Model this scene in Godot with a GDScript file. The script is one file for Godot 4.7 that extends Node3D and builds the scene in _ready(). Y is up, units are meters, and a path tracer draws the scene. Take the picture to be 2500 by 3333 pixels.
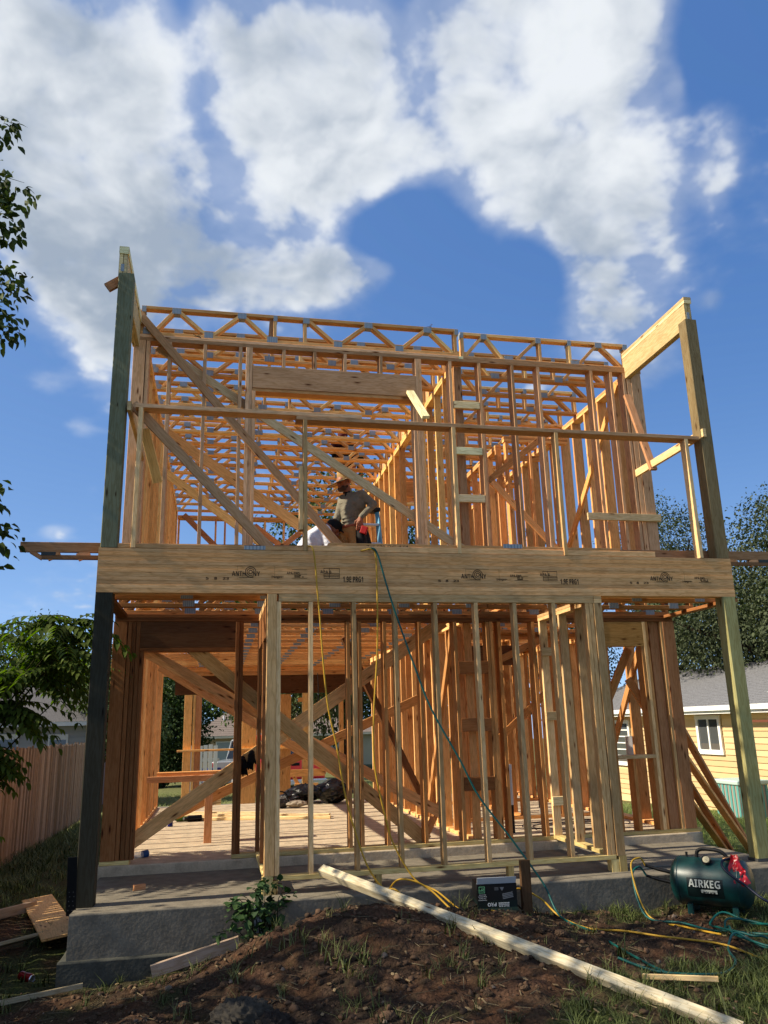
extends Node3D
# y up, metres. The house front (the long glued beam) lies in the plane z = 0, x runs along it, the porch slab's top is y = 0.

var rng := RandomNumberGenerator.new()
var taken := {}
var cache := {}
var tones := {}
var house: Node3D

# ------------------------------------------------------------------ names and tags
func numbered(called: String, parent: Node) -> String:
	var key := "%d/%s" % [parent.get_instance_id(), called]
	var n: int = taken.get(key, 0)
	taken[key] = n + 1
	return called if n == 0 else "%s_%03d" % [called, n]

func put(o: Node3D, called: String, parent: Node = null) -> Node3D:
	var p: Node = parent if parent else self
	o.name = numbered(called, p)
	p.add_child(o, true)
	return o

func tag(o: Node, label: String, category: String, group := "", kind := "") -> Node:
	if label: o.set_meta("label", label)
	if category: o.set_meta("category", category)
	if group: o.set_meta("group", group)
	if kind: o.set_meta("kind", kind)
	return o

func thing(called: String, label: String, category: String, at := Vector3.ZERO, turn := 0.0, group := "") -> Node3D:
	var o := Node3D.new()
	put(o, called)
	o.position = at
	o.rotation.y = turn
	tag(o, label, category, group)
	return o

func part(called: String, mesh: Mesh, mat: Material, parent: Node = null, xf := Transform3D()) -> MeshInstance3D:
	var o := MeshInstance3D.new()
	o.mesh = mesh
	o.material_override = mat
	put(o, called, parent)
	o.transform = xf
	return o

# ------------------------------------------------------------------ meshes
func commit(v: PackedVector3Array, n: PackedVector3Array, uv: PackedVector2Array, idx: PackedInt32Array, col := PackedColorArray()) -> ArrayMesh:
	var a := []
	a.resize(Mesh.ARRAY_MAX)
	a[Mesh.ARRAY_VERTEX] = v
	a[Mesh.ARRAY_NORMAL] = n
	if uv.size(): a[Mesh.ARRAY_TEX_UV] = uv
	if col.size(): a[Mesh.ARRAY_COLOR] = col
	a[Mesh.ARRAY_INDEX] = idx
	var m := ArrayMesh.new()
	m.add_surface_from_arrays(Mesh.PRIMITIVE_TRIANGLES, a)
	return m

class Buf:
	var v := PackedVector3Array()
	var n := PackedVector3Array()
	var uv := PackedVector2Array()
	var idx := PackedInt32Array()
	var col := PackedColorArray()
	func quad(a: Vector3, b: Vector3, c: Vector3, d: Vector3, nn: Vector3, ua := Vector2(0, 0), ub := Vector2(1, 0), uc := Vector2(1, 1), ud := Vector2(0, 1)) -> void:
		var s := v.size()
		v.append_array([a, b, c, d])
		n.append_array([nn, nn, nn, nn])
		uv.append_array([ua, ub, uc, ud])
		if (b - a).cross(c - a).dot(nn) < 0.0:
			idx.append_array([s, s + 1, s + 2, s, s + 2, s + 3])
		else:
			idx.append_array([s, s + 2, s + 1, s, s + 3, s + 2])
	func tri(a: Vector3, b: Vector3, c: Vector3, nn: Vector3) -> void:
		var s := v.size()
		v.append_array([a, b, c])
		n.append_array([nn, nn, nn])
		uv.append_array([Vector2(a.x, a.y), Vector2(b.x, b.y), Vector2(c.x, c.y)])
		if (b - a).cross(c - a).dot(nn) < 0.0:
			idx.append_array([s, s + 1, s + 2])
		else:
			idx.append_array([s, s + 2, s + 1])
	func box(lo: Vector3, hi: Vector3, xf := Transform3D()) -> void:
		var p := []
		for i in 8:
			p.append(xf * Vector3(hi.x if i & 1 else lo.x, hi.y if i & 2 else lo.y, hi.z if i & 4 else lo.z))
		var bx := xf.basis.x.normalized()
		var by := xf.basis.y.normalized()
		var bz := xf.basis.z.normalized()
		quad(p[1], p[3], p[7], p[5], bx)
		quad(p[0], p[2], p[6], p[4], -bx)
		quad(p[2], p[3], p[7], p[6], by)
		quad(p[0], p[1], p[5], p[4], -by)
		quad(p[4], p[5], p[7], p[6], bz)
		quad(p[0], p[1], p[3], p[2], -bz)

func done(b: Buf) -> ArrayMesh:
	return commit(b.v, b.n, b.uv, b.idx, b.col)

# a piece of sawn timber: length along x, with eased edges; u runs along the grain
func plank_into(b: Buf, l: float, w: float, t: float, xf: Transform3D, ou: float, ov: float, cut := 0.0025) -> void:
	var c: float = min(cut, min(w, t) * 0.2)
	var hw := w / 2.0
	var ht := t / 2.0
	var prof := [Vector2(hw - c, ht), Vector2(hw, ht - c), Vector2(hw, c - ht), Vector2(hw - c, -ht), Vector2(c - hw, -ht), Vector2(-hw, c - ht), Vector2(-hw, ht - c), Vector2(c - hw, ht)]
	var run := ov
	for i in 8:
		var p: Vector2 = prof[i]
		var q: Vector2 = prof[(i + 1) % 8]
		var d := p.distance_to(q) / 0.3
		var e := (q - p).normalized()
		var nn := xf.basis * Vector3(0, -e.y, e.x)
		if nn.dot(xf.basis * Vector3(0, p.x + q.x, p.y + q.y)) < 0.0: nn = -nn
		b.quad(xf * Vector3(-l / 2, p.x, p.y), xf * Vector3(l / 2, p.x, p.y), xf * Vector3(l / 2, q.x, q.y), xf * Vector3(-l / 2, q.x, q.y), nn,
			Vector2(ou, run), Vector2(ou + l / 2.4, run), Vector2(ou + l / 2.4, run + d), Vector2(ou, run + d))
		run += d
	for s in [-1.0, 1.0]:
		var nn: Vector3 = xf.basis * Vector3(s, 0, 0)
		b.quad(xf * Vector3(s * l / 2, -hw, c - ht), xf * Vector3(s * l / 2, hw, c - ht), xf * Vector3(s * l / 2, hw, ht - c), xf * Vector3(s * l / 2, -hw, ht - c), nn,
			Vector2(ou, ov), Vector2(ou + 0.004, ov + w / 0.3), Vector2(ou + t / 9.0, ov + w / 0.3), Vector2(ou + t / 9.0, ov))

func plank(l: float, w: float, t: float, cut := 0.0025) -> ArrayMesh:
	var key := "%d/%d/%d/%d/%d" % [roundi(l * 1000), roundi(w * 1000), roundi(t * 1000), rng.randi() % 4, roundi(cut * 1000)]
	if not cache.has(key):
		var b := Buf.new()
		plank_into(b, l, w, t, Transform3D(), rng.randf(), rng.randf(), cut)
		cache[key] = done(b)
	return cache[key]

func along(p0: Vector3, p1: Vector3, hint: Vector3) -> Transform3D:
	var x := (p1 - p0).normalized()
	var y := (hint - x * hint.dot(x)).normalized()
	return Transform3D(Basis(x, y, x.cross(y)), (p0 + p1) / 2.0)

func stick(parent: Node, called: String, p0: Vector3, p1: Vector3, w: float, t: float, hint: Vector3, tone: String, cut := 0.0025) -> MeshInstance3D:
	return part(called, plank(p0.distance_to(p1), w, t, cut), wood(tone), parent, along(p0, p1, hint))

# an upright: x0..x1, y0..y1, z0..z1 with the grain up
func post(parent: Node, called: String, x0: float, x1: float, y0: float, y1: float, z0: float, z1: float, tone: String, cut := 0.0025) -> MeshInstance3D:
	var mx := (x0 + x1) / 2.0
	var mz := (z0 + z1) / 2.0
	# sawn studs are never quite plumb or square
	var off := 0.0022 if absf(x1 - x0) < 0.06 or absf(z1 - z0) < 0.06 else 0.0008
	var lean := Vector3(rng.randf_range(-off, off), 0, rng.randf_range(-off, off))
	var o := stick(parent, called, Vector3(mx, y0, mz) - lean, Vector3(mx, y1, mz) + lean, absf(x1 - x0), absf(z1 - z0), Vector3.RIGHT, tone, cut)
	o.rotate_object_local(Vector3.RIGHT, rng.randf_range(-0.02, 0.02))
	return o

# a level piece along x
func rail(parent: Node, called: String, x0: float, x1: float, y0: float, y1: float, z0: float, z1: float, tone: String, cut := 0.0025) -> MeshInstance3D:
	var my := (y0 + y1) / 2.0
	var mz := (z0 + z1) / 2.0
	return stick(parent, called, Vector3(x0, my, mz), Vector3(x1, my, mz), absf(y1 - y0), absf(z1 - z0), Vector3.UP, tone, cut)

# a level piece along z
func plate_z(parent: Node, called: String, x0: float, x1: float, y0: float, y1: float, z0: float, z1: float, tone: String) -> MeshInstance3D:
	var mx := (x0 + x1) / 2.0
	var my := (y0 + y1) / 2.0
	return stick(parent, called, Vector3(mx, my, z0), Vector3(mx, my, z1), absf(y1 - y0), absf(x1 - x0), Vector3.UP, tone)

func tube(points: Array, radii: Array, sides := 8, closed_ends := true) -> ArrayMesh:
	var b := Buf.new()
	tube_into(b, points, radii, sides, closed_ends)
	return done(b)

func tube_into(b: Buf, points: Array, radii: Array, sides := 8, closed_ends := true) -> void:
	var count := points.size()
	var start := b.v.size()
	var side := Vector3.UP
	var len := 0.0
	for i in count:
		var dir: Vector3 = (points[min(i + 1, count - 1)] - points[max(i - 1, 0)]).normalized()
		if i == 0: side = dir.cross(Vector3(0.31, 0.9, 0.27) if absf(dir.y) < 0.9 else Vector3(1, 0.1, 0)).normalized()
		side = (side - dir * side.dot(dir)).normalized()
		var other := dir.cross(side)
		if i > 0: len += points[i].distance_to(points[i - 1])
		var r: float = radii[min(i, radii.size() - 1)]
		for k in sides + 1:
			var a := TAU * k / sides
			var nn := side * cos(a) + other * sin(a)
			b.v.append(points[i] + nn * r)
			b.n.append(nn)
			b.uv.append(Vector2(len * 2.0, float(k) / sides))
	for i in count - 1:
		for k in sides:
			var s := start + i * (sides + 1) + k
			b.idx.append_array([s, s + sides + 1, s + 1, s + 1, s + sides + 1, s + sides + 2])
	if closed_ends:
		for e in [0, count - 1]:
			var c := b.v.size()
			var nn: Vector3 = (points[e] - points[1 if e == 0 else count - 2]).normalized()
			b.v.append(points[e]); b.n.append(nn); b.uv.append(Vector2.ZERO)
			for k in sides + 1:
				b.v.append(b.v[start + e * (sides + 1) + k]); b.n.append(nn); b.uv.append(Vector2.ZERO)
			for k in sides:
				if e == 0: b.idx.append_array([c, c + 1 + k, c + 2 + k])
				else: b.idx.append_array([c, c + 2 + k, c + 1 + k])

func smooth_path(pts: Array, step := 6) -> Array:
	var out := []
	for i in pts.size() - 1:
		var a: Vector3 = pts[max(i - 1, 0)]
		var b: Vector3 = pts[i]
		var c: Vector3 = pts[i + 1]
		var d: Vector3 = pts[min(i + 2, pts.size() - 1)]
		for k in step:
			out.append(b.cubic_interpolate(c, a, d, float(k) / step))
	out.append(pts[-1])
	return out

func hose(called: String, pts: Array, r: float, mat: Material, label: String, category := "hose", group := "") -> MeshInstance3D:
	var o := part(called, tube(smooth_path(pts, 7), [r], 7), mat)
	tag(o, label, category, group)
	return o

# profile: Vector2(radius, height), turned about y
func lathe(profile: Array, sides := 24, smooth := true) -> ArrayMesh:
	var b := Buf.new()
	for i in profile.size() - 1:
		var p: Vector2 = profile[i]
		var q: Vector2 = profile[i + 1]
		var d := (q - p).normalized()
		var fn := Vector2(-d.y, d.x)
		var n0 := fn
		var n1 := fn
		if smooth:
			if i > 0:
				var e: Vector2 = (p - profile[i - 1]).normalized()
				var g := Vector2(-e.y, e.x)
				if g.dot(fn) > 0.6: n0 = (g + fn).normalized()
			if i < profile.size() - 2:
				var e2: Vector2 = (profile[i + 2] - q).normalized()
				var g2 := Vector2(-e2.y, e2.x)
				if g2.dot(fn) > 0.6: n1 = (g2 + fn).normalized()
		for k in sides:
			var a0 := TAU * k / sides
			var a1 := TAU * (k + 1) / sides
			var s := b.v.size()
			for w in [[p, n0, a0], [p, n0, a1], [q, n1, a1], [q, n1, a0]]:
				b.v.append(Vector3(w[0].x * cos(w[2]), w[0].y, w[0].x * sin(w[2])))
				b.n.append(Vector3(w[1].x * cos(w[2]), w[1].y, w[1].x * sin(w[2])))
				b.uv.append(Vector2(w[2] / TAU, w[0].y))
			b.idx.append_array([s, s + 2, s + 1, s, s + 3, s + 2])
	return done(b)

# a box with rounded edges of radius r
func soft_box(size: Vector3, r: float) -> ArrayMesh:
	var key := "soft%s/%f" % [size, r]
	if cache.has(key): return cache[key]
	var b := Buf.new()
	var h := size / 2.0 - Vector3.ONE * r
	for f in 6:
		var ax := f % 3
		var s := 1.0 if f < 3 else -1.0
		var u := (ax + 1) % 3
		var w := (ax + 2) % 3
		var start := b.v.size()
		# grid of angles: flat part plus rounded rims
		var g := [-1.0, -0.6, -0.25, 0.0, 0.0, 0.25, 0.6, 1.0]
		for i in 8:
			for j in 8:
				var d := Vector3.ZERO
				d[ax] = s
				d[u] = g[i]
				d[w] = g[j]
				d = d.normalized()
				var c := Vector3.ZERO
				c[ax] = s * h[ax]
				c[u] = h[u] * (-1.0 if i < 4 else 1.0)
				c[w] = h[w] * (-1.0 if j < 4 else 1.0)
				b.v.append(c + d * r)
				b.n.append(d)
				b.uv.append(Vector2(i / 7.0, j / 7.0))
		for i in 7:
			for j in 7:
				var q := start + i * 8 + j
				if s > 0: b.idx.append_array([q, q + 9, q + 8, q, q + 1, q + 9])
				else: b.idx.append_array([q, q + 8, q + 9, q, q + 9, q + 1])
	cache[key] = done(b)
	return cache[key]

func text(parent: Node, called: String, words: String, height: float, width: float, xf: Transform3D, mat: Material, bold := true, depth := 0.001) -> MeshInstance3D:
	var t := TextMesh.new()
	var f := SystemFont.new()
	f.font_names = PackedStringArray(["Droid Sans"])
	f.font_weight = 700 if bold else 400
	t.font = f
	t.text = words
	t.font_size = 64
	t.pixel_size = 0.01
	t.depth = 0.1
	var box := t.get_aabb()
	var cap := 64 * 0.01 * 0.72
	var k := Vector3(width / max(box.size.x, 0.01), height / cap, depth / 0.1)
	var o := MeshInstance3D.new()
	o.mesh = t
	o.material_override = mat
	put(o, called, parent)
	o.transform = xf * Transform3D(Basis.from_scale(k), Vector3.ZERO)
	return o

# ------------------------------------------------------------------ materials
func flat(c: Color, rough := 0.8, metal := 0.0, spec := 0.4) -> StandardMaterial3D:
	var m := StandardMaterial3D.new()
	m.albedo_color = c
	m.roughness = rough
	m.metallic = metal
	m.metallic_specular = spec
	return m

func noise(freq: float, octaves := 4, s := 1, kind := FastNoiseLite.TYPE_SIMPLEX_SMOOTH) -> FastNoiseLite:
	var n := FastNoiseLite.new()
	n.seed = s
	n.frequency = freq
	n.noise_type = kind
	n.fractal_type = FastNoiseLite.FRACTAL_FBM
	n.fractal_octaves = octaves
	return n

func grain_image(s: int, knots: int) -> Image:
	var w := 768
	var h := 192
	var im := Image.create(w, h, false, Image.FORMAT_RGB8)
	var r := RandomNumberGenerator.new()
	r.seed = s
	var n1 := noise(1.0, 3, s)
	var n2 := noise(1.0, 2, s + 9)
	var kn := []
	for i in knots: kn.append([r.randf() * w, r.randf() * h, r.randf_range(2.0, 6.0)])
	for y in h:
		for x in w:
			var fy := float(y)
			var dark := 0.0
			for k in kn:
				var dx: float = absf(x - k[0])
				dx = min(dx, w - dx)
				if dx > 60: continue
				var dy: float = fy - k[1]
				if dy > h / 2.0: dy -= h
				if dy < -h / 2.0: dy += h
				var q: float = (dx * dx / (k[2] * k[2] * 5.0) + dy * dy / (k[2] * k[2]))
				fy += dy * 1.6 * exp(-q * 0.35)
				dark = max(dark, exp(-q * 1.1))
			# ring lines squeezed along the grain; the two ends meet
			var ang := TAU * x / w
			var a := n1.get_noise_3d(cos(ang) * 1.1, sin(ang) * 1.1, fy * 0.035)
			var ring := sin((fy * 0.22 + a * 9.0)) * 0.5 + 0.5
			var fine := n2.get_noise_3d(cos(ang) * 9.0, sin(ang) * 9.0, fy * 0.55)
			var wide := n1.get_noise_3d(cos(ang) * 0.7 + 5.0, sin(ang) * 0.7, fy * 0.012)
			var v := 0.975 - 0.085 * ring * ring + 0.05 * fine + 0.07 * wide
			var c := Color(v, v * (0.99 - 0.03 * ring), v * (0.98 - 0.08 * ring))
			c = c.lerp(Color(0.33, 0.19, 0.10), dark * 0.95)
			im.set_pixel(x, y, c)
	im.generate_mipmaps()
	return im

func wood(tone: String) -> StandardMaterial3D:
	var list: Array = tones[tone]
	return list[rng.randi() % list.size()]

func tone(called: String, c: Color, grains: Array, spread := 0.13, rough := 0.72) -> void:
	var list := []
	for i in 6:
		var k := 1.0 + spread * (i / 2.5 - 1.0)
		var m := StandardMaterial3D.new()
		m.albedo_texture = grains[i % grains.size()]
		m.albedo_color = Color(min(c.r * k, 1.0), min(c.g * k * (1.0 + 0.02 * (i % 3 - 1)), 1.0), min(c.b * k * (1.0 + 0.05 * (i % 3 - 1)), 1.0))
		m.roughness = rough
		m.metallic_specular = 0.25
		list.append(m)
	tones[called] = list

# ------------------------------------------------------------------ sky
# cloud banks: azimuth from -z towards +x, elevation, half widths, all in degrees, and strength
const BANKS := [[-14.1, 42.8, 5.3, 3.7, 1.0], [-10.2, 38.8, 4.2, 4.3, 1.0], [-13.7, 36.8, 4.7, 4.3, 1.0], [-11.3, 33.4, 5.4, 3.3, 1.0], [-7.7, 30.2, 3.6, 3.5, 1.0], [-10.6, 28.6, 2.3, 2.0, 0.8], [-8.9, 25.9, 1.3, 1.8, 0.8], [-6.6, 42.0, 1.7, 2.9, 0.6], [-2.9, 37.4, 1.3, 1.1, 0.6],
	[4.5, 45.8, 4.3, 2.1, 0.8], [2.2, 42.4, 2.6, 2.8, 0.8], [4.5, 39.9, 3.3, 2.9, 0.9], [5.3, 36.3, 2.5, 3.1, 0.8], [9.3, 41.4, 3.6, 3.1, 0.9], [11.8, 44.7, 2.9, 2.7, 0.8], [4.3, 31.2, 3.5, 1.8, 0.75], [8.3, 31.6, 2.9, 1.4, 0.7], [12.1, 31.9, 1.6, 0.9, 0.6], [-0.1, 31.0, 1.9, 1.5, 0.6], [10.7, 37.2, 2.5, 1.4, 0.6], [-1.1, 44.9, 1.7, 1.4, 0.6], [14.7, 38.8, 2.4, 1.4, 0.6],
	[21.6, 45.6, 3.3, 2.4, 1.0], [27.1, 45.2, 4.3, 2.6, 1.0], [32.6, 44.0, 2.9, 2.8, 0.9], [21.5, 41.6, 2.6, 3.3, 0.9], [26.5, 41.0, 4.2, 3.5, 1.0], [30.1, 37.4, 3.6, 3.4, 1.0], [26.2, 35.5, 4.1, 2.0, 0.9], [29.1, 32.8, 2.6, 2.3, 0.9], [29.7, 29.7, 2.1, 2.3, 0.8], [29.7, 26.9, 2.4, 1.8, 0.75], [33.9, 30.1, 1.0, 1.7, 0.5], [33.3, 33.4, 1.7, 1.7, 0.6], [31.6, 23.2, 2.3, 1.2, 0.5],
	[39.0, 37.1, 1.1, 1.5, 0.40], [38.9, 34.9, 1.0, 1.0, 0.40], [37.7, 33.8, 1.0, 1.1, 0.38], [36.9, 26.8, 0.7, 0.6, 0.4], [-12.7, 22.6, 1.2, 0.8, 0.42], [-10.2, 20.0, 1.2, 0.5, 0.42], [-11.2, 12.9, 0.9, 0.5, 0.6], [36.5, 39.8, 0.5, 1.0, 0.45],
	[-2.8, 41.2, 1.9, 4.0, -0.38], [-0.6, 36.5, 1.0, 3.0, -0.25], [14.3, 46.6, 1.3, 2.0, -0.3], [17.0, 42.0, 0.9, 2.4, -0.3], [15.2, 33.6, 3.7, 2.7, -0.7], [13.7, 34.3, 2.0, 2.0, -0.4], [24.3, 31.0, 2.0, 2.0, -0.6], [-4.6, 46.0, 0.8, 1.3, -0.35], [-1.6, 34.8, 2.0, 2.6, 0.62], [40.0, 43.0, 3.0, 5.0, -0.5], [35.0, 17.0, 9.0, 4.0, -0.4], [-14.0, 18.0, 4.0, 4.0, -0.35]]

var cloud_shape := noise(1.0, 6, 77)
var cloud_fine := noise(1.0, 5, 23)
var cloud_puff := ridges()
var cloud_soft := noise(1.0, 2, 40)

func ridges() -> FastNoiseLite:
	var n := noise(1.0, 5, 91)
	n.fractal_type = FastNoiseLite.FRACTAL_RIDGED
	n.fractal_gain = 0.55
	return n

func bank(az: float, el: float) -> float:
	var s := 0.0
	for c in BANKS:
		var dx: float = (az - c[0]) * cos(deg_to_rad(c[1])) / c[2]
		var dy: float = (el - c[1]) / c[3]
		var q := dx * dx + dy * dy
		if q < 6.0: s += c[4] * exp(-0.75 * q)
	s = min(s, 1.35)
	# away from the drawn banks the same broken cumulus goes on
	var near: float = smoothstep(33.0, 46.0, absf(az - 12.0)) 
	near = max(near, smoothstep(49.0, 56.0, el))
	return lerp(s, 0.33, near)

func sky_color(az: float, el: float, bias: float) -> Color:
	var a := deg_to_rad(az)
	var e := deg_to_rad(el)
	var d := Vector3(sin(a) * cos(e), sin(e), -cos(a) * cos(e))
	var y: float = max(d.y, 0.0)
	var deep := Color(0.036, 0.102, 0.285)
	var mid := Color(0.105, 0.240, 0.52)
	var low := Color(0.40, 0.60, 0.84)
	var c := deep.lerp(mid, pow(1.0 - y, 2.2) * 1.05) if y > 0.0 else mid
	c = c.lerp(low, pow(1.0 - y, 7.0) * 0.9)
	# the sky is bluer away from the sun, which stands to the left
	var sunny: float = 0.5 + 0.5 * d.dot(Vector3(-0.78, 0.6, -0.12))
	c = c.lerp(Color(0.26, 0.42, 0.72), 0.40 * pow(sunny, 3.0))
	if d.y <= 0.0: return c
	var p := Vector3(d.x, d.z, 0.0) / (d.y + 0.24) * 3.2
	var w := cloud_fine.get_noise_3d(p.x * 1.1, p.y * 1.1, 4.0) * 0.16
	var n := cloud_shape.get_noise_3d(p.x * 0.95 + w, p.y * 0.95 - w, 1.0)
	var q := cloud_puff.get_noise_3d(p.x * 1.5 + w * 1.5, p.y * 1.5, 2.0)
	var f := cloud_fine.get_noise_3d(p.x * 5.0 + w * 2.0, p.y * 5.0, 2.0)
	var dens: float = bias * 1.02 + n * 0.95 - q * 0.42 + f * 0.58 - 0.20 - 0.34 * (1.0 - min(bias * 2.2, 1.0))
	var cover := smoothstep(-0.34, 0.60, dens) * 0.68 + smoothstep(0.05, 1.0, dens) * 0.32
	# thin veil round the banks
	cover = max(cover, 0.32 * smoothstep(-0.85, 0.25, bias * 1.02 + n * 0.55 + f * 0.30 - 0.28 - 0.5 * (1.0 - min(bias * 2.2, 1.0))))
	if cover <= 0.0: return c
	# lit from the left: compare the thickness here with that a little nearer the sun
	var n2 := cloud_shape.get_noise_3d((p.x - 0.26) * 0.95 + w, p.y * 0.95 - w, 1.0)
	var q2 := cloud_puff.get_noise_3d((p.x - 0.07) * 1.5 + w * 1.5, (p.y + 0.03) * 1.5, 2.0)
	var f2 := cloud_fine.get_noise_3d((p.x - 0.05) * 5.0 + w * 2.0, p.y * 5.0, 2.0)
	var relief: float = (n - n2) * 0.7 - (q - q2) * 0.26 + (f - f2) * 0.14
	var slow := cloud_soft.get_noise_3d(p.x * 0.5 + 13.0, p.y * 0.5, 6.0)
	var thick := smoothstep(0.15, 1.5, dens)
	var grey: float = clamp(0.20 + 0.42 * thick + slow * 0.75 - relief * 1.05 + q * 0.10, 0.0, 1.0)
	var k := Color(0.585, 0.61, 0.635).lerp(Color(0.235, 0.285, 0.355), smoothstep(-0.1, 1.15, grey))
	return c.lerp(k, cover * 0.98)

func make_sky() -> ImageTexture:
	var W := 4096
	var im := Image.create(W / 8, W / 16, false, Image.FORMAT_RGB8)
	for y in W / 16:
		var el := 90.0 - (y + 0.5) * 180.0 / (W / 16)
		for x in W / 8:
			var az := (x + 0.5) * 360.0 / (W / 8)
			if az > 180.0: az -= 360.0
			im.set_pixel(x, y, sky_color(az, el, bank(az, el) if el > 0 else 0.0).linear_to_srgb())
	im.resize(W, W / 2, Image.INTERPOLATE_CUBIC)
	# the same sky with finer steps where there is cloud to resolve
	var px := 360.0 / W
	var nx := int(76.0 / px)
	var ny := int(52.0 / px)
	var b := Image.create(170, 118, false, Image.FORMAT_RF)
	for y in 118:
		for x in 170:
			b.set_pixel(x, y, Color(bank(-26.0 + (x + 0.5) * 76.0 / 170, 52.0 - (y + 0.5) * 52.0 / 118), 0, 0))
	b.resize(nx, ny, Image.INTERPOLATE_CUBIC)
	for y in ny:
		var row := int(38.0 / px) + y
		var el := 90.0 - (row + 0.5) * px
		for x in nx:
			var col := x - int(26.0 / px)
			var az := (col + 0.5) * px
			im.set_pixel(posmod(col, W), row, sky_color(az, el, b.get_pixel(x, y).r).linear_to_srgb())
	return ImageTexture.create_from_image(im)

# ------------------------------------------------------------------ ground
func bump(x: float, z: float, cx: float, cz: float, rx: float, rz: float) -> float:
	var q := (x - cx) * (x - cx) / (rx * rx) + (z - cz) * (z - cz) / (rz * rz)
	return exp(-q)

var g1 := noise(0.9, 4, 5)
var g2 := noise(5.0, 4, 6)

func level(x: float, z: float) -> float:
	var h := lerpf(-0.47, -0.27, smoothstep(0.2, 3.2, x))
	h = lerpf(h, -0.36, smoothstep(5.5, 7.5, x))
	h -= 0.085 * max(x - 7.5, 0.0) * (1.0 if x < 16.0 else 16.0 / x)
	h -= 0.10 * smoothstep(-0.8, -2.2, x)
	h += 0.35 * bump(x, z, 1.95, 0.95, 0.95, 0.62)
	h += 0.15 * bump(x, z, 2.3, 2.2, 1.3, 1.0)
	h += 0.10 * bump(x, z, 3.1, 0.9, 0.8, 0.7)
	h += 0.10 * bump(x, z, 0.6, 2.6, 1.2, 1.0)
	h = lerpf(h, h - 0.10, smoothstep(-6.0, -10.0, z))
	h -= 0.030 * max(-z - 10.0, 0.0) * (1.0 if z > -40.0 else 40.0 / -z)
	return h

func dirtness(x: float, z: float) -> float:
	var d := 0.95 * bump(x, z, 1.9, 1.6, 1.6, 1.5) + 0.75 * bump(x, z, 3.9, 1.1, 1.3, 0.8) + 0.55 * bump(x, z, -1.0, -1.6, 0.8, 1.4) + 0.5 * bump(x, z, -0.4, 1.2, 0.9, 1.0)
	return clamp(d + 0.55 * g1.get_noise_2d(x * 1.4, z * 1.4), 0.0, 1.0)

func ground_y(x: float, z: float) -> float:
	var h := level(x, z)
	var near := 1.0 - smoothstep(5.0, 9.0, Vector2(x - 2.0, z - 1.0).length())
	if near > 0.0:
		var d := dirtness(x, z)
		h += near * (0.05 * g1.get_noise_2d(x, z) + (0.012 + 0.035 * d) * g2.get_noise_2d(x, z) + 0.014 * d * absf(g2.get_noise_2d(x * 4.0 + 7.0, z * 4.0)))
	return h

func steps(dense0: float, dense1: float, d: float, lo: float, hi: float) -> PackedFloat32Array:
	var a := PackedFloat32Array()
	var left := []
	var x := dense0
	var s := d
	while x > lo:
		s *= 1.22
		x -= s
		left.push_front(x)
	a.append_array(PackedFloat32Array(left))
	x = dense0
	while x < dense1:
		a.append(x)
		x += d
	s = d
	while x < hi:
		a.append(x)
		s *= 1.22
		x += s
	return a

func make_ground() -> void:
	var xs := steps(-1.9, 6.4, 0.032, -90.0, 130.0)
	var zs := steps(-0.9, 4.4, 0.03, -170.0, 40.0)
	var b := Buf.new()
	var w := xs.size()
	var tone_n := noise(0.35, 4, 31)
	for z in zs:
		for x in xs:
			b.v.append(Vector3(x, ground_y(x, z), z))
			b.uv.append(Vector2(x, z))
			var d := dirtness(x, z)
			var t := tone_n.get_noise_2d(x * 3.0, z * 3.0)
			var soil := Color(0.115, 0.066, 0.040).lerp(Color(0.060, 0.043, 0.031), clamp(0.5 + t * 1.3, 0.0, 1.0))
			soil = soil.lerp(Color(0.135, 0.066, 0.036), clamp(tone_n.get_noise_2d(x * 6.0 + 40.0, z * 6.0) * 1.6 - 0.1, 0.0, 0.5))
			soil = soil.lerp(Color(0.026, 0.023, 0.021), 0.75 * bump(x, z, 1.25, 2.35, 0.5, 0.4))
			var turf := Color(0.070, 0.062, 0.032).lerp(Color(0.060, 0.075, 0.026), clamp(0.5 + t * 1.5, 0.0, 1.0))
			if x > 6.3: turf = turf.lerp(Color(0.20, 0.24, 0.075), smoothstep(6.3, 7.5, x))
			if z < -8.0: turf = turf.lerp(Color(0.24, 0.25, 0.10), smoothstep(-8.0, -11.0, z))
			b.col.append(turf.lerp(soil, smoothstep(0.25, 0.6, d)))
	b.n.resize(b.v.size())
	for j in zs.size():
		for i in w:
			var q := j * w + i
			var l := q - 1 if i > 0 else q
			var r := q + 1 if i < w - 1 else q
			var u := q - w if j > 0 else q
			var o := q + w if j < zs.size() - 1 else q
			b.n[q] = (b.v[o] - b.v[u]).cross(b.v[r] - b.v[l]).normalized()
	for j in zs.size() - 1:
		for i in w - 1:
			var q := j * w + i
			b.idx.append_array([q, q + 1, q + w, q + 1, q + w + 1, q + w])
	var m := flat(Color.WHITE, 0.95, 0.0, 0.15)
	m.vertex_color_use_as_albedo = true
	m.albedo_texture = speckle(41, 0.05, 0.62, 1.0)
	m.uv1_scale = Vector3(1.4, 1.4, 1.4)
	var nt := NoiseTexture2D.new()
	nt.width = 512
	nt.height = 512
	nt.seamless = true
	nt.as_normal_map = true
	nt.bump_strength = 9.0
	nt.noise = noise(0.035, 5, 3)
	m.normal_enabled = true
	m.normal_texture = nt
	m.normal_scale = 0.9
	var o := part("ground", done(b), m)
	tag(o, "bare reddish soil and patchy turf around the slab, heaped into a mound in front", "ground", "", "structure")

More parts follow.
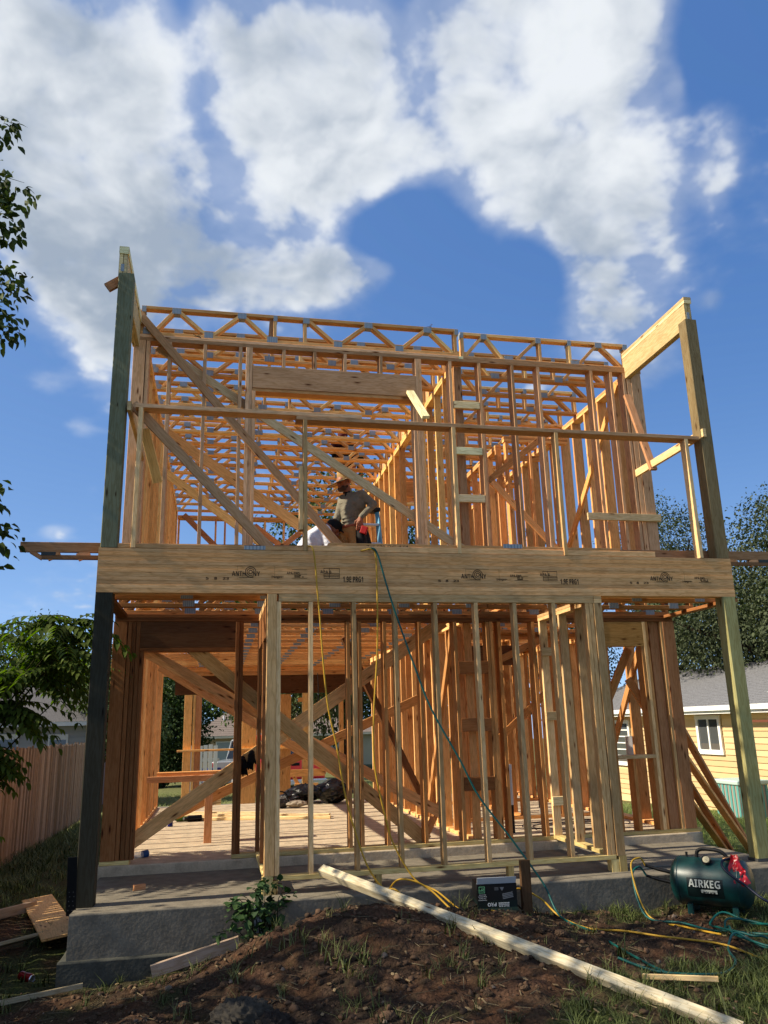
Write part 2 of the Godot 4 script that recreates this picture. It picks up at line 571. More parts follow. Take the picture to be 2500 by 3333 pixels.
func speckle(s: int, freq: float, lo: float, hi: float, tint := Color.WHITE) -> NoiseTexture2D:
	var t := NoiseTexture2D.new()
	t.width = 512
	t.height = 512
	t.seamless = true
	t.noise = noise(freq, 5, s)
	var g := Gradient.new()
	g.set_color(0, Color(lo, lo, lo) * tint)
	g.set_color(1, Color(hi, hi, hi) * tint)
	t.color_ramp = g
	return t

func concrete(c: Color, s: int, sharp := 0.16) -> StandardMaterial3D:
	var m := flat(c, 0.9, 0.0, 0.25)
	m.uv1_triplanar = true
	m.uv1_world_triplanar = true
	m.uv1_scale = Vector3.ONE * 0.9
	m.albedo_texture = speckle(s, 0.012, 0.82, 1.0)
	m.detail_enabled = true
	m.detail_blend_mode = BaseMaterial3D.BLEND_MODE_MUL
	m.detail_albedo = speckle(s + 3, 0.09, 0.88, 1.0)
	m.detail_uv_layer = BaseMaterial3D.DETAIL_UV_1
	var nt := NoiseTexture2D.new()
	nt.width = 512
	nt.height = 512
	nt.seamless = true
	nt.as_normal_map = true
	nt.bump_strength = 4.0
	nt.noise = noise(0.05, 5, s + 8)
	m.normal_enabled = true
	m.normal_texture = nt
	m.normal_scale = sharp
	return m

func box_mesh(lo: Vector3, hi: Vector3) -> ArrayMesh:
	var b := Buf.new()
	b.box(lo, hi)
	return done(b)

# a slab whose vertical faces and arrises waver a little, as poured concrete does
func poured(x0: float, x1: float, y0: float, y1: float, z0: float, z1: float, s: int) -> ArrayMesh:
	var b := Buf.new()
	var n := noise(2.2, 3, s)
	var per := []
	var dx := (x1 - x0)
	var dz := (z1 - z0)
	var cnt := int(dx / 0.12)
	var cz := int(dz / 0.12)
	for i in cnt: per.append([Vector3(x0 + dx * i / cnt, 0, z1), Vector3(0, 0, 1)])
	for i in cz: per.append([Vector3(x1, 0, z1 - dz * i / cz), Vector3(1, 0, 0)])
	for i in cnt: per.append([Vector3(x1 - dx * i / cnt, 0, z0), Vector3(0, 0, -1)])
	for i in cz: per.append([Vector3(x0, 0, z0 + dz * i / cz), Vector3(-1, 0, 0)])
	var rows := [[0.012, 0.0], [0.004, 0.004], [0.0, 0.014], [0.0, 0.5], [0.0, 1.0]]
	var m := per.size()
	for rrow in rows:
		for k in m + 1:
			var p: Vector3 = per[k % m][0]
			var o: Vector3 = per[k % m][1]
			var off := n.get_noise_3d(p.x * 1.5, rrow[1] * 3.0, p.z * 1.5) * 0.010
			var y: float = y1 - rrow[1] if rrow[1] < 0.1 else lerpf(y1, y0, rrow[1])
			b.v.append(Vector3(p.x, y + (off * 0.4 if rrow[1] < 0.1 else 0.0), p.z) + o * (off - rrow[0]))
			b.n.append((o + Vector3.UP * (1.0 if rrow[1] < 0.01 else 0.0)).normalized())
			b.uv.append(Vector2(k * 0.12, y))
	for j in rows.size() - 1:
		for k in m:
			var q := j * (m + 1) + k
			b.idx.append_array([q, q + 1, q + m + 1, q + 1, q + m + 2, q + m + 1])
	var c := b.v.size()
	b.v.append(Vector3((x0 + x1) / 2, y1, (z0 + z1) / 2)); b.n.append(Vector3.UP); b.uv.append(Vector2.ZERO)
	for k in m + 1:
		b.v.append(b.v[k]); b.n.append(Vector3.UP); b.uv.append(Vector2.ZERO)
	for k in m: b.idx.append_array([c, c + 2 + k, c + 1 + k])
	return done(b)

func make_foundation() -> void:
	var f := thing("concrete_foundation", "grey poured concrete foundation with a lower porch slab, under the timber frame", "foundation", Vector3(3.0, -0.5, 0))
	var off := Transform3D(Basis(), Vector3(-3.0, 0.5, 0))
	part("porch_slab", poured(0.0, 6.16, -0.75, 0.0, -1.46, 0.22, 4), concrete(Color(0.55, 0.515, 0.45), 11), f, off)
	part("house_slab", poured(-0.03, 6.27, -0.75, 0.09, -7.25, -1.365, 5), concrete(Color(0.85, 0.77, 0.65), 15, 0.25), f, off)
	part("rear_slab", poured(0.0, 6.2, -0.75, -0.10, -9.6, -7.2, 6), concrete(Color(0.64, 0.61, 0.57), 11), f, off)
	part("footing_ledge", poured(-0.055, 1.2, -0.8, -0.31, -1.2, 0.262, 8), concrete(Color(0.34, 0.34, 0.31), 11), f, off)

# ------------------------------------------------------------------ the timber frame
const TWO := 0.038
const FOUR := 0.089
const SIX := 0.140
const Z0 := -1.394          # front face of both house walls
const DECK := 2.85

# a wall along z between x0 and x1, with plates and studs
func wall_z(x0: float, x1: float, z0: float, z1: float, y0: float, y1: float, gap: float, t: String, skip := []) -> void:
	plate_z(house, "bottom_plate", x0, x1, y0, y0 + TWO, z0, z1, t)
	plate_z(house, "top_plate", x0, x1, y1 - TWO, y1, z0, z1, t)
	plate_z(house, "top_plate", x0, x1, y1 - 2 * TWO - 0.001, y1 - TWO - 0.001, z0 - 0.004, z1 + 0.004, t)
	var z := z0
	var i := 0
	while z > z1 + TWO:
		if not i in skip:
			post(house, "stud", x0 + 0.001, x1 - 0.001, y0 + TWO, y1 - 2 * TWO - 0.001, z - TWO, z, t)
		z -= gap
		i += 1
	post(house, "stud", x0 + 0.001, x1 - 0.001, y0 + TWO, y1 - 2 * TWO - 0.001, z1, z1 + TWO, t)

func wall_x(z0: float, z1: float, x0: float, x1: float, y0: float, y1: float, gap: float, t: String, skip := []) -> void:
	rail(house, "bottom_plate", x0, x1, y0, y0 + TWO, z1, z0, t)
	rail(house, "top_plate", x0, x1, y1 - TWO, y1, z1, z0, t)
	rail(house, "top_plate", x0 + 0.003, x1 - 0.003, y1 - 2 * TWO - 0.001, y1 - TWO - 0.001, z1, z0, t)
	var x := x0 + 0.02
	var i := 0
	while x < x1 - TWO:
		if not i in skip:
			post(house, "stud", x, x + TWO, y0 + TWO, y1 - 2 * TWO - 0.001, z1 + 0.001, z0 - 0.001, t)
		x += gap
		i += 1

# a flat-chord truss along x; webs are [xa, 1 top / 0 bottom, xb, 1/0]
func truss(called: String, x0: float, x1: float, yb: float, yt: float, z: float, webs: Array, plates: Array, t: String, fine: bool) -> void:
	var o := Node3D.new()
	put(o, called, house)
	o.position = Vector3((x0 + x1) / 2, (yb + yt) / 2, z)
	var off := -o.position
	rail(o, "top_chord", x0 + off.x, x1 + off.x, yt - TWO + off.y, yt + off.y, -FOUR / 2, FOUR / 2, t)
	rail(o, "bottom_chord", x0 + off.x, x1 + off.x, yb + off.y, yb + TWO + off.y, -FOUR / 2, FOUR / 2, t)
	var joined := Buf.new()
	var w2 := FOUR - 0.003
	for w in webs:
		var a := Vector3(w[0], yt - TWO if w[1] == 1 else yb + TWO, z) + off
		var b := Vector3(w[2], yt - TWO if w[3] == 1 else yb + TWO, z) + off
		if fine: stick(o, "web", a, b, TWO, w2, Vector3(0, 0.9, 0.0) if absf(a.x - b.x) > 0.05 else Vector3.RIGHT, t)
		else: plank_into(joined, a.distance_to(b), TWO, w2, along(a, b, Vector3(0, 0.9, 0) if absf(a.x - b.x) > 0.05 else Vector3.RIGHT), rng.randf(), rng.randf())
	if not fine and webs.size():
		var m := part("web", done(joined), wood(t), o)
		m.set_meta("kind", "stuff")
	var pj := Buf.new()
	for p in plates:
		var w: float = p[2] if p.size() > 2 else 0.098
		var h: float = 0.072
		var y: float = (yt - 0.004 - h if p[1] == 1 else yb + 0.004) + off.y
		var lo := Vector3(p[0] - w / 2 + off.x, y, -FOUR / 2 - 0.002)
		var hi := Vector3(p[0] + w / 2 + off.x, y + h, FOUR / 2 + 0.002)
		if fine:
			var s := hi - lo
			part("connector_plate", plate_box(s), steel_plate, o, Transform3D(Basis(), (lo + hi) / 2))
		else: pj.box(lo, hi)
	if not fine and plates.size():
		var m := part("connector_plate", done(pj), steel_plate, o)
		m.set_meta("kind", "stuff")

func plate_box(s: Vector3) -> ArrayMesh:
	var key := "pb%s" % s.snapped(Vector3.ONE * 0.001)
	if not cache.has(key): cache[key] = box_mesh(-s / 2, s / 2)
	return cache[key]

var steel_plate: StandardMaterial3D

func plate_steel() -> StandardMaterial3D:
	# rows of punched teeth: pale zinc with darker slots in vertical rows
	var im := Image.create(96, 72, false, Image.FORMAT_RGB8)
	for y in 72:
		for x in 96:
			var slot: bool = (x % 16) in [5, 6, 7, 8, 9, 10] and (y + (8 if (x / 16) % 2 else 0)) % 12 in [2, 3, 4, 5, 6, 7, 8, 9]
			var c := Color(0.34, 0.43, 0.50) if slot else Color(0.60, 0.63, 0.64)
			im.set_pixel(x, y, c)
	im.generate_mipmaps()
	var m := flat(Color.WHITE, 0.5, 0.25, 0.4)
	m.albedo_texture = ImageTexture.create_from_image(im)
	return m

func make_house() -> void:
	house = thing("house_frame", "unfinished two-storey house frame of bare yellow timber with open floor trusses and front balcony", "house frame", Vector3.ZERO)
	steel_plate = plate_steel()
	front_beam()
	porch_posts()
	bay()
	lower_front_wall()
	lower_rooms()
	floor_trusses()
	upper_front_wall()
	upper_rooms()
	roof_trusses()
	balcony()

func front_beam() -> void:
	var o := Node3D.new()
	put(o, "glued_beam", house)
	o.position = Vector3(3.05, 2.654, -0.067)
	var lams := 11
	var h := 0.39 / lams
	for i in lams:
		var y := -0.195 + h * i
		# every layer is a hair thicker or thinner and stops a little short or long
		var d := rng.randf_range(-0.0012, 0.0012)
		stick(o, "lamination", Vector3(-3.05, y + h / 2, d), Vector3(3.05, y + h / 2, d), h - 0.0008, 0.133, Vector3.UP, "glulam", 0.0007)
	var ink := flat(Color(0.22, 0.18, 0.13), 0.9)
	var faint := flat(Color(0.36, 0.30, 0.20), 0.9)
	for s in [[1.28, 1.0], [3.39, 1.0], [5.33, 0.8]]:
		stamp(o, s[0] - 3.05, ink, faint)

func stamp(o: Node3D, x: float, ink: Material, faint: Material) -> void:
	var z := 0.0685
	var st := Node3D.new()
	put(st, "ink_stamp", o)
	st.position = Vector3(x, 0.0, z)
	var at := func(px: float, py: float) -> Transform3D: return Transform3D(Basis(), Vector3(px, py, 0))
	text(st, "lettering", "5   8   23", 0.022, 0.20, at.call(-0.27, -0.065), ink)
	text(st, "lettering", "ANTH", 0.040, 0.118, at.call(-0.085, -0.020), ink)
	text(st, "lettering", "NY", 0.040, 0.062, at.call(0.067, -0.020), ink)
	text(st, "lettering", "LUMBER CO.", 0.010, 0.13, at.call(-0.02, -0.052), faint)
	var rings := Buf.new()
	for r in [0.012, 0.028, 0.043]:
		for k in 30:
			if r > 0.02 and (k > 24 and k < 29): continue
			var a0: float = TAU * k / 30.0
			var a1: float = TAU * (k + 1) / 30.0
			var q0 := Vector3(cos(a0), sin(a0), 0)
			var q1 := Vector3(cos(a1), sin(a1), 0)
			rings.quad(q0 * r, q1 * r, q1 * (r + 0.007), q0 * (r + 0.007), Vector3(0, 0, 1))
	part("target_rings", done(rings), ink, st, at.call(0.017, -0.004))
	var fr := Buf.new()
	fr.box(Vector3(-0.20, 0.048, 0), Vector3(0.03, 0.0505, 0.0005))
	fr.box(Vector3(-0.20, -0.07, 0), Vector3(-0.1985, 0.05, 0.0005))
	fr.box(Vector3(0.128, -0.06, 0), Vector3(0.1295, 0.05, 0.0005))
	part("stamp_border", done(fr), faint, st, at.call(0.10, 0.0))
	text(st, "lettering", "(=ungen=", 0.020, 0.105, at.call(0.255, -0.045), ink)
	text(st, "lettering", "APA EWS", 0.022, 0.115, at.call(0.395, -0.010), ink)
	var bars := Buf.new()
	for y in [0.021, -0.018, -0.056]: bars.box(Vector3(-0.01, y, 0), Vector3(0.13, y + 0.003, 0.0005))
	for i in 14:
		var bx := 0.01 + rng.randf() * 0.08
		bars.box(Vector3(bx, -0.034 - 0.014 * (i % 2), 0), Vector3(bx + 0.012, -0.025 - 0.014 * (i % 2), 0.0005))
	part("stamp_lines", done(bars), ink, st, at.call(0.39, 0.0))
	if x > 2.0: return
	text(st, "lettering", "APA 6", 0.026, 0.10, at.call(0.69, 0.004), ink)
	var grid := Buf.new()
	for y in [-0.055, -0.040, -0.026, -0.012, 0.036]: grid.box(Vector3(-0.02, y, 0), Vector3(0.125, y + 0.005, 0.0005))
	for bx in [-0.02, 0.03, 0.122]: grid.box(Vector3(bx, -0.055, 0), Vector3(bx + 0.003, 0.04, 0.0006))
	part("stamp_lines", done(grid), ink, st, at.call(0.69, 0.0))
	text(st, "lettering", "1.9E PRG1", 0.052, 0.185, at.call(0.94, -0.062), ink)

func porch_posts() -> void:
	var p := post(house, "porch_post", 0.0, 0.14, 0.0, 2.459, -0.14, 0.0, "black_post", 0.006)
	tag(p, "blackened lower post at the left corner", "")
	p = post(house, "porch_post", 5.955, 6.10, 0.03, 2.459, -0.14, 0.0, "treated", 0.012)
	tag(p, "greenish knotty lower post at the right corner", "")
	part("post_base", box_mesh(Vector3(5.95, 0.0, -0.145), Vector3(6.105, 0.03, 0.005)), flat(Color(0.35, 0.35, 0.34), 0.6, 0.6), house)
	p = post(house, "balcony_post", 0.012, 0.150, 2.853, 5.52, -0.14, 0.0, "treated_green", 0.005)
	p = post(house, "balcony_post", 5.952, 6.092, 2.853, 5.53, -0.14, 0.0, "treated_grey", 0.006)
	# doubled side beams from the posts back to the wall, each under a flat board
	for s in [[0.006, 0.082, 0], [5.972, 6.048, 1]]:
		for k in 2:
			var xa: float = s[0] + 0.0385 * k
			plate_z(house, "side_beam", xa, xa + TWO, 5.45, 5.725, -0.012, Z0 - 0.03, "treated_pale")
		for k in 2:
			plate_z(house, "side_beam_cap", s[0] - 0.002, s[0] + 0.087, 5.726 + k * 0.0385, 5.726 + TWO + k * 0.0385, 0.0, Z0 - 0.03, "spf_pale")
		part("strap", box_mesh(Vector3(s[0] + 0.02, 5.54, -0.012), Vector3(s[0] + 0.05, 5.62, -0.0095)), steel_plate, house)
	stick(house, "nailer", Vector3(-0.10, 5.40, -0.10), Vector3(0.02, 5.49, -0.10), 0.089, TWO, Vector3.UP, "spf_red")

func bay() -> void:
	var t := "bay"
	# the framed box under the balcony: front wall
	rail(house, "top_plate", 1.548, 4.56, 2.426, 2.458, -FOUR, 0.0, t)
	rail(house, "top_plate", 1.548, 4.558, 2.388, 2.4255, -FOUR, 0.001, t)
	rail(house, "bottom_plate", 1.56, 4.55, 0.103, 0.141, -FOUR, 0.001, "treated_yellow")
	for x in [1.815, 2.205, 2.585, 2.96, 3.355, 3.735, 4.125]:
		post(house, "stud", x, x + TWO, 0.142, 2.387, -FOUR + 0.001, -0.002, t)
	post(house, "bay_post", 1.447, 1.530, 0.145, 2.456, -FOUR, 0.004, t)
	post(house, "bay_post", 1.533, 1.571, 0.142, 2.387, -FOUR + 0.001, 0.0, t)
	post(house, "bay_post", 1.433, 1.519, 0.0, 0.144, -FOUR, 0.003, "treated_yellow")
	post(house, "bay_post", 1.522, 1.560, 0.0, 0.103, -FOUR + 0.004, -0.002, "treated_yellow")
	for x in [4.470, 4.510]: post(house, "stud", x, x + TWO, 0.142, 2.387, -FOUR + 0.001, -0.002, t)
	post(house, "bay_post", 4.556, 4.640, 0.132, 2.387, -FOUR, 0.003, t)
	rail(house, "top_plate", 4.561, 4.640, 2.388, 2.426, -FOUR, 0.004, t)
	rail(house, "top_plate", 4.562, 4.640, 2.427, 2.458, -FOUR, 0.003, t)
	post(house, "bay_post", 4.50, 4.572, 0.0, 0.102, -FOUR, 0.0, "treated_yellow")
	post(house, "bay_post", 4.575, 4.648, 0.0, 0.131, -FOUR + 0.003, 0.004, "treated_yellow")
	for x in [2.373, 3.538]: post(house, "bay_leg", x, x + 0.05, 0.0, 0.102, -0.080, -0.004, "treated_yellow")
	# its two sides, back to the house wall
	for s in [[1.447, 1.536, 0], [4.552, 4.641, 1]]:
		for k in 2: plate_z(house, "top_plate", s[0], s[1], 2.388 + 0.0385 * k, 2.4255 + 0.032 * k, -FOUR - 0.002, Z0 + 0.002, t)
		plate_z(house, "bottom_plate", s[0], s[1], 0.103, 0.141, -FOUR - 0.002, Z0 + 0.002, "treated_yellow")
	for z in [-0.42, -0.82]: post(house, "stud", 4.553, 4.640, 0.142, 2.387, z - TWO, z, t)
	post(house, "stud", 4.553, 4.640, 0.142, 2.387, Z0 + 0.003, Z0 + 0.041, t)
	post(house, "stud", 1.449, 1.535, 0.142, 2.10, -0.70, -0.66, "spf_dark")
	for k in 2: plate_z(house, "header", 1.450 + 0.042 * k, 1.488 + 0.042 * k, 2.10, 2.387, -FOUR - 0.004, Z0 + 0.004, "spf_dark")
	for y in [2.0, 1.31, 0.44]: rail(house, "block", 4.535, 4.655, y, y + FOUR, -1.33, -1.33 + TWO, "spf_pale")

func lower_front_wall() -> void:
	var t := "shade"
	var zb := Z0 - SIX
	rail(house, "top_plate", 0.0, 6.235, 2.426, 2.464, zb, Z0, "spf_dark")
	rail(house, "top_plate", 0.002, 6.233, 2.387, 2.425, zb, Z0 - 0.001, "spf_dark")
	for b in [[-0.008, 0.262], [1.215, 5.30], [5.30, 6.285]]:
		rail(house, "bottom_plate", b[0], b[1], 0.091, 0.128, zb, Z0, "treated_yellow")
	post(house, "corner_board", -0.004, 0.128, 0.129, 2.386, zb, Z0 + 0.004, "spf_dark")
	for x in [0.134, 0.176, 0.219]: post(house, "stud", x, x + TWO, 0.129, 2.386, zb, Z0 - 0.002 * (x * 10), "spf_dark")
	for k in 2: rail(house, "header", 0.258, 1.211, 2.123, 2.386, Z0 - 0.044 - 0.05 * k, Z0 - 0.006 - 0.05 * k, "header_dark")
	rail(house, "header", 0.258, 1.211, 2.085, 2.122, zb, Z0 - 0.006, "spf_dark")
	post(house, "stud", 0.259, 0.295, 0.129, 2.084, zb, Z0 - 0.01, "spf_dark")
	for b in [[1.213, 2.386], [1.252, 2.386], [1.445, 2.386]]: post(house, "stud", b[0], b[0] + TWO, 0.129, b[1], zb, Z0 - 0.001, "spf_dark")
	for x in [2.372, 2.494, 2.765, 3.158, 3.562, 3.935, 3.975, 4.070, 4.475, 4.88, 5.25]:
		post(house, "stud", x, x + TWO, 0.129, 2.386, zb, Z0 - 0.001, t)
	for y in [1.82, 1.215, 0.615]: rail(house, "block", 3.602, 3.933, y, y + 0.135, Z0 - 0.03, Z0 + 0.008, "spf_dark")
	# the window opening at the right
	post(house, "stud", 5.30, 5.338, 0.129, 2.386, zb, Z0 - 0.001, t)
	post(house, "stud", 5.339, 5.377, 0.129, 2.104, zb, Z0 - 0.001, t)
	for k in 2: rail(house, "header", 5.34, 5.832, 2.105, 2.385, Z0 - 0.040 - 0.05 * k, Z0 - 0.002 - 0.05 * k, "spf_knotty")
	rail(house, "sill", 5.372, 5.832, 0.876, 0.914, zb, Z0 + 0.006, "bay")
	post(house, "stud", 5.795, 5.832, 0.129, 2.104, zb, Z0 - 0.002, t)
	post(house, "stud", 5.55, 5.588, 0.129, 0.875, zb, Z0 - 0.002, t)
	post(house, "stud", 5.834, 5.872, 0.129, 2.386, zb, Z0 - 0.001, "bay")
	post(house, "stud", 5.874, 5.905, 0.129, 2.386, zb, Z0 - 0.006, t)
	post(house, "corner_board", 5.935, 6.052, 0.129, 2.386, zb + 0.02, Z0 - 0.04, "spf_red")
	post(house, "stud", 6.056, 6.09, 0.129, 2.386, zb, Z0 - 0.002, "bay")
	post(house, "corner_board", 6.092, 6.236, 0.129, 2.386, zb, Z0 + 0.002, "spf_red")
	for b in [[5.74, 2.09, 5.33, 1.35], [5.70, 1.75, 5.92, 1.35]]:
		stick(house, "brace", Vector3(b[0], b[1], -1.60), Vector3(b[2], b[3], -1.60), FOUR, TWO, Vector3.UP, t)
	# temporary braces nailed across the inside of the wall and across the living room
	for b in [[0.50, 2.36, 3.22, 0.12, -1.58], [0.16, 2.18, 3.42, 0.38, -1.70], [0.22, 0.24, 3.52, 2.42, -1.64], [0.36, 2.05, 3.0, 0.45, -3.0], [0.60, 0.36, 3.66, 1.66, -3.05]]:
		stick(house, "brace", Vector3(b[0], b[1], b[4]), Vector3(b[2], b[3], b[4]), SIX if b[4] > -1.66 else 0.11, TWO, Vector3.UP, "brace_dark" if b[4] == -1.58 else "spf_warm")
	stick(house, "brace", Vector3(2.45, 2.30, -2.1), Vector3(3.42, 0.50, -2.6), FOUR, TWO, Vector3.UP, "header_dark")
	stick(house, "brace", Vector3(3.20, 0.15, -1.60), Vector3(3.60, 0.52, -2.2), FOUR, TWO, Vector3.UP, "spf_warm")
	# a short level board on an upright, left standing in the room
	rail(house, "shelf_board", 0.30, 1.02, 0.745, 0.81, -2.64, -2.60, "spf_red")
	rail(house, "shelf_board", 0.40, 1.25, 0.812, 0.85, -2.78, -2.64, "spf_warm")
	post(house, "shelf_leg", 0.935, 1.02, 0.09, 0.745, -2.64, -2.602, "spf_red")

func lower_rooms() -> void:
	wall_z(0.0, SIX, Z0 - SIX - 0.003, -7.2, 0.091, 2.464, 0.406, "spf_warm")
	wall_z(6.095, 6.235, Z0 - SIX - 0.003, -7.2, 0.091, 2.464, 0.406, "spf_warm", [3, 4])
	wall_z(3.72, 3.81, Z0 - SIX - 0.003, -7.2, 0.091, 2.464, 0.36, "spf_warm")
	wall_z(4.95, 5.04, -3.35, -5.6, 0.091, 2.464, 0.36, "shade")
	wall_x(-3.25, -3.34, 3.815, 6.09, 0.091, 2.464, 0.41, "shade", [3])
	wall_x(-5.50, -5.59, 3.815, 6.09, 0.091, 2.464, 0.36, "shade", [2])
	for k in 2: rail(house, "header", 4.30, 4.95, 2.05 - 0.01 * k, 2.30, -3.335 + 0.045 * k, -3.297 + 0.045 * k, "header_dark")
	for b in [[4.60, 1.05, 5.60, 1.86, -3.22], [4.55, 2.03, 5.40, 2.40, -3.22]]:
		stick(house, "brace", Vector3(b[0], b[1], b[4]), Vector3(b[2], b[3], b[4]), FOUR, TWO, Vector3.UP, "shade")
	stick(house, "brace", Vector3(3.70, 2.40, -1.9), Vector3(3.70, 0.30, -3.3), FOUR, TWO, Vector3.UP, "spf_warm")
	rail(house, "pipe_block", 4.9, 5.95, 1.33, 1.37, -5.45, -5.41, "spf_red")
	stick(house, "brace", Vector3(6.07, 2.30, -1.8), Vector3(6.07, 0.4, -3.3), FOUR, TWO, Vector3.UP, "spf_warm")
	# rear: a long dark header carried on posts, with boards stood against it
	for k in 2: rail(house, "header", 0.25, 6.2, 1.95, 2.30, -9.10 + 0.05 * k, -9.062 + 0.05 * k, "header_dark")
	for k in 2: rail(house, "top_plate", 0.0, 6.235, 2.302 + 0.0805 * k, 2.38 + 0.083 * k, -9.14, -9.0, "spf_warm")
	for p in [[0.44, 0.585, 0], [0.60, 0.645, 0], [0.65, 0.76, 1], [2.69, 2.80, 0], [3.42, 3.50, 0], [4.40, 4.5, 1], [5.3, 5.4, 0], [6.1, 6.2, 1]]:
		post(house, "rear_post", p[0], p[1], -0.10, 1.949, -9.13, -9.01, "spf_gold" if p[2] == 0 else "spf_red")
	post(house, "stood_board", 1.525, 1.80, -0.10, 1.93, -9.0, -8.962, "spf_gold")
	post(house, "stood_board", 2.255, 2.46, -0.10, 1.93, -9.0, -8.962, "spf_gold")
	rail(house, "rail_board", 0.33, 3.2, 0.905, 0.94, -9.0, -8.90, "spf_gold")
	rail(house, "step_board", 2.45, 3.11, 0.39, 0.52, -8.95, -8.91, "spf_gold")
	rail(house, "step_board", 2.53, 2.98, 0.19, 0.265, -8.95, -8.91, "spf_gold")
	stick(house, "step_brace", Vector3(2.52, 0.39, -8.94), Vector3(2.70, 0.06, -8.94), 0.07, TWO, Vector3.RIGHT, "spf_gold")
	rail(house, "block", 2.597, 2.69, 1.78, 1.86, -9.03, -8.99, "spf_gold")
	for x in [0.0, 6.1]: plate_z(house, "rim_board", x + 0.02, x + 0.12, 2.43, 2.464, -0.14, Z0 + 0.003, "spf_dark")

const FLOOR_Z := [-0.45, -0.95, -1.46, -1.91, -2.58, -3.21, -3.84, -4.36, -4.89, -5.41, -5.90, -6.44, -6.90, -7.41, -7.90, -8.40, -8.98]

func zigzag(x0: float, x1: float, step: float) -> Array:
	var w := []
	var x := x0 + 0.10
	var i := 0
	while x + step < x1 - 0.08:
		w.append([x, i % 2, x + step * 0.86, (i + 1) % 2])
		x += step * (0.86 if i % 2 == 0 else 1.14)
		i += 1
	w.append([x0 + 0.022, 0, x0 + 0.022, 1])
	w.append([x1 - 0.022, 0, x1 - 0.022, 1])
	return w

func nodes_of(w: Array) -> Array:
	var p := []
	for a in w:
		if absf(a[0] - a[2]) < 0.01: continue
		p.append([a[2], a[3], 0.11])
	return p

func floor_trusses() -> void:
	for i in FLOOR_Z.size():
		var fine: bool = i in [0, 1, 3, 4, 5]
		var w := zigzag(0.02, 3.80, 0.36)
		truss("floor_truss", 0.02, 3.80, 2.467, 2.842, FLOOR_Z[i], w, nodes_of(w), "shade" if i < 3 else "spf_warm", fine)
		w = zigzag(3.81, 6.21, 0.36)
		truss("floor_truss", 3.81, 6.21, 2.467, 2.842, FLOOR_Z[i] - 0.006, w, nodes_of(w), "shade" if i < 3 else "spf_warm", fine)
	# a shallower truss lies behind the beam and runs out past both corners
	var o := Node3D.new()
	put(o, "edge_truss", house)
	o.position = Vector3(3.0, 2.905, -0.20)
	o.rotation.z = 0.006
	rail(o, "top_chord", -3.675, 5.0, -0.045, 0.044, -TWO / 2, TWO / 2, "edge_brown")
	rail(o, "bottom_chord", -3.49, 5.0, -0.108, -0.070, -TWO / 2, TWO / 2, "edge_brown")
	stick(o, "web", Vector3(-3.585, -0.04, 0.0), Vector3(-3.49, -0.10, 0.0), TWO, 0.03, Vector3.UP, "spf_red")
	for x in [-3.45, -3.2, 3.2, 3.46, 3.85, 4.3]: stick(o, "web", Vector3(x, -0.09, 0), Vector3(x + 0.10, -0.045, 0), 0.07, 0.034, Vector3.UP, "spf_red")
	for x in [-3.44, 3.62]: part("connector_plate", plate_box(Vector3(0.12, 0.03, TWO + 0.004)), flat(Color(0.24, 0.25, 0.25), 0.6, 0.3), o, Transform3D(Basis(), Vector3(x, -0.06, 0)))

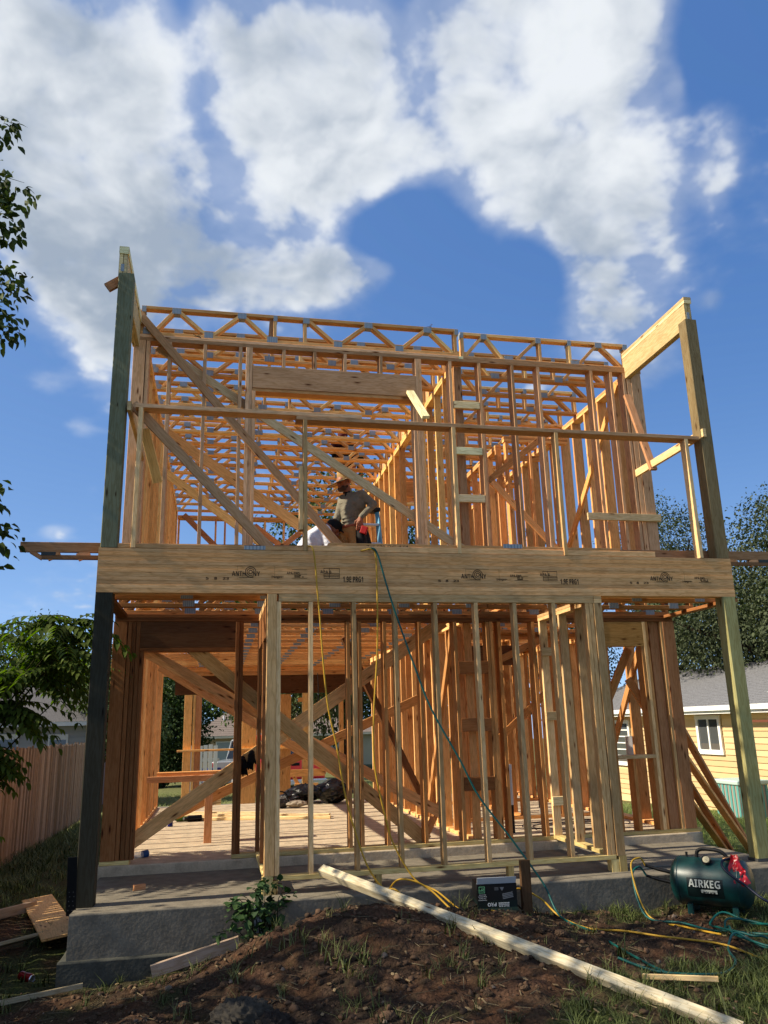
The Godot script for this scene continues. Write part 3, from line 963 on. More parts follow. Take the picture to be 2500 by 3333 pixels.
func upper_front_wall() -> void:
	var t := "spf_tan"
	var zb := Z0 - SIX
	rail(house, "top_plate", 0.015, 3.79, 5.567, 5.604, zb, Z0, t)
	rail(house, "top_plate", 3.85, 6.195, 5.567, 5.604, zb, Z0 - 0.003, t)
	rail(house, "top_plate", 3.79, 3.849, 5.567, 5.600, zb, Z0 - 0.004, "spf_pale")
	rail(house, "top_plate", 0.017, 4.06, 5.528, 5.566, zb, Z0 - 0.002, t)
	rail(house, "top_plate", 4.062, 6.193, 5.528, 5.566, zb, Z0 - 0.001, t)
	rail(house, "bottom_plate", 0.015, 6.195, 2.846, 2.884, zb, Z0, t)
	post(house, "corner_board", 0.022, 0.150, 2.885, 5.527, zb, Z0 - 0.001, "spf_tan")
	for x in [0.158, 0.396, 0.780, 1.175, 1.256, 1.294, 3.240, 3.279, 3.656, 4.024, 4.447, 4.787, 5.492, 5.757]:
		post(house, "stud", x, x + TWO, 2.885, 5.527, zb, Z0 - 0.002, t)
	post(house, "stud", 1.333, 1.370, 2.885, 4.995, zb, Z0 - 0.001, t)
	post(house, "stud", 3.201, 3.239, 2.885, 4.995, zb, Z0 - 0.003, t)
	for k in 2: rail(house, "header", 1.334, 3.239, 5.034, 5.305, Z0 - 0.040 - 0.075 * k, Z0 + 0.001 - 0.075 * k, "spf_tan")
	rail(house, "header", 1.334, 3.239, 4.996, 5.033, zb, Z0 - 0.012, "spf_warm")
	for x in [1.667, 2.025, 2.380, 2.808]: post(house, "cripple_stud", x, x + TWO, 5.306, 5.527, zb, Z0 - 0.002, t)
	post(house, "corner_board", 5.935, 5.973, 2.885, 5.527, zb, Z0 - 0.003, "spf_tan")
	post(house, "corner_board", 5.985, 6.040, 2.885, 5.527, zb + 0.01, Z0 - 0.002, "spf_tan")
	post(house, "corner_board", 6.044, 6.182, 2.885, 5.527, zb, Z0, "spf_tan")
	for y in [4.925, 4.345, 3.765]: rail(house, "block", 3.700, 4.020, y, y + FOUR, Z0 - 0.04, Z0 - 0.002, "spf_pale")
	post(house, "stud", 3.765, 3.860, 2.885, 5.527, zb - 0.042, zb - 0.004, "spf_tan")
	post(house, "stud", 4.09, 4.128, 2.885, 5.0, zb - 0.10, zb - 0.002, "spf_red")
	rail(house, "scab_board", 5.272, 6.215, 3.586, 3.672, Z0 + 0.002, Z0 + 0.040, "spf_pale")
	stick(house, "brace", Vector3(5.93, 5.19, -1.33), Vector3(5.985, 4.12, -1.02), FOUR, TWO, Vector3.RIGHT, "spf_red")
	# long temporary braces: one across the front, one behind the studs, one from the rail's corner
	stick(house, "brace", Vector3(-0.005, 5.915, Z0 + 0.022), Vector3(2.52, 2.95, Z0 + 0.022), FOUR, TWO, Vector3.UP, "spf_tan")
	stick(house, "brace", Vector3(0.27, 5.53, zb - 0.022), Vector3(4.15, 2.99, zb - 0.022), FOUR + 0.01, TWO, Vector3.UP, "spf_pale")
	stick(house, "brace", Vector3(0.20, 4.235, -0.12), Vector3(1.47, 2.89, -0.12), FOUR, TWO, Vector3.UP, "spf_tan")
	stick(house, "brace", Vector3(0.16, 5.10, -2.9), Vector3(3.1, 3.06, -2.9), 0.13, TWO, Vector3.UP, "spf_gold")
	stick(house, "brace", Vector3(0.16, 4.68, -3.3), Vector3(2.5, 2.97, -3.3), 0.11, TWO, Vector3.UP, "spf_gold")
	stick(house, "brace", Vector3(4.62, 4.62, -3.0), Vector3(6.04, 3.1, -3.0), FOUR, TWO, Vector3.UP, "spf_warm")
	stick(house, "brace", Vector3(4.62, 4.52, -3.0), Vector3(5.60, 5.30, -3.0), FOUR, TWO, Vector3.UP, "spf_warm")
	stick(house, "brace", Vector3(6.03, 5.52, -1.72), Vector3(6.03, 3.0, -4.35), FOUR, TWO, Vector3.UP, "spf_gold")

func upper_rooms() -> void:
	wall_z(0.02, 0.16, Z0 - SIX - 0.003, -9.1, 2.846, 5.604, 0.406, "spf_gold")
	wall_z(6.055, 6.195, Z0 - SIX - 0.003, -9.1, 2.846, 5.604, 0.406, "spf_warm")
	wall_z(3.755, 3.845, Z0 - SIX - 0.050, -9.1, 2.846, 5.604, 0.42, "spf_gold", [5, 6])
	wall_z(4.95, 5.04, -3.45, -5.4, 2.846, 5.25, 0.38, "spf_warm")
	wall_x(-3.35, -3.44, 5.05, 6.05, 2.846, 5.35, 0.36, "spf_warm", [])
	wall_x(-5.40, -5.49, 3.85, 6.05, 2.846, 5.30, 0.36, "spf_warm", [2])
	wall_x(-7.40, -7.49, 3.85, 6.05, 2.846, 5.604, 0.45, "spf_warm", [])
	for k in 2: rail(house, "header", 3.86, 4.94, 4.96, 5.20, -5.36 + 0.045 * k, -5.32 + 0.045 * k, "spf_warm")
	for z in [-4.1, -6.6]:
		rail(house, "ceiling_tie", 3.86, 6.05, 5.25, 5.34, z - TWO, z, "spf_gold")
	# the far wall
	rail(house, "top_plate", 0.16, 6.05, 5.45, 5.487, -9.24, -9.10, "spf_gold")
	rail(house, "top_plate", 0.16, 6.05, 5.488, 5.526, -9.24, -9.101, "spf_gold")
	for x in [0.165, 0.9, 1.09, 1.90, 2.29, 2.7, 3.2, 3.7, 4.3, 4.9, 5.5, 6.0]: post(house, "stud", x, x + TWO, 2.846, 5.449, -9.22, -9.12, "spf_gold")
	for b in [[0.28, 5.53, 0.95, 4.86], [1.70, 5.34, 2.32, 4.86], [2.80, 5.34, 2.22, 4.86]]:
		stick(house, "brace", Vector3(b[0], b[1], -9.08), Vector3(b[2], b[3], -9.08), 0.11, TWO, Vector3.UP, "spf_red")
	# sheets stood upright on the roof trusses beyond the partition
	for p in [[-3.0, 0.5], [-4.4, 0.7], [-6.2, 0.6]]:
		plate_z(house, "sheathing_panel", 3.87, 3.882, 5.61, 5.95, p[0], p[0] - p[1], "panel")

func roof_trusses() -> void:
	var left := [[0.23, 0, 0.445, 1], [0.49, 1, 0.81, 0], [0.87, 0, 1.18, 1], [1.22, 1, 1.52, 0], [1.580, 0, 1.580, 1], [1.931, 0, 1.931, 1], [1.98, 1, 2.30, 0], [2.335, 0, 2.665, 1], [2.71, 1, 3.04, 0], [3.075, 0, 3.39, 1], [3.435, 1, 3.72, 0], [3.76, 0, 3.76, 1], [0.10, 0, 0.10, 1]]
	var lp := [[0.467, 1], [1.20, 1], [1.585, 1, 0.045], [1.945, 1, 0.075], [2.687, 1], [3.414, 1], [3.78, 1, 0.045], [0.83, 0], [1.55, 0, 0.12], [2.318, 0], [3.057, 0], [0.11, 1, 0.045], [0.16, 0]]
	var right := [[3.87, 0, 3.87, 1], [3.90, 0, 4.125, 1], [4.17, 1, 4.38, 0], [4.56, 0, 4.84, 1], [4.882, 0, 4.882, 1], [5.283, 0, 5.283, 1], [5.40, 0, 5.66, 1], [5.70, 1, 5.98, 0], [6.05, 0, 6.05, 1]]
	var rp := [[3.865, 1, 0.04], [4.148, 1, 0.075], [4.865, 1, 0.07], [5.283, 1, 0.05], [5.68, 1, 0.09], [6.05, 1, 0.06], [4.46, 0, 0.11], [5.34, 0, 0.11]]
	for i in 16:
		var z := -1.445 - 0.510 * i
		truss("roof_truss", 0.085, 3.80, 5.607, 5.962, z, left, lp, "spf_roof", i < 9)
		truss("roof_truss", 3.846, 6.075, 5.606, 5.960, z - 0.06, right, rp, "spf_roof", i < 6)
	stick(house, "broken_block", Vector3(1.53, 5.66, -1.45), Vector3(1.545, 5.93, -1.45), 0.05, 0.03, Vector3.RIGHT, "spf_red")

func balcony() -> void:
	var t := "bay"
	# flat rail boards, lapped near the middle
	rail(house, "rail_board", 0.235, 2.33, 4.162, 4.200, -0.139, 0.0, "spf_tan")
	rail(house, "rail_board", 1.70, 5.93, 4.122, 4.160, -0.141, 0.002, "spf_tan")
	post(house, "baluster", 0.265, 0.303, 2.852, 4.16, -FOUR, 0.006, t)
	for x in [[1.765, 1.803], [3.222, 3.262], [4.300, 4.338], [5.757, 5.797]]:
		post(house, "baluster", x[0], x[1], 2.852, 4.121, -FOUR, 0.004, t)
	post(house, "baluster", 1.728, 1.764, 3.05, 3.66, -FOUR, 0.0, "bay")
	plate_z(house, "side_rail", 5.962, 6.0, 4.148, 4.237, 0.035, Z0 + 0.003, "spf_pale")
	plate_z(house, "side_rail", 0.165, 0.203, 4.115, 4.203, 0.035, Z0 + 0.003, "spf_pale")
	stick(house, "brace", Vector3(0.30, 4.05, -0.25), Vector3(0.42, 3.62, -0.55), FOUR, TWO, Vector3.RIGHT, "spf_gold")
	stick(house, "brace", Vector3(3.16, 5.08, Z0 + 0.03), Vector3(3.24, 4.62, -1.0), FOUR, TWO, Vector3.RIGHT, "spf_pale")
	# boards on top of the beam
	rail(house, "rim_board", 0.155, 1.78, 2.852, 2.890, -0.13, -0.001, "glulam")
	rail(house, "rim_board", 1.81, 5.27, 2.852, 2.905, -0.13, -0.003, "glulam")
	rail(house, "rim_board", 2.0, 4.9, 2.906, 2.935, -0.128, -0.014, "spf_warm")
	part("tie_plate", plate_box(Vector3(0.19, 0.035, 0.004)), steel_plate, house, Transform3D(Basis(), Vector3(1.33, 2.871, 0.001)))
	part("tie_plate", plate_box(Vector3(0.19, 0.04, 0.004)), steel_plate, house, Transform3D(Basis(), Vector3(3.78, 2.935, -0.012)))
	var ink := flat(Color(0.10, 0.09, 0.08), 0.9)
	text(house, "pencil_note", "Tri (2) DC 1/4", 0.026, 0.40, Transform3D(Basis(), Vector3(2.55, 2.905, -0.0125)), ink, false)

# ------------------------------------------------------------------ plants
func leaf_mat(back: Color) -> StandardMaterial3D:
	var m := flat(Color.WHITE, 0.65, 0.0, 0.25)
	m.vertex_color_use_as_albedo = true
	m.backlight_enabled = true
	m.backlight = back
	m.cull_mode = BaseMaterial3D.CULL_DISABLED
	return m

# one leaf, folded along its rib and drooping at the tip
func leaf_mesh(width: float) -> ArrayMesh:
	var b := Buf.new()
	var rows := [[0.0, 0.02, 0.0], [0.30, 0.5, 0.02], [0.62, 0.42, -0.02], [1.0, 0.0, -0.14]]
	for r in rows:
		for s in [-1.0, 0.0, 1.0]:
			b.v.append(Vector3(s * r[1] * width, r[2] + absf(s) * 0.07 * r[1] * 2.0, r[0]))
			b.n.append(Vector3(-s * 0.25, 1, 0.15).normalized())
			b.uv.append(Vector2(s * 0.5 + 0.5, r[0]))
	for i in 3:
		for j in 2:
			var q := i * 3 + j
			b.idx.append_array([q, q + 1, q + 3, q + 1, q + 4, q + 3])
	return done(b)

func multi(called: String, mesh: Mesh, mat: Material, xfs: Array, cols: Array, parent: Node = null) -> MultiMeshInstance3D:
	var mm := MultiMesh.new()
	mm.transform_format = MultiMesh.TRANSFORM_3D
	mm.use_colors = true
	mm.mesh = mesh
	mm.instance_count = xfs.size()
	for i in xfs.size():
		mm.set_instance_transform(i, xfs[i])
		mm.set_instance_color(i, cols[i])
	var o := MultiMeshInstance3D.new()
	o.multimesh = mm
	o.material_override = mat
	put(o, called, parent)
	o.set_meta("kind", "stuff")
	return o

func rand_dir(r: RandomNumberGenerator) -> Vector3:
	var v := Vector3(r.randfn(), r.randfn(), r.randfn())
	return v.normalized()

# leaves in many small sprays; clumps are [centre, radii, sprays, leaves per spray, spray size]
func crown(parent: Node, clumps: Array, size: float, width: float, dark: Color, light: Color, back: Color, s: int, droop := 0.5) -> MultiMeshInstance3D:
	var r := RandomNumberGenerator.new()
	r.seed = s
	var xfs := []
	var cols := []
	for c in clumps:
		for k in c[2]:
			var d := rand_dir(r)
			var rad := pow(r.randf(), 0.45)
			var p: Vector3 = c[0] + d * rad * c[1]
			var shade := r.randf()
			for l in c[3]:
				var q: Vector3 = p + Vector3(r.randfn(), r.randfn() * 0.7, r.randfn()) * c[4]
				var f := (rand_dir(r) + d * 0.6 + Vector3.DOWN * droop).normalized()
				var up := (rand_dir(r) * 0.8 + Vector3.UP).normalized()
				var x := up.cross(f).normalized()
				var y := f.cross(x)
				var k2 := size * r.randf_range(0.65, 1.25)
				xfs.append(Transform3D(Basis(x * k2, y * k2, f * k2), q))
				cols.append(dark.lerp(light, clamp(shade * 0.6 + r.randf() * 0.5, 0.0, 1.0)))
	return multi("crown", leaf_mesh(width), leaf_mat(back), xfs, cols, parent)

func bark(c: Color) -> StandardMaterial3D:
	var m := flat(c, 0.95, 0.0, 0.2)
	m.albedo_texture = speckle(61, 0.03, 0.45, 1.0)
	m.uv1_scale = Vector3(1, 3, 1)
	return m

func limbs(parent: Node, lines: Array, mat: Material) -> void:
	var b := Buf.new()
	var r := RandomNumberGenerator.new()
	r.seed = 12
	for l in lines:
		var p0: Vector3 = l[0]
		var p1: Vector3 = l[1]
		var pts := []
		var rad := []
		var n := 7
		for i in n:
			var t := float(i) / (n - 1)
			var w := Vector3(r.randf() - 0.5, 0, r.randf() - 0.5) * p0.distance_to(p1) * 0.07 * sin(t * PI)
			pts.append(p0.lerp(p1, t) + w + Vector3.UP * sin(t * PI) * l[4])
			rad.append(lerpf(l[2], l[3], t))
		tube_into(b, pts, rad, 8)
	part("trunk", done(b), mat, parent)

# far trees carry more, smaller leaves than sprays alone would give
func tree(called: String, label: String, base: Vector3, trunk_r: float, crowns: Array, size: float, dark: Color, light: Color, s: int, group := "", width := 0.55) -> Node3D:
	var o := thing(called, label, "tree", base, 0.0, group)
	var lines := []
	var mid: Vector3 = crowns[0][0]
	lines.append([Vector3.ZERO, mid * 0.75, trunk_r, trunk_r * 0.45, 0.0])
	for c in crowns:
		for k in 4:
			var a := k * 1.7 + s
			var tip: Vector3 = c[0] + Vector3(cos(a), 0.45 * sin(a * 1.3), sin(a)) * c[1] * 0.75
			lines.append([mid * (0.35 + 0.1 * k), tip, trunk_r * 0.4, trunk_r * 0.06, 0.25])
	limbs(o, lines, bark(Color(0.23, 0.19, 0.15)))
	var full := []
	for c in crowns: full.append([c[0], c[1], int(c[2] * 2.6), c[3] + 7, c[4] * 0.85])
	crown(o, full, size * 0.56, width, dark, light, Color(0.5, 0.6, 0.2), s)
	return o

func make_trees() -> void:
	var dark := Color(0.028, 0.042, 0.016)
	var light := Color(0.095, 0.125, 0.040)
	# the big one to the left, whose crown shades the foreground; only its branch tips reach into the photograph
	var o := thing("shade_tree", "broad-leaved tree left of the house with branch tips hanging in at the photo's left edge", "tree", Vector3(-3.3, -0.6, 1.2))
	var tips := []
	for p in [[-1.20, 7.05, 0.0], [-1.0, 6.35, 0.0], [-1.0, 5.95, 0.05], [-1.0, 5.35, 0.0], [-0.96, 4.95, 0.0], [-0.98, 3.30, 0.0], [-0.90, 2.98, 0.0], [-0.95, 2.70, -0.1]]:
		tips.append(Vector3(p[0], p[1], p[2]) - o.position)
	var lines := [[Vector3.ZERO, Vector3(0.2, 4.2, 0.1), 0.20, 0.10, 0.0], [Vector3(0.2, 4.2, 0.1), Vector3(-0.2, 8.2, 0.6), 0.10, 0.03, 0.0]]
	for k in 9:
		var a := k * 0.75
		lines.append([Vector3(0.1, 2.2 + 0.5 * k, 0.1), Vector3(2.2 * cos(a), 3.4 + 0.62 * k, 2.2 * sin(a) + 0.3), 0.05, 0.012, 0.3])
	for t in tips: lines.append([Vector3(0.1, t.y - 0.9, 0.1), t + Vector3(0.10, 0.04, 0.0), 0.030, 0.0015, 0.15])
	limbs(o, lines, bark(Color(0.20, 0.17, 0.14)))
	var cl := []
	for t in tips: cl.append([t + Vector3(-0.12, -0.03, 0.0), Vector3(0.34, 0.17, 0.25), 46, 4, 0.05])
	for c in [[-0.6, 3.9, 0.2, 1.2, 1.0, 1.2, 150], [-0.4, 6.1, 0.5, 1.5, 1.3, 1.4, 240], [-0.5, 4.9, 1.7, 1.6, 1.5, 1.5, 260], [-0.3, 4.2, 3.0, 1.5, 1.4, 1.1, 220], [0.2, 2.6, 1.6, 1.3, 0.9, 1.4, 150], [-0.3, 7.4, 0.9, 1.5, 1.0, 1.6, 210], [-1.6, 5.6, 1.4, 1.7, 2.0, 2.0, 240], [0.2, 3.0, 3.4, 1.2, 1.2, 1.0, 140], [-0.6, 6.4, 3.0, 1.5, 1.3, 1.4, 200], [0.1, 2.0, 0.1, 1.0, 0.7, 0.9, 110], [-0.7, 7.6, 3.6, 1.4, 1.0, 1.4, 150]]:
		cl.append([Vector3(c[0], c[1], c[2]), Vector3(c[3], c[4], c[5]), int(c[6] * 0.72), 7, 0.15])
	crown(o, cl, 0.088, 0.62, Color(0.022, 0.034, 0.012), Color(0.075, 0.105, 0.026), Color(0.55, 0.62, 0.12), 71, 0.9)
	# a sapling with feathered leaves against the fence
	o = thing("sapling", "bushy sapling with long feathered leaves in front of the wooden fence", "sapling", Vector3(-1.50, -0.6, -1.15))
	var r := RandomNumberGenerator.new()
	r.seed = 5
	var sticks := Buf.new()
	var xfs := []
	var cols := []
	var stems := []
	for k in 15:
		var top := Vector3(r.randf_range(-0.5, 1.12), r.randf_range(1.6, 2.95), r.randf_range(-0.7, 0.7))
		if k < 7: top = Vector3(r.randf_range(0.75, 1.2), r.randf_range(2.3, 3.0), r.randf_range(-0.5, 0.6))
		var pts := smooth_path([Vector3(r.randf() * 0.1, 0, 0), Vector3(top.x * 0.35, top.y * 0.6, top.z * 0.35), top], 4)
		tube_into(sticks, pts, [0.020, 0.017, 0.015, 0.012, 0.010, 0.008, 0.006, 0.005, 0.004], 5)
		stems.append(pts)
	for k in 760:
		var st: Array = stems[k % stems.size()]
		var p: Vector3 = st[r.randi_range(4, st.size() - 1)]
		var low: float = 2.35 if p.x > 0.62 else (1.95 if p.x > 0.4 else 0.9)
		if p.y < low and k % 5 != 0: continue
		if p.y < low and p.x > 0.4: continue
		var a := r.randf() * TAU
		var d := Vector3(cos(a), r.randf_range(0.0, 0.8), sin(a)).normalized()
		if k % 4 == 0: d = Vector3(1.0, r.randf_range(-0.1, 0.9), r.randf_range(-0.3, 0.7)).normalized()
		var len := r.randf_range(0.30, 0.62)
		var fr := []
		for i in 8:
			var t := i / 7.0
			fr.append(p + d * len * t + Vector3.DOWN * len * 0.55 * t * t)
		tube_into(sticks, fr, [0.004, 0.0035, 0.003, 0.0025, 0.002, 0.002, 0.0015, 0.001], 4)
		var side := d.cross(Vector3.UP).normalized()
		var g := r.randf()
		for i in range(1, 8):
			for s in [-1.0, 1.0]:
				var f: Vector3 = (side * s + (fr[i] - fr[i - 1]).normalized() * 0.7 + Vector3.DOWN * 0.45).normalized()
				var x: Vector3 = f.cross(Vector3.UP).normalized()
				var kk := 0.115 * (1.1 - 0.5 * absf(i / 7.0 - 0.45)) * r.randf_range(0.85, 1.15)
				xfs.append(Transform3D(Basis(x * kk, f.cross(x) * -kk, f * kk), fr[i]))
				cols.append(Color(0.034, 0.056, 0.014).lerp(Color(0.15, 0.20, 0.04), clamp(g * 0.7 + r.randf() * 0.35, 0, 1)))
	part("stem", done(sticks), bark(Color(0.25, 0.25, 0.14)), o)
	multi("foliage", leaf_mesh(0.36), leaf_mat(Color(0.85, 1.0, 0.15)), xfs, cols, o)
	tree("back_tree", "pale green tree behind the fence, left of the blackened post", Vector3(-2.5, -1.0, -19.0), 0.18, [[Vector3(0.3, 3.6, 0), Vector3(1.15, 1.3, 1.2), 190, 8, 0.16], [Vector3(1.1, 2.6, 0.3), Vector3(1.1, 1.4, 1.1), 150, 8, 0.16]], 0.17, Color(0.05, 0.075, 0.03), Color(0.16, 0.21, 0.085), 31)
	tree("tall_tree", "tallest tree behind the house, seen through the middle of the roof trusses", Vector3(6.2, -1.0, -26.0), 0.35, [[Vector3(0.3, 8.5, 0), Vector3(4.2, 4.6, 3.5), 620, 9, 0.36], [Vector3(-1.6, 5.2, 0.6), Vector3(3.4, 3.6, 3.0), 380, 9, 0.36]], 0.30, dark, light, 32)
	tree("round_tree", "round green tree behind the upper floor, left of the crouching worker", Vector3(2.6, -1.2, -32.0), 0.30, [[Vector3(0, 6.8, 0), Vector3(2.7, 4.3, 2.6), 480, 9, 0.32], [Vector3(1.6, 5.5, 0), Vector3(1.6, 3.0, 2.0), 160, 9, 0.3]], 0.28, Color(0.035, 0.06, 0.02), Color(0.12, 0.17, 0.055), 33)
	for t in [[-6.5, -62.0, 4.5, 5.0, 34, "leftmost of the dark trees behind the hip-roofed house"], [2.5, -66.0, 5.6, 5.5, 35, "dark tree right behind the ridge of the hip-roofed house"], [11.0, -63.0, 5.0, 5.0, 36, "dark tree behind the right end of the hip-roofed house"], [20.0, -60.0, 5.0, 5.5, 37, "rightmost of the dark trees behind the hip-roofed house"]]:
		tree("dark_tree", t[5], Vector3(t[0], -1.6, t[1]), 0.4, [[Vector3(0, t[2] + 0.8, 0), Vector3(t[3] + 0.4, t[2], 3.4), 420, 9, 0.5]], 0.50, Color(0.018, 0.032, 0.012), Color(0.06, 0.09, 0.03), t[4], "trees beyond the rear house")
	tree("neighbour_tree", "low tree beyond the fence left of the photo, shading the strip beside the house", Vector3(-6.3, -0.8, -7.0), 0.16, [[Vector3(0, 4.4, 0.6), Vector3(1.9, 1.25, 3.4), 420, 9, 0.2]], 0.16, Color(0.03, 0.045, 0.015), Color(0.10, 0.13, 0.04), 39)
	for t in [[-1.5, -34.0, 2.6, 2.2, 61, "bushy dark tree behind the left wall's rear studs"], [-9.0, -42.0, 4.5, 3.6, 62, "dark tree between the grey house and the hip-roofed house"], [-16.0, -48.0, 5.0, 4.0, 63, "dark tree behind the grey house's roof"]]:
		tree("dark_tree", t[5], Vector3(t[0], -1.4, t[1]), 0.3, [[Vector3(0, t[2] + 0.2, 0), Vector3(t[3], t[2], t[3]), 420, 9, 0.3]], 0.32, Color(0.018, 0.034, 0.012), Color(0.065, 0.10, 0.03), t[4], "trees beyond the rear house")
	var od := Color(0.026, 0.037, 0.020)
	var ol := Color(0.105, 0.125, 0.062)
	tree("oak_tree", "spreading oak with heavy dark limbs over the yellow house's roof", Vector3(19.0, -1.1, -14.0), 0.50, [[Vector3(0.5, 7.4, 0.8), Vector3(3.2, 2.4, 3.6), 760, 10, 0.26], [Vector3(-1.0, 5.4, -2.4), Vector3(3.2, 2.0, 3.4), 620, 10, 0.26], [Vector3(-0.5, 5.0, 1.8), Vector3(2.8, 1.9, 2.8), 480, 10, 0.26], [Vector3(1.5, 3.9, -1.0), Vector3(3.0, 1.4, 5.0), 420, 10, 0.26]], 0.19, od, ol, 41)
	tree("oak_tree", "thin-crowned oak between the balcony's right corner and the wall studs", Vector3(17.6, -1.1, -20.5), 0.35, [[Vector3(0.2, 8.2, 0), Vector3(2.3, 2.6, 2.2), 340, 9, 0.25], [Vector3(0.8, 5.6, 0.8), Vector3(2.6, 2.2, 2.6), 360, 9, 0.25]], 0.18, od, ol, 42)
	tree("oak_tree", "oak farthest back, seen between the upper right wall's studs", Vector3(12.6, -1.2, -23.5), 0.35, [[Vector3(0, 6.6, 0), Vector3(3.0, 3.6, 2.6), 460, 9, 0.28], [Vector3(2.4, 5.0, 0), Vector3(2.2, 2.6, 2.0), 240, 9, 0.28]], 0.20, od, ol, 43)
	# vine on the porch edge
	var v := thing("vine", "leafy vine climbing over the porch slab's edge by the bay's left post", "vine", Vector3(1.42, -0.3, 0.32))
	xfs = []
	cols = []
	var vs := Buf.new()
	for k in 16:
		var e := Vector3(r.randf_range(-0.35, 0.30), r.randf_range(0.12, 0.46), r.randf_range(-0.12, 0.12))
		var fr := smooth_path([Vector3(r.randf_range(-0.1, 0.15), -0.1, 0), e * Vector3(0.5, 0.9, 0.8), e], 4)
		tube_into(vs, fr, [0.003], 4)
		for i in range(2, fr.size()):
			for n in 2:
				var f := (rand_dir(r) + Vector3(0, -0.3, 0.6)).normalized()
				var x: Vector3 = f.cross(Vector3.UP).normalized()
				var kk := r.randf_range(0.04, 0.085)
				xfs.append(Transform3D(Basis(x * kk, f.cross(x) * -kk, f * kk), fr[i] + rand_dir(r) * 0.03))
				cols.append(Color(0.020, 0.045, 0.018).lerp(Color(0.06, 0.11, 0.035), r.randf()))
	part("stem", done(vs), bark(Color(0.15, 0.18, 0.10)), v)
	multi("foliage", leaf_mesh(0.75), leaf_mat(Color(0.4, 0.6, 0.15)), xfs, cols, v)

# ------------------------------------------------------------------ grass, clods, straw
func blades() -> ArrayMesh:
	var b := Buf.new()
	var r := RandomNumberGenerator.new()
	r.seed = 8
	for k in 7:
		var a := r.randf() * TAU
		var d := Vector3(cos(a), 0, sin(a))
		var o := Vector3(r.randfn(), 0, r.randfn()) * 0.10
		var s := d.cross(Vector3.UP) * r.randf_range(0.014, 0.03)
		var h := r.randf_range(0.6, 1.1)
		var lean := r.randf_range(0.15, 1.1)
		var p := [o, o + d * lean * 0.25 + Vector3.UP * h * 0.55, o + d * lean + Vector3.UP * h]
		var nn := (Vector3.UP + d * -0.4).normalized()
		b.quad(p[0] - s, p[0] + s, p[1] + s * 0.8, p[1] - s * 0.8, nn)
		b.tri(p[1] - s * 0.8, p[1] + s * 0.8, p[2], nn)
	return done(b)

func scatter_grass(called: String, label: String, count: int, s: int, x0: float, x1: float, z0: float, z1: float, h0: float, h1: float, dark: Color, light: Color, keep: Callable) -> void:
	var r := RandomNumberGenerator.new()
	r.seed = s
	var xfs := []
	var cols := []
	for i in count:
		var x := r.randf_range(x0, x1)
		var z := r.randf_range(z0, z1)
		var k: float = keep.call(x, z)
		if r.randf() > k: continue
		var h := r.randf_range(h0, h1) * (0.6 + 0.5 * k)
		var wd := h * r.randf_range(0.8, 1.4)
		xfs.append(Transform3D(Basis(Vector3.UP, r.randf() * TAU).scaled(Vector3(wd, h, wd)), Vector3(x, ground_y(x, z) - 0.006, z)))
		cols.append(dark.lerp(light, r.randf()))
	var o := multi(called, blades(), leaf_mat(Color(0.4, 0.5, 0.1)), xfs, cols)
	tag(o, label, "grass", "", "stuff")

func clod_mesh(s: int) -> ArrayMesh:
	var sp := SphereMesh.new()
	sp.radial_segments = 7
	sp.rings = 4
	sp.radius = 0.5
	sp.height = 1.0
	var a := sp.get_mesh_arrays()
	var v: PackedVector3Array = a[Mesh.ARRAY_VERTEX]
	var n := noise(1.6, 2, s)
	for i in v.size(): v[i] = v[i] * (1.0 + 0.75 * n.get_noise_3d(v[i].x * 2, v[i].y * 2, v[i].z * 2)) * Vector3(1, 0.75, 1)
	a[Mesh.ARRAY_VERTEX] = v
	var m := ArrayMesh.new()
	m.add_surface_from_arrays(Mesh.PRIMITIVE_TRIANGLES, a)
	var st := SurfaceTool.new()
	st.create_from(m, 0)
	st.deindex()
	st.generate_normals()
	return st.commit()

func rock(s: int) -> ArrayMesh:
	var b := Buf.new()
	var n := noise(2.4, 5, s)
	n.fractal_type = FastNoiseLite.FRACTAL_RIDGED
	var w := 49
	var h := 25
	for i in h:
		for j in w:
			var a := TAU * (j % (w - 1)) / (w - 1)
			var t := PI * i / (h - 1)
			var q := Vector3(cos(a) * sin(t), cos(t), sin(a) * sin(t))
			b.v.append(q * 0.5 * (0.82 + 0.34 * n.get_noise_3d(q.x, q.y, q.z) + 0.12 * n.get_noise_3d(q.x * 3.0, q.y * 3.0, q.z * 3.0)))
			b.uv.append(Vector2(j, i) * 0.1)
	grid_faces(b, w, h)
	return done(b)

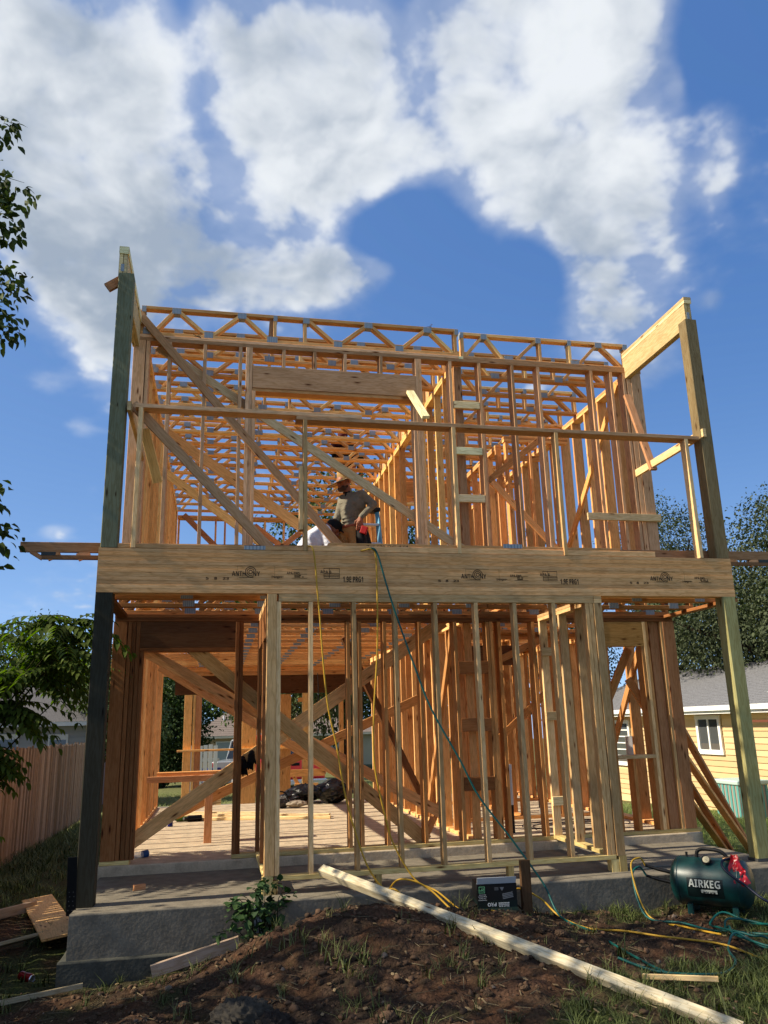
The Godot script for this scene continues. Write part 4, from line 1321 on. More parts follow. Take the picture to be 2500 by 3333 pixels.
func make_ground_cover() -> void:
	var not_slab := func(x: float, z: float) -> bool: return not (x > -0.1 and x < 6.3 and z < 0.26 and z > -9.7)
	scatter_grass("grass", "long dull grass and weeds along the fence and in front of the slab at the left", 7600, 1, -2.0, 0.9, -14.0, 2.9, 0.05, 0.20, Color(0.035, 0.050, 0.016), Color(0.12, 0.14, 0.05),
		func(x, z): return 0.0 if not not_slab.call(x, z) else clamp(1.15 - dirtness(x, z) * 2.0, 0.0, 1.0) * (1.0 if x < -1.1 else 0.55))
	scatter_grass("grass", "grass spreading over the soil by the compressor and hose coils at the right", 9500, 2, 2.8, 6.8, 0.24, 4.2, 0.03, 0.11, Color(0.045, 0.062, 0.018), Color(0.16, 0.185, 0.06),
		func(x, z): return clamp(1.05 - dirtness(x, z) * 1.7 + 0.35 * smoothstep(1.6, 2.6, z) * smoothstep(3.2, 4.2, x), 0.0, 1.0))
	scatter_grass("grass", "sparse grass tufts growing on the soil mound", 1300, 3, 0.5, 3.8, 0.25, 3.2, 0.03, 0.14, Color(0.045, 0.062, 0.020), Color(0.16, 0.17, 0.065),
		func(x, z): return clamp(0.15 + g1.get_noise_2d(x * 2.2 + 9.0, z * 2.2) * 1.6, 0.0, 1.0))
	scatter_grass("grass", "sunlit mown lawn between the house frame and the yellow house", 15000, 4, 6.3, 14.0, -14.0, 0.3, 0.04, 0.09, Color(0.11, 0.15, 0.035), Color(0.30, 0.36, 0.11), func(x, z): return 0.95)
	scatter_grass("grass", "rough sunlit grass behind the house around the parked pickups", 11000, 5, -2.0, 11.0, -26.0, -9.7, 0.05, 0.13, Color(0.12, 0.15, 0.05), Color(0.34, 0.36, 0.15), func(x, z): return 0.9)
	var r := RandomNumberGenerator.new()
	r.seed = 21
	var xfs := []
	var cols := []
	for i in 15000:
		var x := r.randf_range(-1.7, 5.6)
		var z := r.randf_range(0.28, 3.6)
		var d := dirtness(x, z)
		if r.randf() > d * 1.3: continue
		var k := 0.006 + 0.034 * pow(r.randf(), 6.0)
		if absf(x - 1.25) < 0.35 and absf(z - 2.3) < 0.3: k *= 1.8
		xfs.append(Transform3D(Basis(rand_dir(r), r.randf() * TAU).scaled(Vector3(k * r.randf_range(0.8, 1.5), k, k * r.randf_range(0.8, 1.3))), Vector3(x, ground_y(x, z) + k * 0.15, z)))
		cols.append(Color(0.050, 0.034, 0.024).lerp(Color(0.125, 0.075, 0.046), r.randf()) if r.randf() < 0.97 else Color(0.17, 0.13, 0.10))
	var cm := flat(Color.WHITE, 0.95, 0.0, 0.15)
	cm.vertex_color_use_as_albedo = true
	tag(multi("soil_clods", clod_mesh(3), cm, xfs, cols), "loose clods and crumbs of reddish soil strewn over the mound", "soil clods", "", "stuff")
	xfs = []
	cols = []
	for i in 1300:
		var x := r.randf_range(-1.7, 5.2)
		var z := r.randf_range(0.26, 3.4)
		var a := r.randf() * TAU
		var f := Vector3(cos(a), r.randf_range(-0.12, 0.25), sin(a)).normalized()
		var l := r.randf_range(0.03, 0.15)
		var xx := f.cross(Vector3.UP).normalized()
		var t := r.randf_range(0.0007, 0.0018)
		xfs.append(Transform3D(Basis(xx * t, f.cross(xx) * -t, f * l), Vector3(x, ground_y(x, z) + 0.012, z)))
		cols.append(Color(0.09, 0.07, 0.045).lerp(Color(0.30, 0.24, 0.14), pow(r.randf(), 3.0)))
	tag(multi("straw", box_mesh(Vector3(-1, -1, -0.5), Vector3(1, 1, 0.5)), cm, xfs, cols), "dead grass stalks and straw scattered over the soil in the foreground", "straw", "", "stuff")
	xfs = []
	cols = []
	for i in 420:
		var x := r.randf_range(-1.2, 5.2)
		var z := r.randf_range(0.3, 3.2)
		var l := r.randf_range(0.008, 0.04)
		xfs.append(Transform3D(Basis(Vector3(r.randfn() * 0.3, 1, r.randfn() * 0.3).normalized(), r.randf() * TAU).scaled(Vector3(l * 0.35, 0.0012, l)), Vector3(x, ground_y(x, z) + 0.012, z)))
		cols.append(Color(0.30, 0.22, 0.12).lerp(Color(0.10, 0.065, 0.035), r.randf()))
	tag(multi("wood_chips", box_mesh(Vector3(-1, -1, -0.5), Vector3(1, 1, 0.5)), cm, xfs, cols), "small pale chips and splinters of wood scattered over the soil", "wood chips", "", "stuff")
	xfs = []
	cols = []
	for i in 80:
		var x := r.randf_range(0.2, 4.2)
		var z := r.randf_range(0.5, 3.2)
		if r.randf() > dirtness(x, z) * 1.4: continue
		var k := r.randf_range(0.03, 0.075)
		xfs.append(Transform3D(Basis(rand_dir(r), r.randf() * TAU).scaled(Vector3(k * r.randf_range(0.8, 1.4), k * 0.8, k)), Vector3(x, ground_y(x, z) + k * 0.05, z)))
		cols.append(Color(0.050, 0.034, 0.023).lerp(Color(0.105, 0.066, 0.042), r.randf()))
	tag(multi("soil_lumps", rock(31), cm, xfs, cols), "larger broken lumps of clay lying on the mound", "soil lumps", "", "stuff")
	# single larger lumps
	var cl := thing("earth_clump", "large dark clay clump with a pale broken face at the mound's foot", "earth clump", Vector3(1.22, ground_y(1.22, 2.02) + 0.02, 2.02))
	part("clump", rock(9), concrete(Color(0.30, 0.28, 0.25), 51, 1.0), cl, Transform3D(Basis(Vector3.UP, 0.6).scaled(Vector3(0.36, 0.22, 0.22)), Vector3.ZERO))
	part("clump", rock(12), concrete(Color(0.24, 0.21, 0.19), 51, 1.0), cl, Transform3D(Basis(Vector3.UP, 1.6).scaled(Vector3(0.22, 0.17, 0.20)), Vector3(0.16, -0.03, 0.08)))

# ------------------------------------------------------------------ neighbours
func make_fence() -> void:
	var f := thing("picket_fence", "weathered grey-brown wooden fence of upright boards along the left of the lot", "fence", Vector3(-2.0, -0.6, -6.0))
	var z := 2.6
	var i := 0
	while z > -15.6:
		var w := rng.randf_range(0.088, 0.102)
		var top := 1.115 + rng.randf_range(-0.035, 0.035) - 0.004 * (-z)
		var bot := -0.66
		var p := Vector3(rng.randf_range(-0.006, 0.006), 0, z + 6.0 - w / 2)
		var lean := rng.randf_range(-0.012, 0.012)
		stick(f, "picket", Vector3(p.x, bot + 0.6, p.z), Vector3(p.x, top + 0.6, p.z + lean), w, 0.016, Vector3(0, 0, 1), "picket", 0.004)
		z -= w + rng.randf_range(0.003, 0.012)
		i += 1
	for y in [-0.3, 0.75]:
		stick(f, "fence_rail", Vector3(-0.035, y + 0.6, 8.6), Vector3(-0.035, y + 0.6, -9.6), 0.085, 0.038, Vector3.UP, "picket")
	for k in 8:
		stick(f, "fence_post", Vector3(-0.10, -0.1, 8.0 - k * 2.44), Vector3(-0.10, 1.60, 8.0 - k * 2.44), 0.089, 0.089, Vector3.RIGHT, "picket")

func shingle_mat(c: Color) -> StandardMaterial3D:
	var m := flat(c, 0.95, 0.0, 0.15)
	m.albedo_texture = speckle(91, 0.05, 0.6, 1.0)
	m.uv1_triplanar = true
	m.uv1_world_triplanar = true
	m.uv1_scale = Vector3.ONE * 0.8
	return m

# rows of shingles laid on a plane given by an eave corner, the eave direction and the slope direction
func shingle_rows(parent: Node, o: Vector3, along_eave: Vector3, up_slope: Vector3, len: float, run: float, course: float, mat: Material, hip := 0.0) -> void:
	var nn := up_slope.cross(along_eave).normalized()
	if nn.y < 0: nn = -nn
	var n := int(run / course)
	for i in n:
		var t := i * course
		var cut := hip * t
		var b := Buf.new()
		var x := cut
		var tab := 0.32
		var shift := rng.randf() * tab
		while x < len - cut:
			var w: float = min(tab - (shift if x == cut else 0.0), len - cut - x)
			var d := rng.randf_range(0.004, 0.011)
			var p0 := o + along_eave * (x + 0.002) + up_slope * (t + rng.randf_range(-0.006, 0.006))
			var p1 := p0 + along_eave * (w - 0.004)
			var e := up_slope * (course + 0.02)
			b.quad(p0 + nn * (d + 0.006), p1 + nn * (d + 0.006), p1 + e + nn * 0.002, p0 + e + nn * 0.002, nn)
			b.quad(p0, p1, p1 + nn * (d + 0.006), p0 + nn * (d + 0.006), -up_slope)
			x += w
		part("shingle_course", done(b), mat, parent)

func yellow_house() -> void:
	var o := thing("yellow_house", "one-storey yellow house with lap siding, grey shingle roof and white trim at the right", "house", Vector3(17.5, -1.0, -10.0))
	var off := Transform3D(Basis(), Vector3(-17.5, 1.0, 10.0))
	var yel := [flat(Color(0.90, 0.775, 0.575), 0.85), flat(Color(0.925, 0.805, 0.605), 0.85), flat(Color(0.875, 0.75, 0.555), 0.85)]
	var white := flat(Color(0.93, 0.93, 0.91), 0.6)
	part("wall", box_mesh(Vector3(14.02, -1.3, -21.0), Vector3(21.0, 1.40, -0.5)), yel[0], o, off)
	# lap boards, broken at the two windows
	var y := -1.02
	while y < 1.30:
		var spans := [[-21.0, -0.5]]
		if y > 0.25 and y < 1.28: spans = [[-21.0, -18.35], [-17.15, -13.46], [-12.29, -0.5]]
		elif y > -0.35 and y < 1.28: spans = [[-21.0, -18.35], [-17.15, -0.5]]
		for s in spans:
			var z: float = s[1]
			while z > s[0]:
				var z2: float = max(z - 3.6, s[0])
				var b := Buf.new()
				b.quad(Vector3(13.985, y, z2 + 0.002), Vector3(13.985, y, z - 0.002), Vector3(14.012, y + 0.155, z - 0.002), Vector3(14.012, y + 0.155, z2 + 0.002), Vector3(-0.985, -0.17, 0).normalized())
				b.quad(Vector3(13.985, y, z2 + 0.002), Vector3(13.985, y, z - 0.002), Vector3(14.02, y, z - 0.002), Vector3(14.02, y, z2 + 0.002), Vector3.DOWN)
				part("siding_board", done(b), yel[rng.randi() % 3], o, off)
				z = z2
		y += 0.150
	house_window(o, off, -12.875, 0.83, 1.10, 0.96, white, 2)
	house_window(o, off, -17.75, 0.55, 1.12, 1.36, white, 6)
	var roof := shingle_mat(Color(0.58, 0.58, 0.59))
	part("fascia", box_mesh(Vector3(13.55, 1.36, -21.6), Vector3(13.59, 1.55, 0.0)), white, o, off)
	part("gutter", box_mesh(Vector3(13.47, 1.44, -21.6), Vector3(13.548, 1.56, 0.0)), white, o, off)
	part("soffit", box_mesh(Vector3(13.592, 1.37, -21.6), Vector3(14.02, 1.40, 0.0)), flat(Color(0.85, 0.74, 0.56), 0.8), o, off)
	var up := Vector3(4.0, 1.36, 0).normalized()
	var rb := Buf.new()
	rb.quad(Vector3(13.52, 1.545, -21.7), Vector3(13.52, 1.545, 0.1), Vector3(17.6, 2.93, 0.1), Vector3(17.6, 2.93, -21.7), Vector3(-0.32, 0.95, 0))
	rb.quad(Vector3(21.6, 1.545, -21.7), Vector3(21.6, 1.545, 0.1), Vector3(17.6, 2.93, 0.1), Vector3(17.6, 2.93, -21.7), Vector3(0.32, 0.95, 0))
	part("roof", done(rb), roof, o, off)
	var sh := Node3D.new()
	put(sh, "roof_shingles", o)
	sh.transform = off
	shingle_rows(sh, Vector3(13.50, 1.553, 0.1), Vector3(0, 0, -1), up, 21.8, 4.25, 0.14, roof)
	for v in [[14.45, -10.6, 0.20, 0.030], [15.75, -9.4, 0.30, 0.075]]:
		var vy: float = 1.55 + (v[0] - 13.52) * 0.34
		part("roof_vent", lathe([Vector2(0, v[2]), Vector2(v[3], v[2]), Vector2(v[3], -0.1)], 12), flat(Color(0.45, 0.45, 0.45), 0.6, 0.3), o, off * Transform3D(Basis(), Vector3(v[0], vy, v[1])))
		part("vent_flashing", box_mesh(Vector3(-0.16, 0, -0.16), Vector3(0.16, 0.012, 0.16)), flat(Color(0.7, 0.7, 0.68), 0.6), o, off * Transform3D(Basis(Vector3(0, 0, 1), 0.328), Vector3(v[0], vy + 0.012, v[1])))
	part("awning", box_mesh(Vector3(13.4, 1.14, -10.2), Vector3(13.98, 1.19, -7.2)), flat(Color(0.42, 0.24, 0.17), 0.8), o, off)

func house_window(o: Node3D, off: Transform3D, z: float, y: float, w: float, h: float, white: Material, panes: int) -> void:
	var n := Node3D.new()
	put(n, "window", o)
	n.transform = off * Transform3D(Basis(), Vector3(13.97, y, z))
	var b := Buf.new()
	var hw := w / 2
	var hh := h / 2
	for q in [[-hw - 0.02, hw + 0.02, hh - 0.09, hh + 0.02], [-hw - 0.02, hw + 0.02, -hh - 0.03, -hh + 0.09]]:
		b.box(Vector3(-0.03, q[2], q[0]), Vector3(0.02, q[3], q[1]))
	for s in [-1.0, 1.0]: b.box(Vector3(-0.028, -hh + 0.09, min(s * hw, s * (hw - 0.10))), Vector3(0.02, hh - 0.09, max(s * hw, s * (hw - 0.10))))
	part("frame", done(b), white, n)
	var g := Buf.new()
	if panes == 2: g.box(Vector3(-0.02, -hh + 0.09, -0.03), Vector3(0.01, hh - 0.09, 0.03))
	else:
		for k in 5: g.box(Vector3(-0.02, -hh + 0.25 + k * 0.2, -hw + 0.1), Vector3(0.01, -hh + 0.285 + k * 0.2, hw - 0.1))
	part("muntin", done(g), white, n)
	part("pane", box_mesh(Vector3(0.004, -hh + 0.09, -hw + 0.10), Vector3(0.012, hh - 0.09, hw - 0.10)), flat(Color(0.30, 0.31, 0.31), 0.05, 0.0, 0.9), n)
	var c := Buf.new()
	c.box(Vector3(-0.001, -hh + 0.1, -hw + 0.13), Vector3(0.003, -hh + 0.25, hw - 0.15))
	part("blind_edge", done(c), flat(Color(0.35, 0.33, 0.30), 0.8), n)

func ac_unit() -> void:
	var o := thing("air_conditioner", "boxy outdoor air conditioner with teal slatted sides beside the yellow house", "air conditioner", Vector3(12.7, -0.98, -9.95))
	part("cabinet", box_mesh(Vector3(-0.36, 0.02, -0.45), Vector3(0.36, 0.80, 0.45)), flat(Color(0.62, 0.56, 0.50), 0.7), o)
	part("top_cover", soft_box(Vector3(0.80, 0.10, 0.98), 0.03), flat(Color(0.70, 0.78, 0.74), 0.6), o, Transform3D(Basis(), Vector3(0, 0.84, 0)))
	var teal := flat(Color(0.36, 0.60, 0.57), 0.6)
	for k in 7:
		part("slat", box_mesh(Vector3(-0.375, 0.04, -0.44 + k * 0.135), Vector3(-0.361, 0.78, -0.37 + k * 0.135)), teal, o)
	for k in 6: part("slat", box_mesh(Vector3(-0.34 + k * 0.125, 0.04, 0.451), Vector3(-0.28 + k * 0.125, 0.78, 0.465)), teal, o)
	part("pad", box_mesh(Vector3(-0.5, -0.05, -0.6), Vector3(0.5, 0.018, 0.6)), flat(Color(0.6, 0.6, 0.58), 0.9), o)

func grey_house() -> void:
	var o := thing("grey_house", "low grey house with two dark windows showing above the wooden fence", "house", Vector3(-5.0, -1.0, -18.5))
	var wallm := flat(Color(0.50, 0.51, 0.53), 0.85)
	var b := Buf.new()
	b.box(Vector3(-5.0, 0, -5), Vector3(2.45, 2.50, 0))
	part("wall", done(b), wallm, o)
	for k in 16:
		part("siding_board", box_mesh(Vector3(-5.0, 0.06 + k * 0.152, 0.001), Vector3(2.455, 0.20 + k * 0.152, 0.014)), wallm, o)
	var roof := shingle_mat(Color(0.46, 0.45, 0.45))
	var rb := Buf.new()
	rb.box(Vector3(-5.4, 2.50, -0.4), Vector3(2.85, 2.62, 0.35))
	part("eave", done(rb), flat(Color(0.74, 0.75, 0.75), 0.7), o)
	var r2 := Buf.new()
	r2.quad(Vector3(-5.5, 2.622, 0.36), Vector3(2.88, 2.622, 0.36), Vector3(2.0, 3.75, -2.6), Vector3(-5.5, 3.75, -2.6), Vector3(0, 0.93, 0.36))
	r2.quad(Vector3(2.88, 2.622, 0.36), Vector3(2.88, 2.622, -5.4), Vector3(2.0, 3.75, -2.6), Vector3(2.0, 3.75, -2.6), Vector3(0.78, 0.62, 0))
	part("roof", done(r2), roof, o)
	for w in [[-0.05, 1.75, 0.95, 0.80], [1.55, 1.75, 0.45, 0.72]]:
		var n := Node3D.new()
		put(n, "window", o)
		n.position = Vector3(w[0], w[1], 0.02)
		part("frame", box_mesh(Vector3(-w[2] / 2 - 0.05, -w[3] / 2 - 0.05, -0.01), Vector3(w[2] / 2 + 0.05, w[3] / 2 + 0.16, 0.02)), flat(Color(0.70, 0.71, 0.72), 0.7), n)
		part("pane", box_mesh(Vector3(-w[2] / 2, -w[3] / 2, 0.0), Vector3(w[2] / 2, w[3] / 2, 0.026)), flat(Color(0.06, 0.07, 0.08), 0.1, 0.0, 0.7), n)
		part("muntin", box_mesh(Vector3(-0.015, -w[3] / 2, 0.001), Vector3(0.015, w[3] / 2, 0.034)), flat(Color(0.5, 0.5, 0.5), 0.7), n)

func rear_house() -> void:
	var o := thing("hip_roofed_house", "brick house with brown shingled hip roofs seen through the ground floor", "house", Vector3(5.0, -1.55, -53.0))
	var brick := flat(Color(0.66, 0.58, 0.47), 0.9)
	part("wall", box_mesh(Vector3(-5.2, 0, -7), Vector3(1.0, 2.32, 0)), brick, o)
	part("wall", box_mesh(Vector3(1.0, 0, -9), Vector3(8.2, 2.32, -1.5)), flat(Color(0.62, 0.60, 0.52), 0.9), o)
	# brick courses on the near wall
	var bs := Buf.new()
	for k in 28:
		bs.box(Vector3(-5.2, 0.02 + k * 0.082, 0.001), Vector3(1.0, 0.090 + k * 0.082, 0.012))
	var bc := part("brick_course", done(bs), flat(Color(0.70, 0.61, 0.49), 0.9), o)
	bc.set_meta("kind", "stuff")
	var roof := shingle_mat(Color(0.62, 0.56, 0.52))
	for h in [[-5.7, 1.5, -7.5, 0.5, 4.55], [0.8, 8.9, -9.4, -1.0, 4.35], [0.2, 4.2, -5.0, 0.3, 4.0]]:
		var x0: float = h[0]
		var x1: float = h[1]
		var z0: float = h[2]
		var z1: float = h[3]
		var zm := (z0 + z1) / 2
		var t: float = h[4]
		var k: float = min((x1 - x0) / 2 - 0.1, (z1 - z0) / 2)
		var a := Vector3(x0, 2.34, z1)
		var b := Vector3(x1, 2.34, z1)
		var c := Vector3(x1, 2.34, z0)
		var d := Vector3(x0, 2.34, z0)
		var r0 := Vector3(x0 + k, t, zm)
		var r1 := Vector3(x1 - k, t, zm)
		var rb := Buf.new()
		rb.quad(a, b, r1, r0, Vector3(0, 0.85, 0.5))
		rb.quad(c, d, r0, r1, Vector3(0, 0.85, -0.5))
		rb.tri(b, c, r1, Vector3(0.5, 0.85, 0))
		rb.tri(a, d, r0, Vector3(-0.5, 0.85, 0))
		var f := part("roof", done(rb), roof, o)
		var fb := Buf.new()
		fb.box(Vector3(x0, 2.18, z1 - 0.03), Vector3(x1, 2.335, z1 + 0.01))
		part("fascia", done(fb), flat(Color(0.72, 0.70, 0.62), 0.7), o)
		shingle_rows(f, a + Vector3(0, 0.004, 0), Vector3(1, 0, 0), (Vector3(0, t - 2.34, zm - z1)).normalized(), x1 - x0, Vector2(t - 2.34, z1 - zm).length(), 0.30, roof, k / Vector2(t - 2.34, z1 - zm).length())
	for w in [[-3.1, 1.25, 1.5, 1.3], [-0.9, 1.2, 1.1, 1.2], [4.8, 1.3, 1.2, 1.1]]:
		var n := Node3D.new()
		put(n, "window", o)
		n.position = Vector3(w[0], w[1], 0.02 if w[0] < 1.0 else -1.48)
		part("frame", box_mesh(Vector3(-w[2] / 2 - 0.07, -w[3] / 2 - 0.07, -0.01), Vector3(w[2] / 2 + 0.07, w[3] / 2 + 0.07, 0.02)), flat(Color(0.85, 0.85, 0.83), 0.7), n)
		part("pane", box_mesh(Vector3(-w[2] / 2, -w[3] / 2, 0.0), Vector3(w[2] / 2, w[3] / 2, 0.03)), flat(Color(0.55, 0.60, 0.62), 0.15, 0.0, 0.8), n)
	part("vent_pipe", lathe([Vector2(0, 0.9), Vector2(0.06, 0.9), Vector2(0.06, 0)], 8), flat(Color(0.85, 0.85, 0.85), 0.6), o, Transform3D(Basis(), Vector3(-3.4, 2.9, -1.5)))

func pickup(called: String, label: String, at: Vector3, turn: float, paint: Color, chrome: bool) -> void:
	var o := thing(called, label, "pickup", at, turn)
	var pm := flat(paint, 0.28, 0.1, 0.6)
	pm.clearcoat_enabled = true
	pm.clearcoat = 0.8
	var dark := flat(Color(0.05, 0.05, 0.055), 0.7)
	var glass := flat(Color(0.04, 0.05, 0.06), 0.06, 0.0, 0.8)
	# rear faces +z; the tailgate is at z = 0
	part("bed", soft_box(Vector3(1.94, 0.62, 2.1), 0.08), pm, o, Transform3D(Basis(), Vector3(0, 0.82, -1.08)))
	part("body", soft_box(Vector3(1.96, 0.66, 3.4), 0.10), pm, o, Transform3D(Basis(), Vector3(0, 0.80, -3.7)))
	var cab := Buf.new()
	var lo := [Vector3(-0.93, 1.10, -2.15), Vector3(0.93, 1.10, -2.15), Vector3(0.93, 1.10, -4.2), Vector3(-0.93, 1.10, -4.2)]
	var hi := [Vector3(-0.74, 1.78, -2.35), Vector3(0.74, 1.78, -2.35), Vector3(0.74, 1.78, -3.5), Vector3(-0.74, 1.78, -3.5)]
	cab.quad(lo[0], lo[1], hi[1], hi[0], Vector3(0, 0.3, 1))
	cab.quad(lo[1], lo[2], hi[2], hi[1], Vector3(1, 0.3, 0))
	cab.quad(lo[2], lo[3], hi[3], hi[2], Vector3(0, 0.5, -1))
	cab.quad(lo[3], lo[0], hi[0], hi[3], Vector3(-1, 0.3, 0))
	part("window_glass", done(cab), glass, o)
	part("cab_roof", soft_box(Vector3(1.56, 0.12, 1.30), 0.05), pm, o, Transform3D(Basis(), Vector3(0, 1.80, -2.93)))
	for p in [[-0.84, -2.25], [0.84, -2.25], [-0.84, -3.9], [0.84, -3.9], [-0.85, -3.0], [0.85, -3.0]]:
		part("cab_pillar", tube([Vector3(p[0] * 1.1, 1.08, p[1]), Vector3(p[0] * 0.89, 1.8, p[1] * 0.94 - 0.16)], [0.05], 6), pm, o)
	part("tailgate", soft_box(Vector3(1.50, 0.50, 0.07), 0.025), pm, o, Transform3D(Basis(), Vector3(0, 0.86, 0.0)))
	part("tailgate_handle", soft_box(Vector3(0.26, 0.09, 0.03), 0.012), dark, o, Transform3D(Basis(), Vector3(0, 0.98, 0.04)))
	part("bumper", soft_box(Vector3(1.98, 0.20, 0.20), 0.05), flat(Color(0.75, 0.75, 0.74), 0.25, 0.9) if chrome else flat(Color(0.45, 0.46, 0.47), 0.4, 0.3), o, Transform3D(Basis(), Vector3(0, 0.44, 0.06)))
	part("number_plate", box_mesh(Vector3(-0.16, 0.40, 0.158), Vector3(0.16, 0.50, 0.166)), flat(Color(0.85, 0.86, 0.86), 0.5), o)
	for s in [-1.0, 1.0]:
		part("tail_light", soft_box(Vector3(0.16, 0.44, 0.09), 0.035), flat(Color(0.65, 0.03, 0.04), 0.15, 0.0, 0.8), o, Transform3D(Basis(), Vector3(s * 0.89, 0.86, 0.0)))
		part("mirror", soft_box(Vector3(0.24, 0.20, 0.12), 0.045), dark, o, Transform3D(Basis(), Vector3(s * 1.16, 1.18, -3.75)))
		part("mirror_arm", tube([Vector3(s * 0.93, 1.12, -3.75), Vector3(s * 1.1, 1.16, -3.75)], [0.025], 6), dark, o)
		for z in [-1.0, -4.5]:
			var wh := Node3D.new()
			put(wh, "wheel", o)
			wh.transform = Transform3D(Basis(Vector3(0, 0, 1), PI / 2), Vector3(s * 0.84, 0.36, z))
			part("tyre", lathe([Vector2(0.2, 0.12), Vector2(0.33, 0.12), Vector2(0.36, 0.08), Vector2(0.36, -0.08), Vector2(0.33, -0.12), Vector2(0.2, -0.12)], 20), flat(Color(0.03, 0.03, 0.03), 0.9), wh)
			part("rim", lathe([Vector2(0, 0.07), Vector2(0.12, 0.09), Vector2(0.21, 0.10), Vector2(0.21, -0.10), Vector2(0.12, -0.09), Vector2(0, -0.07)], 16), flat(Color(0.55, 0.56, 0.57), 0.35, 0.8), wh)

func make_neighbours() -> void:
	make_fence()
	yellow_house()
	ac_unit()
	grey_house()
	rear_house()
	pickup("red_pickup", "red pickup with a pale bumper parked behind the house frame", Vector3(3.50, -0.80, -19.0), 0.10, Color(0.97, 0.04, 0.09), true)
	pickup("silver_pickup", "silver-grey pickup with a dark mirror parked left of the red pickup", Vector3(1.85, -0.98, -24.0), -0.25, Color(0.52, 0.54, 0.56), false)
	# a short white gate leaning by the rear posts
	var g := thing("white_fence_panel", "short panel of white pickets standing behind the rear posts", "fence panel", Vector3(0.75, -0.55, -14.5))
	for k in 7: part("picket", plank(1.45 + 0.03 * (k % 3), 0.10, 0.018), flat(Color(0.85, 0.85, 0.80), 0.7), g, along(Vector3(-0.45 + k * 0.125, 0, 0), Vector3(-0.45 + k * 0.125, 1.45, -0.05), Vector3.RIGHT))
	for y in [0.35, 1.1]: part("fence_rail", plank(0.9, 0.08, 0.03), flat(Color(0.80, 0.80, 0.76), 0.7), g, along(Vector3(-0.5, y, -0.05), Vector3(0.4, y, -0.05), Vector3.UP))
	var bb := thing("blue_barrel", "blue plastic barrel between the white pickets and the silver pickup", "barrel", Vector3(0.95, -0.75, -18.0))
	part("drum", lathe([Vector2(0, 0.95), Vector2(0.27, 0.95), Vector2(0.29, 0.9), Vector2(0.30, 0.62), Vector2(0.31, 0.60), Vector2(0.30, 0.58), Vector2(0.30, 0.34), Vector2(0.31, 0.32), Vector2(0.30, 0.30), Vector2(0.29, 0.02), Vector2(0, 0)], 20), flat(Color(0.06, 0.14, 0.42), 0.4), bb)

# ------------------------------------------------------------------ loose things
func loose_board(label: String, p0: Vector3, p1: Vector3, w: float, t: float, hint: Vector3, tn: String, group := "", called := "loose_board") -> MeshInstance3D:
	var o := stick(null, called, p0, p1, w, t, hint, tn, 0.004)
	tag(o, label, "board", group)
	return o

func gy(x: float, z: float, up := 0.0) -> Vector3:
	return Vector3(x, ground_y(x, z) + up, z)

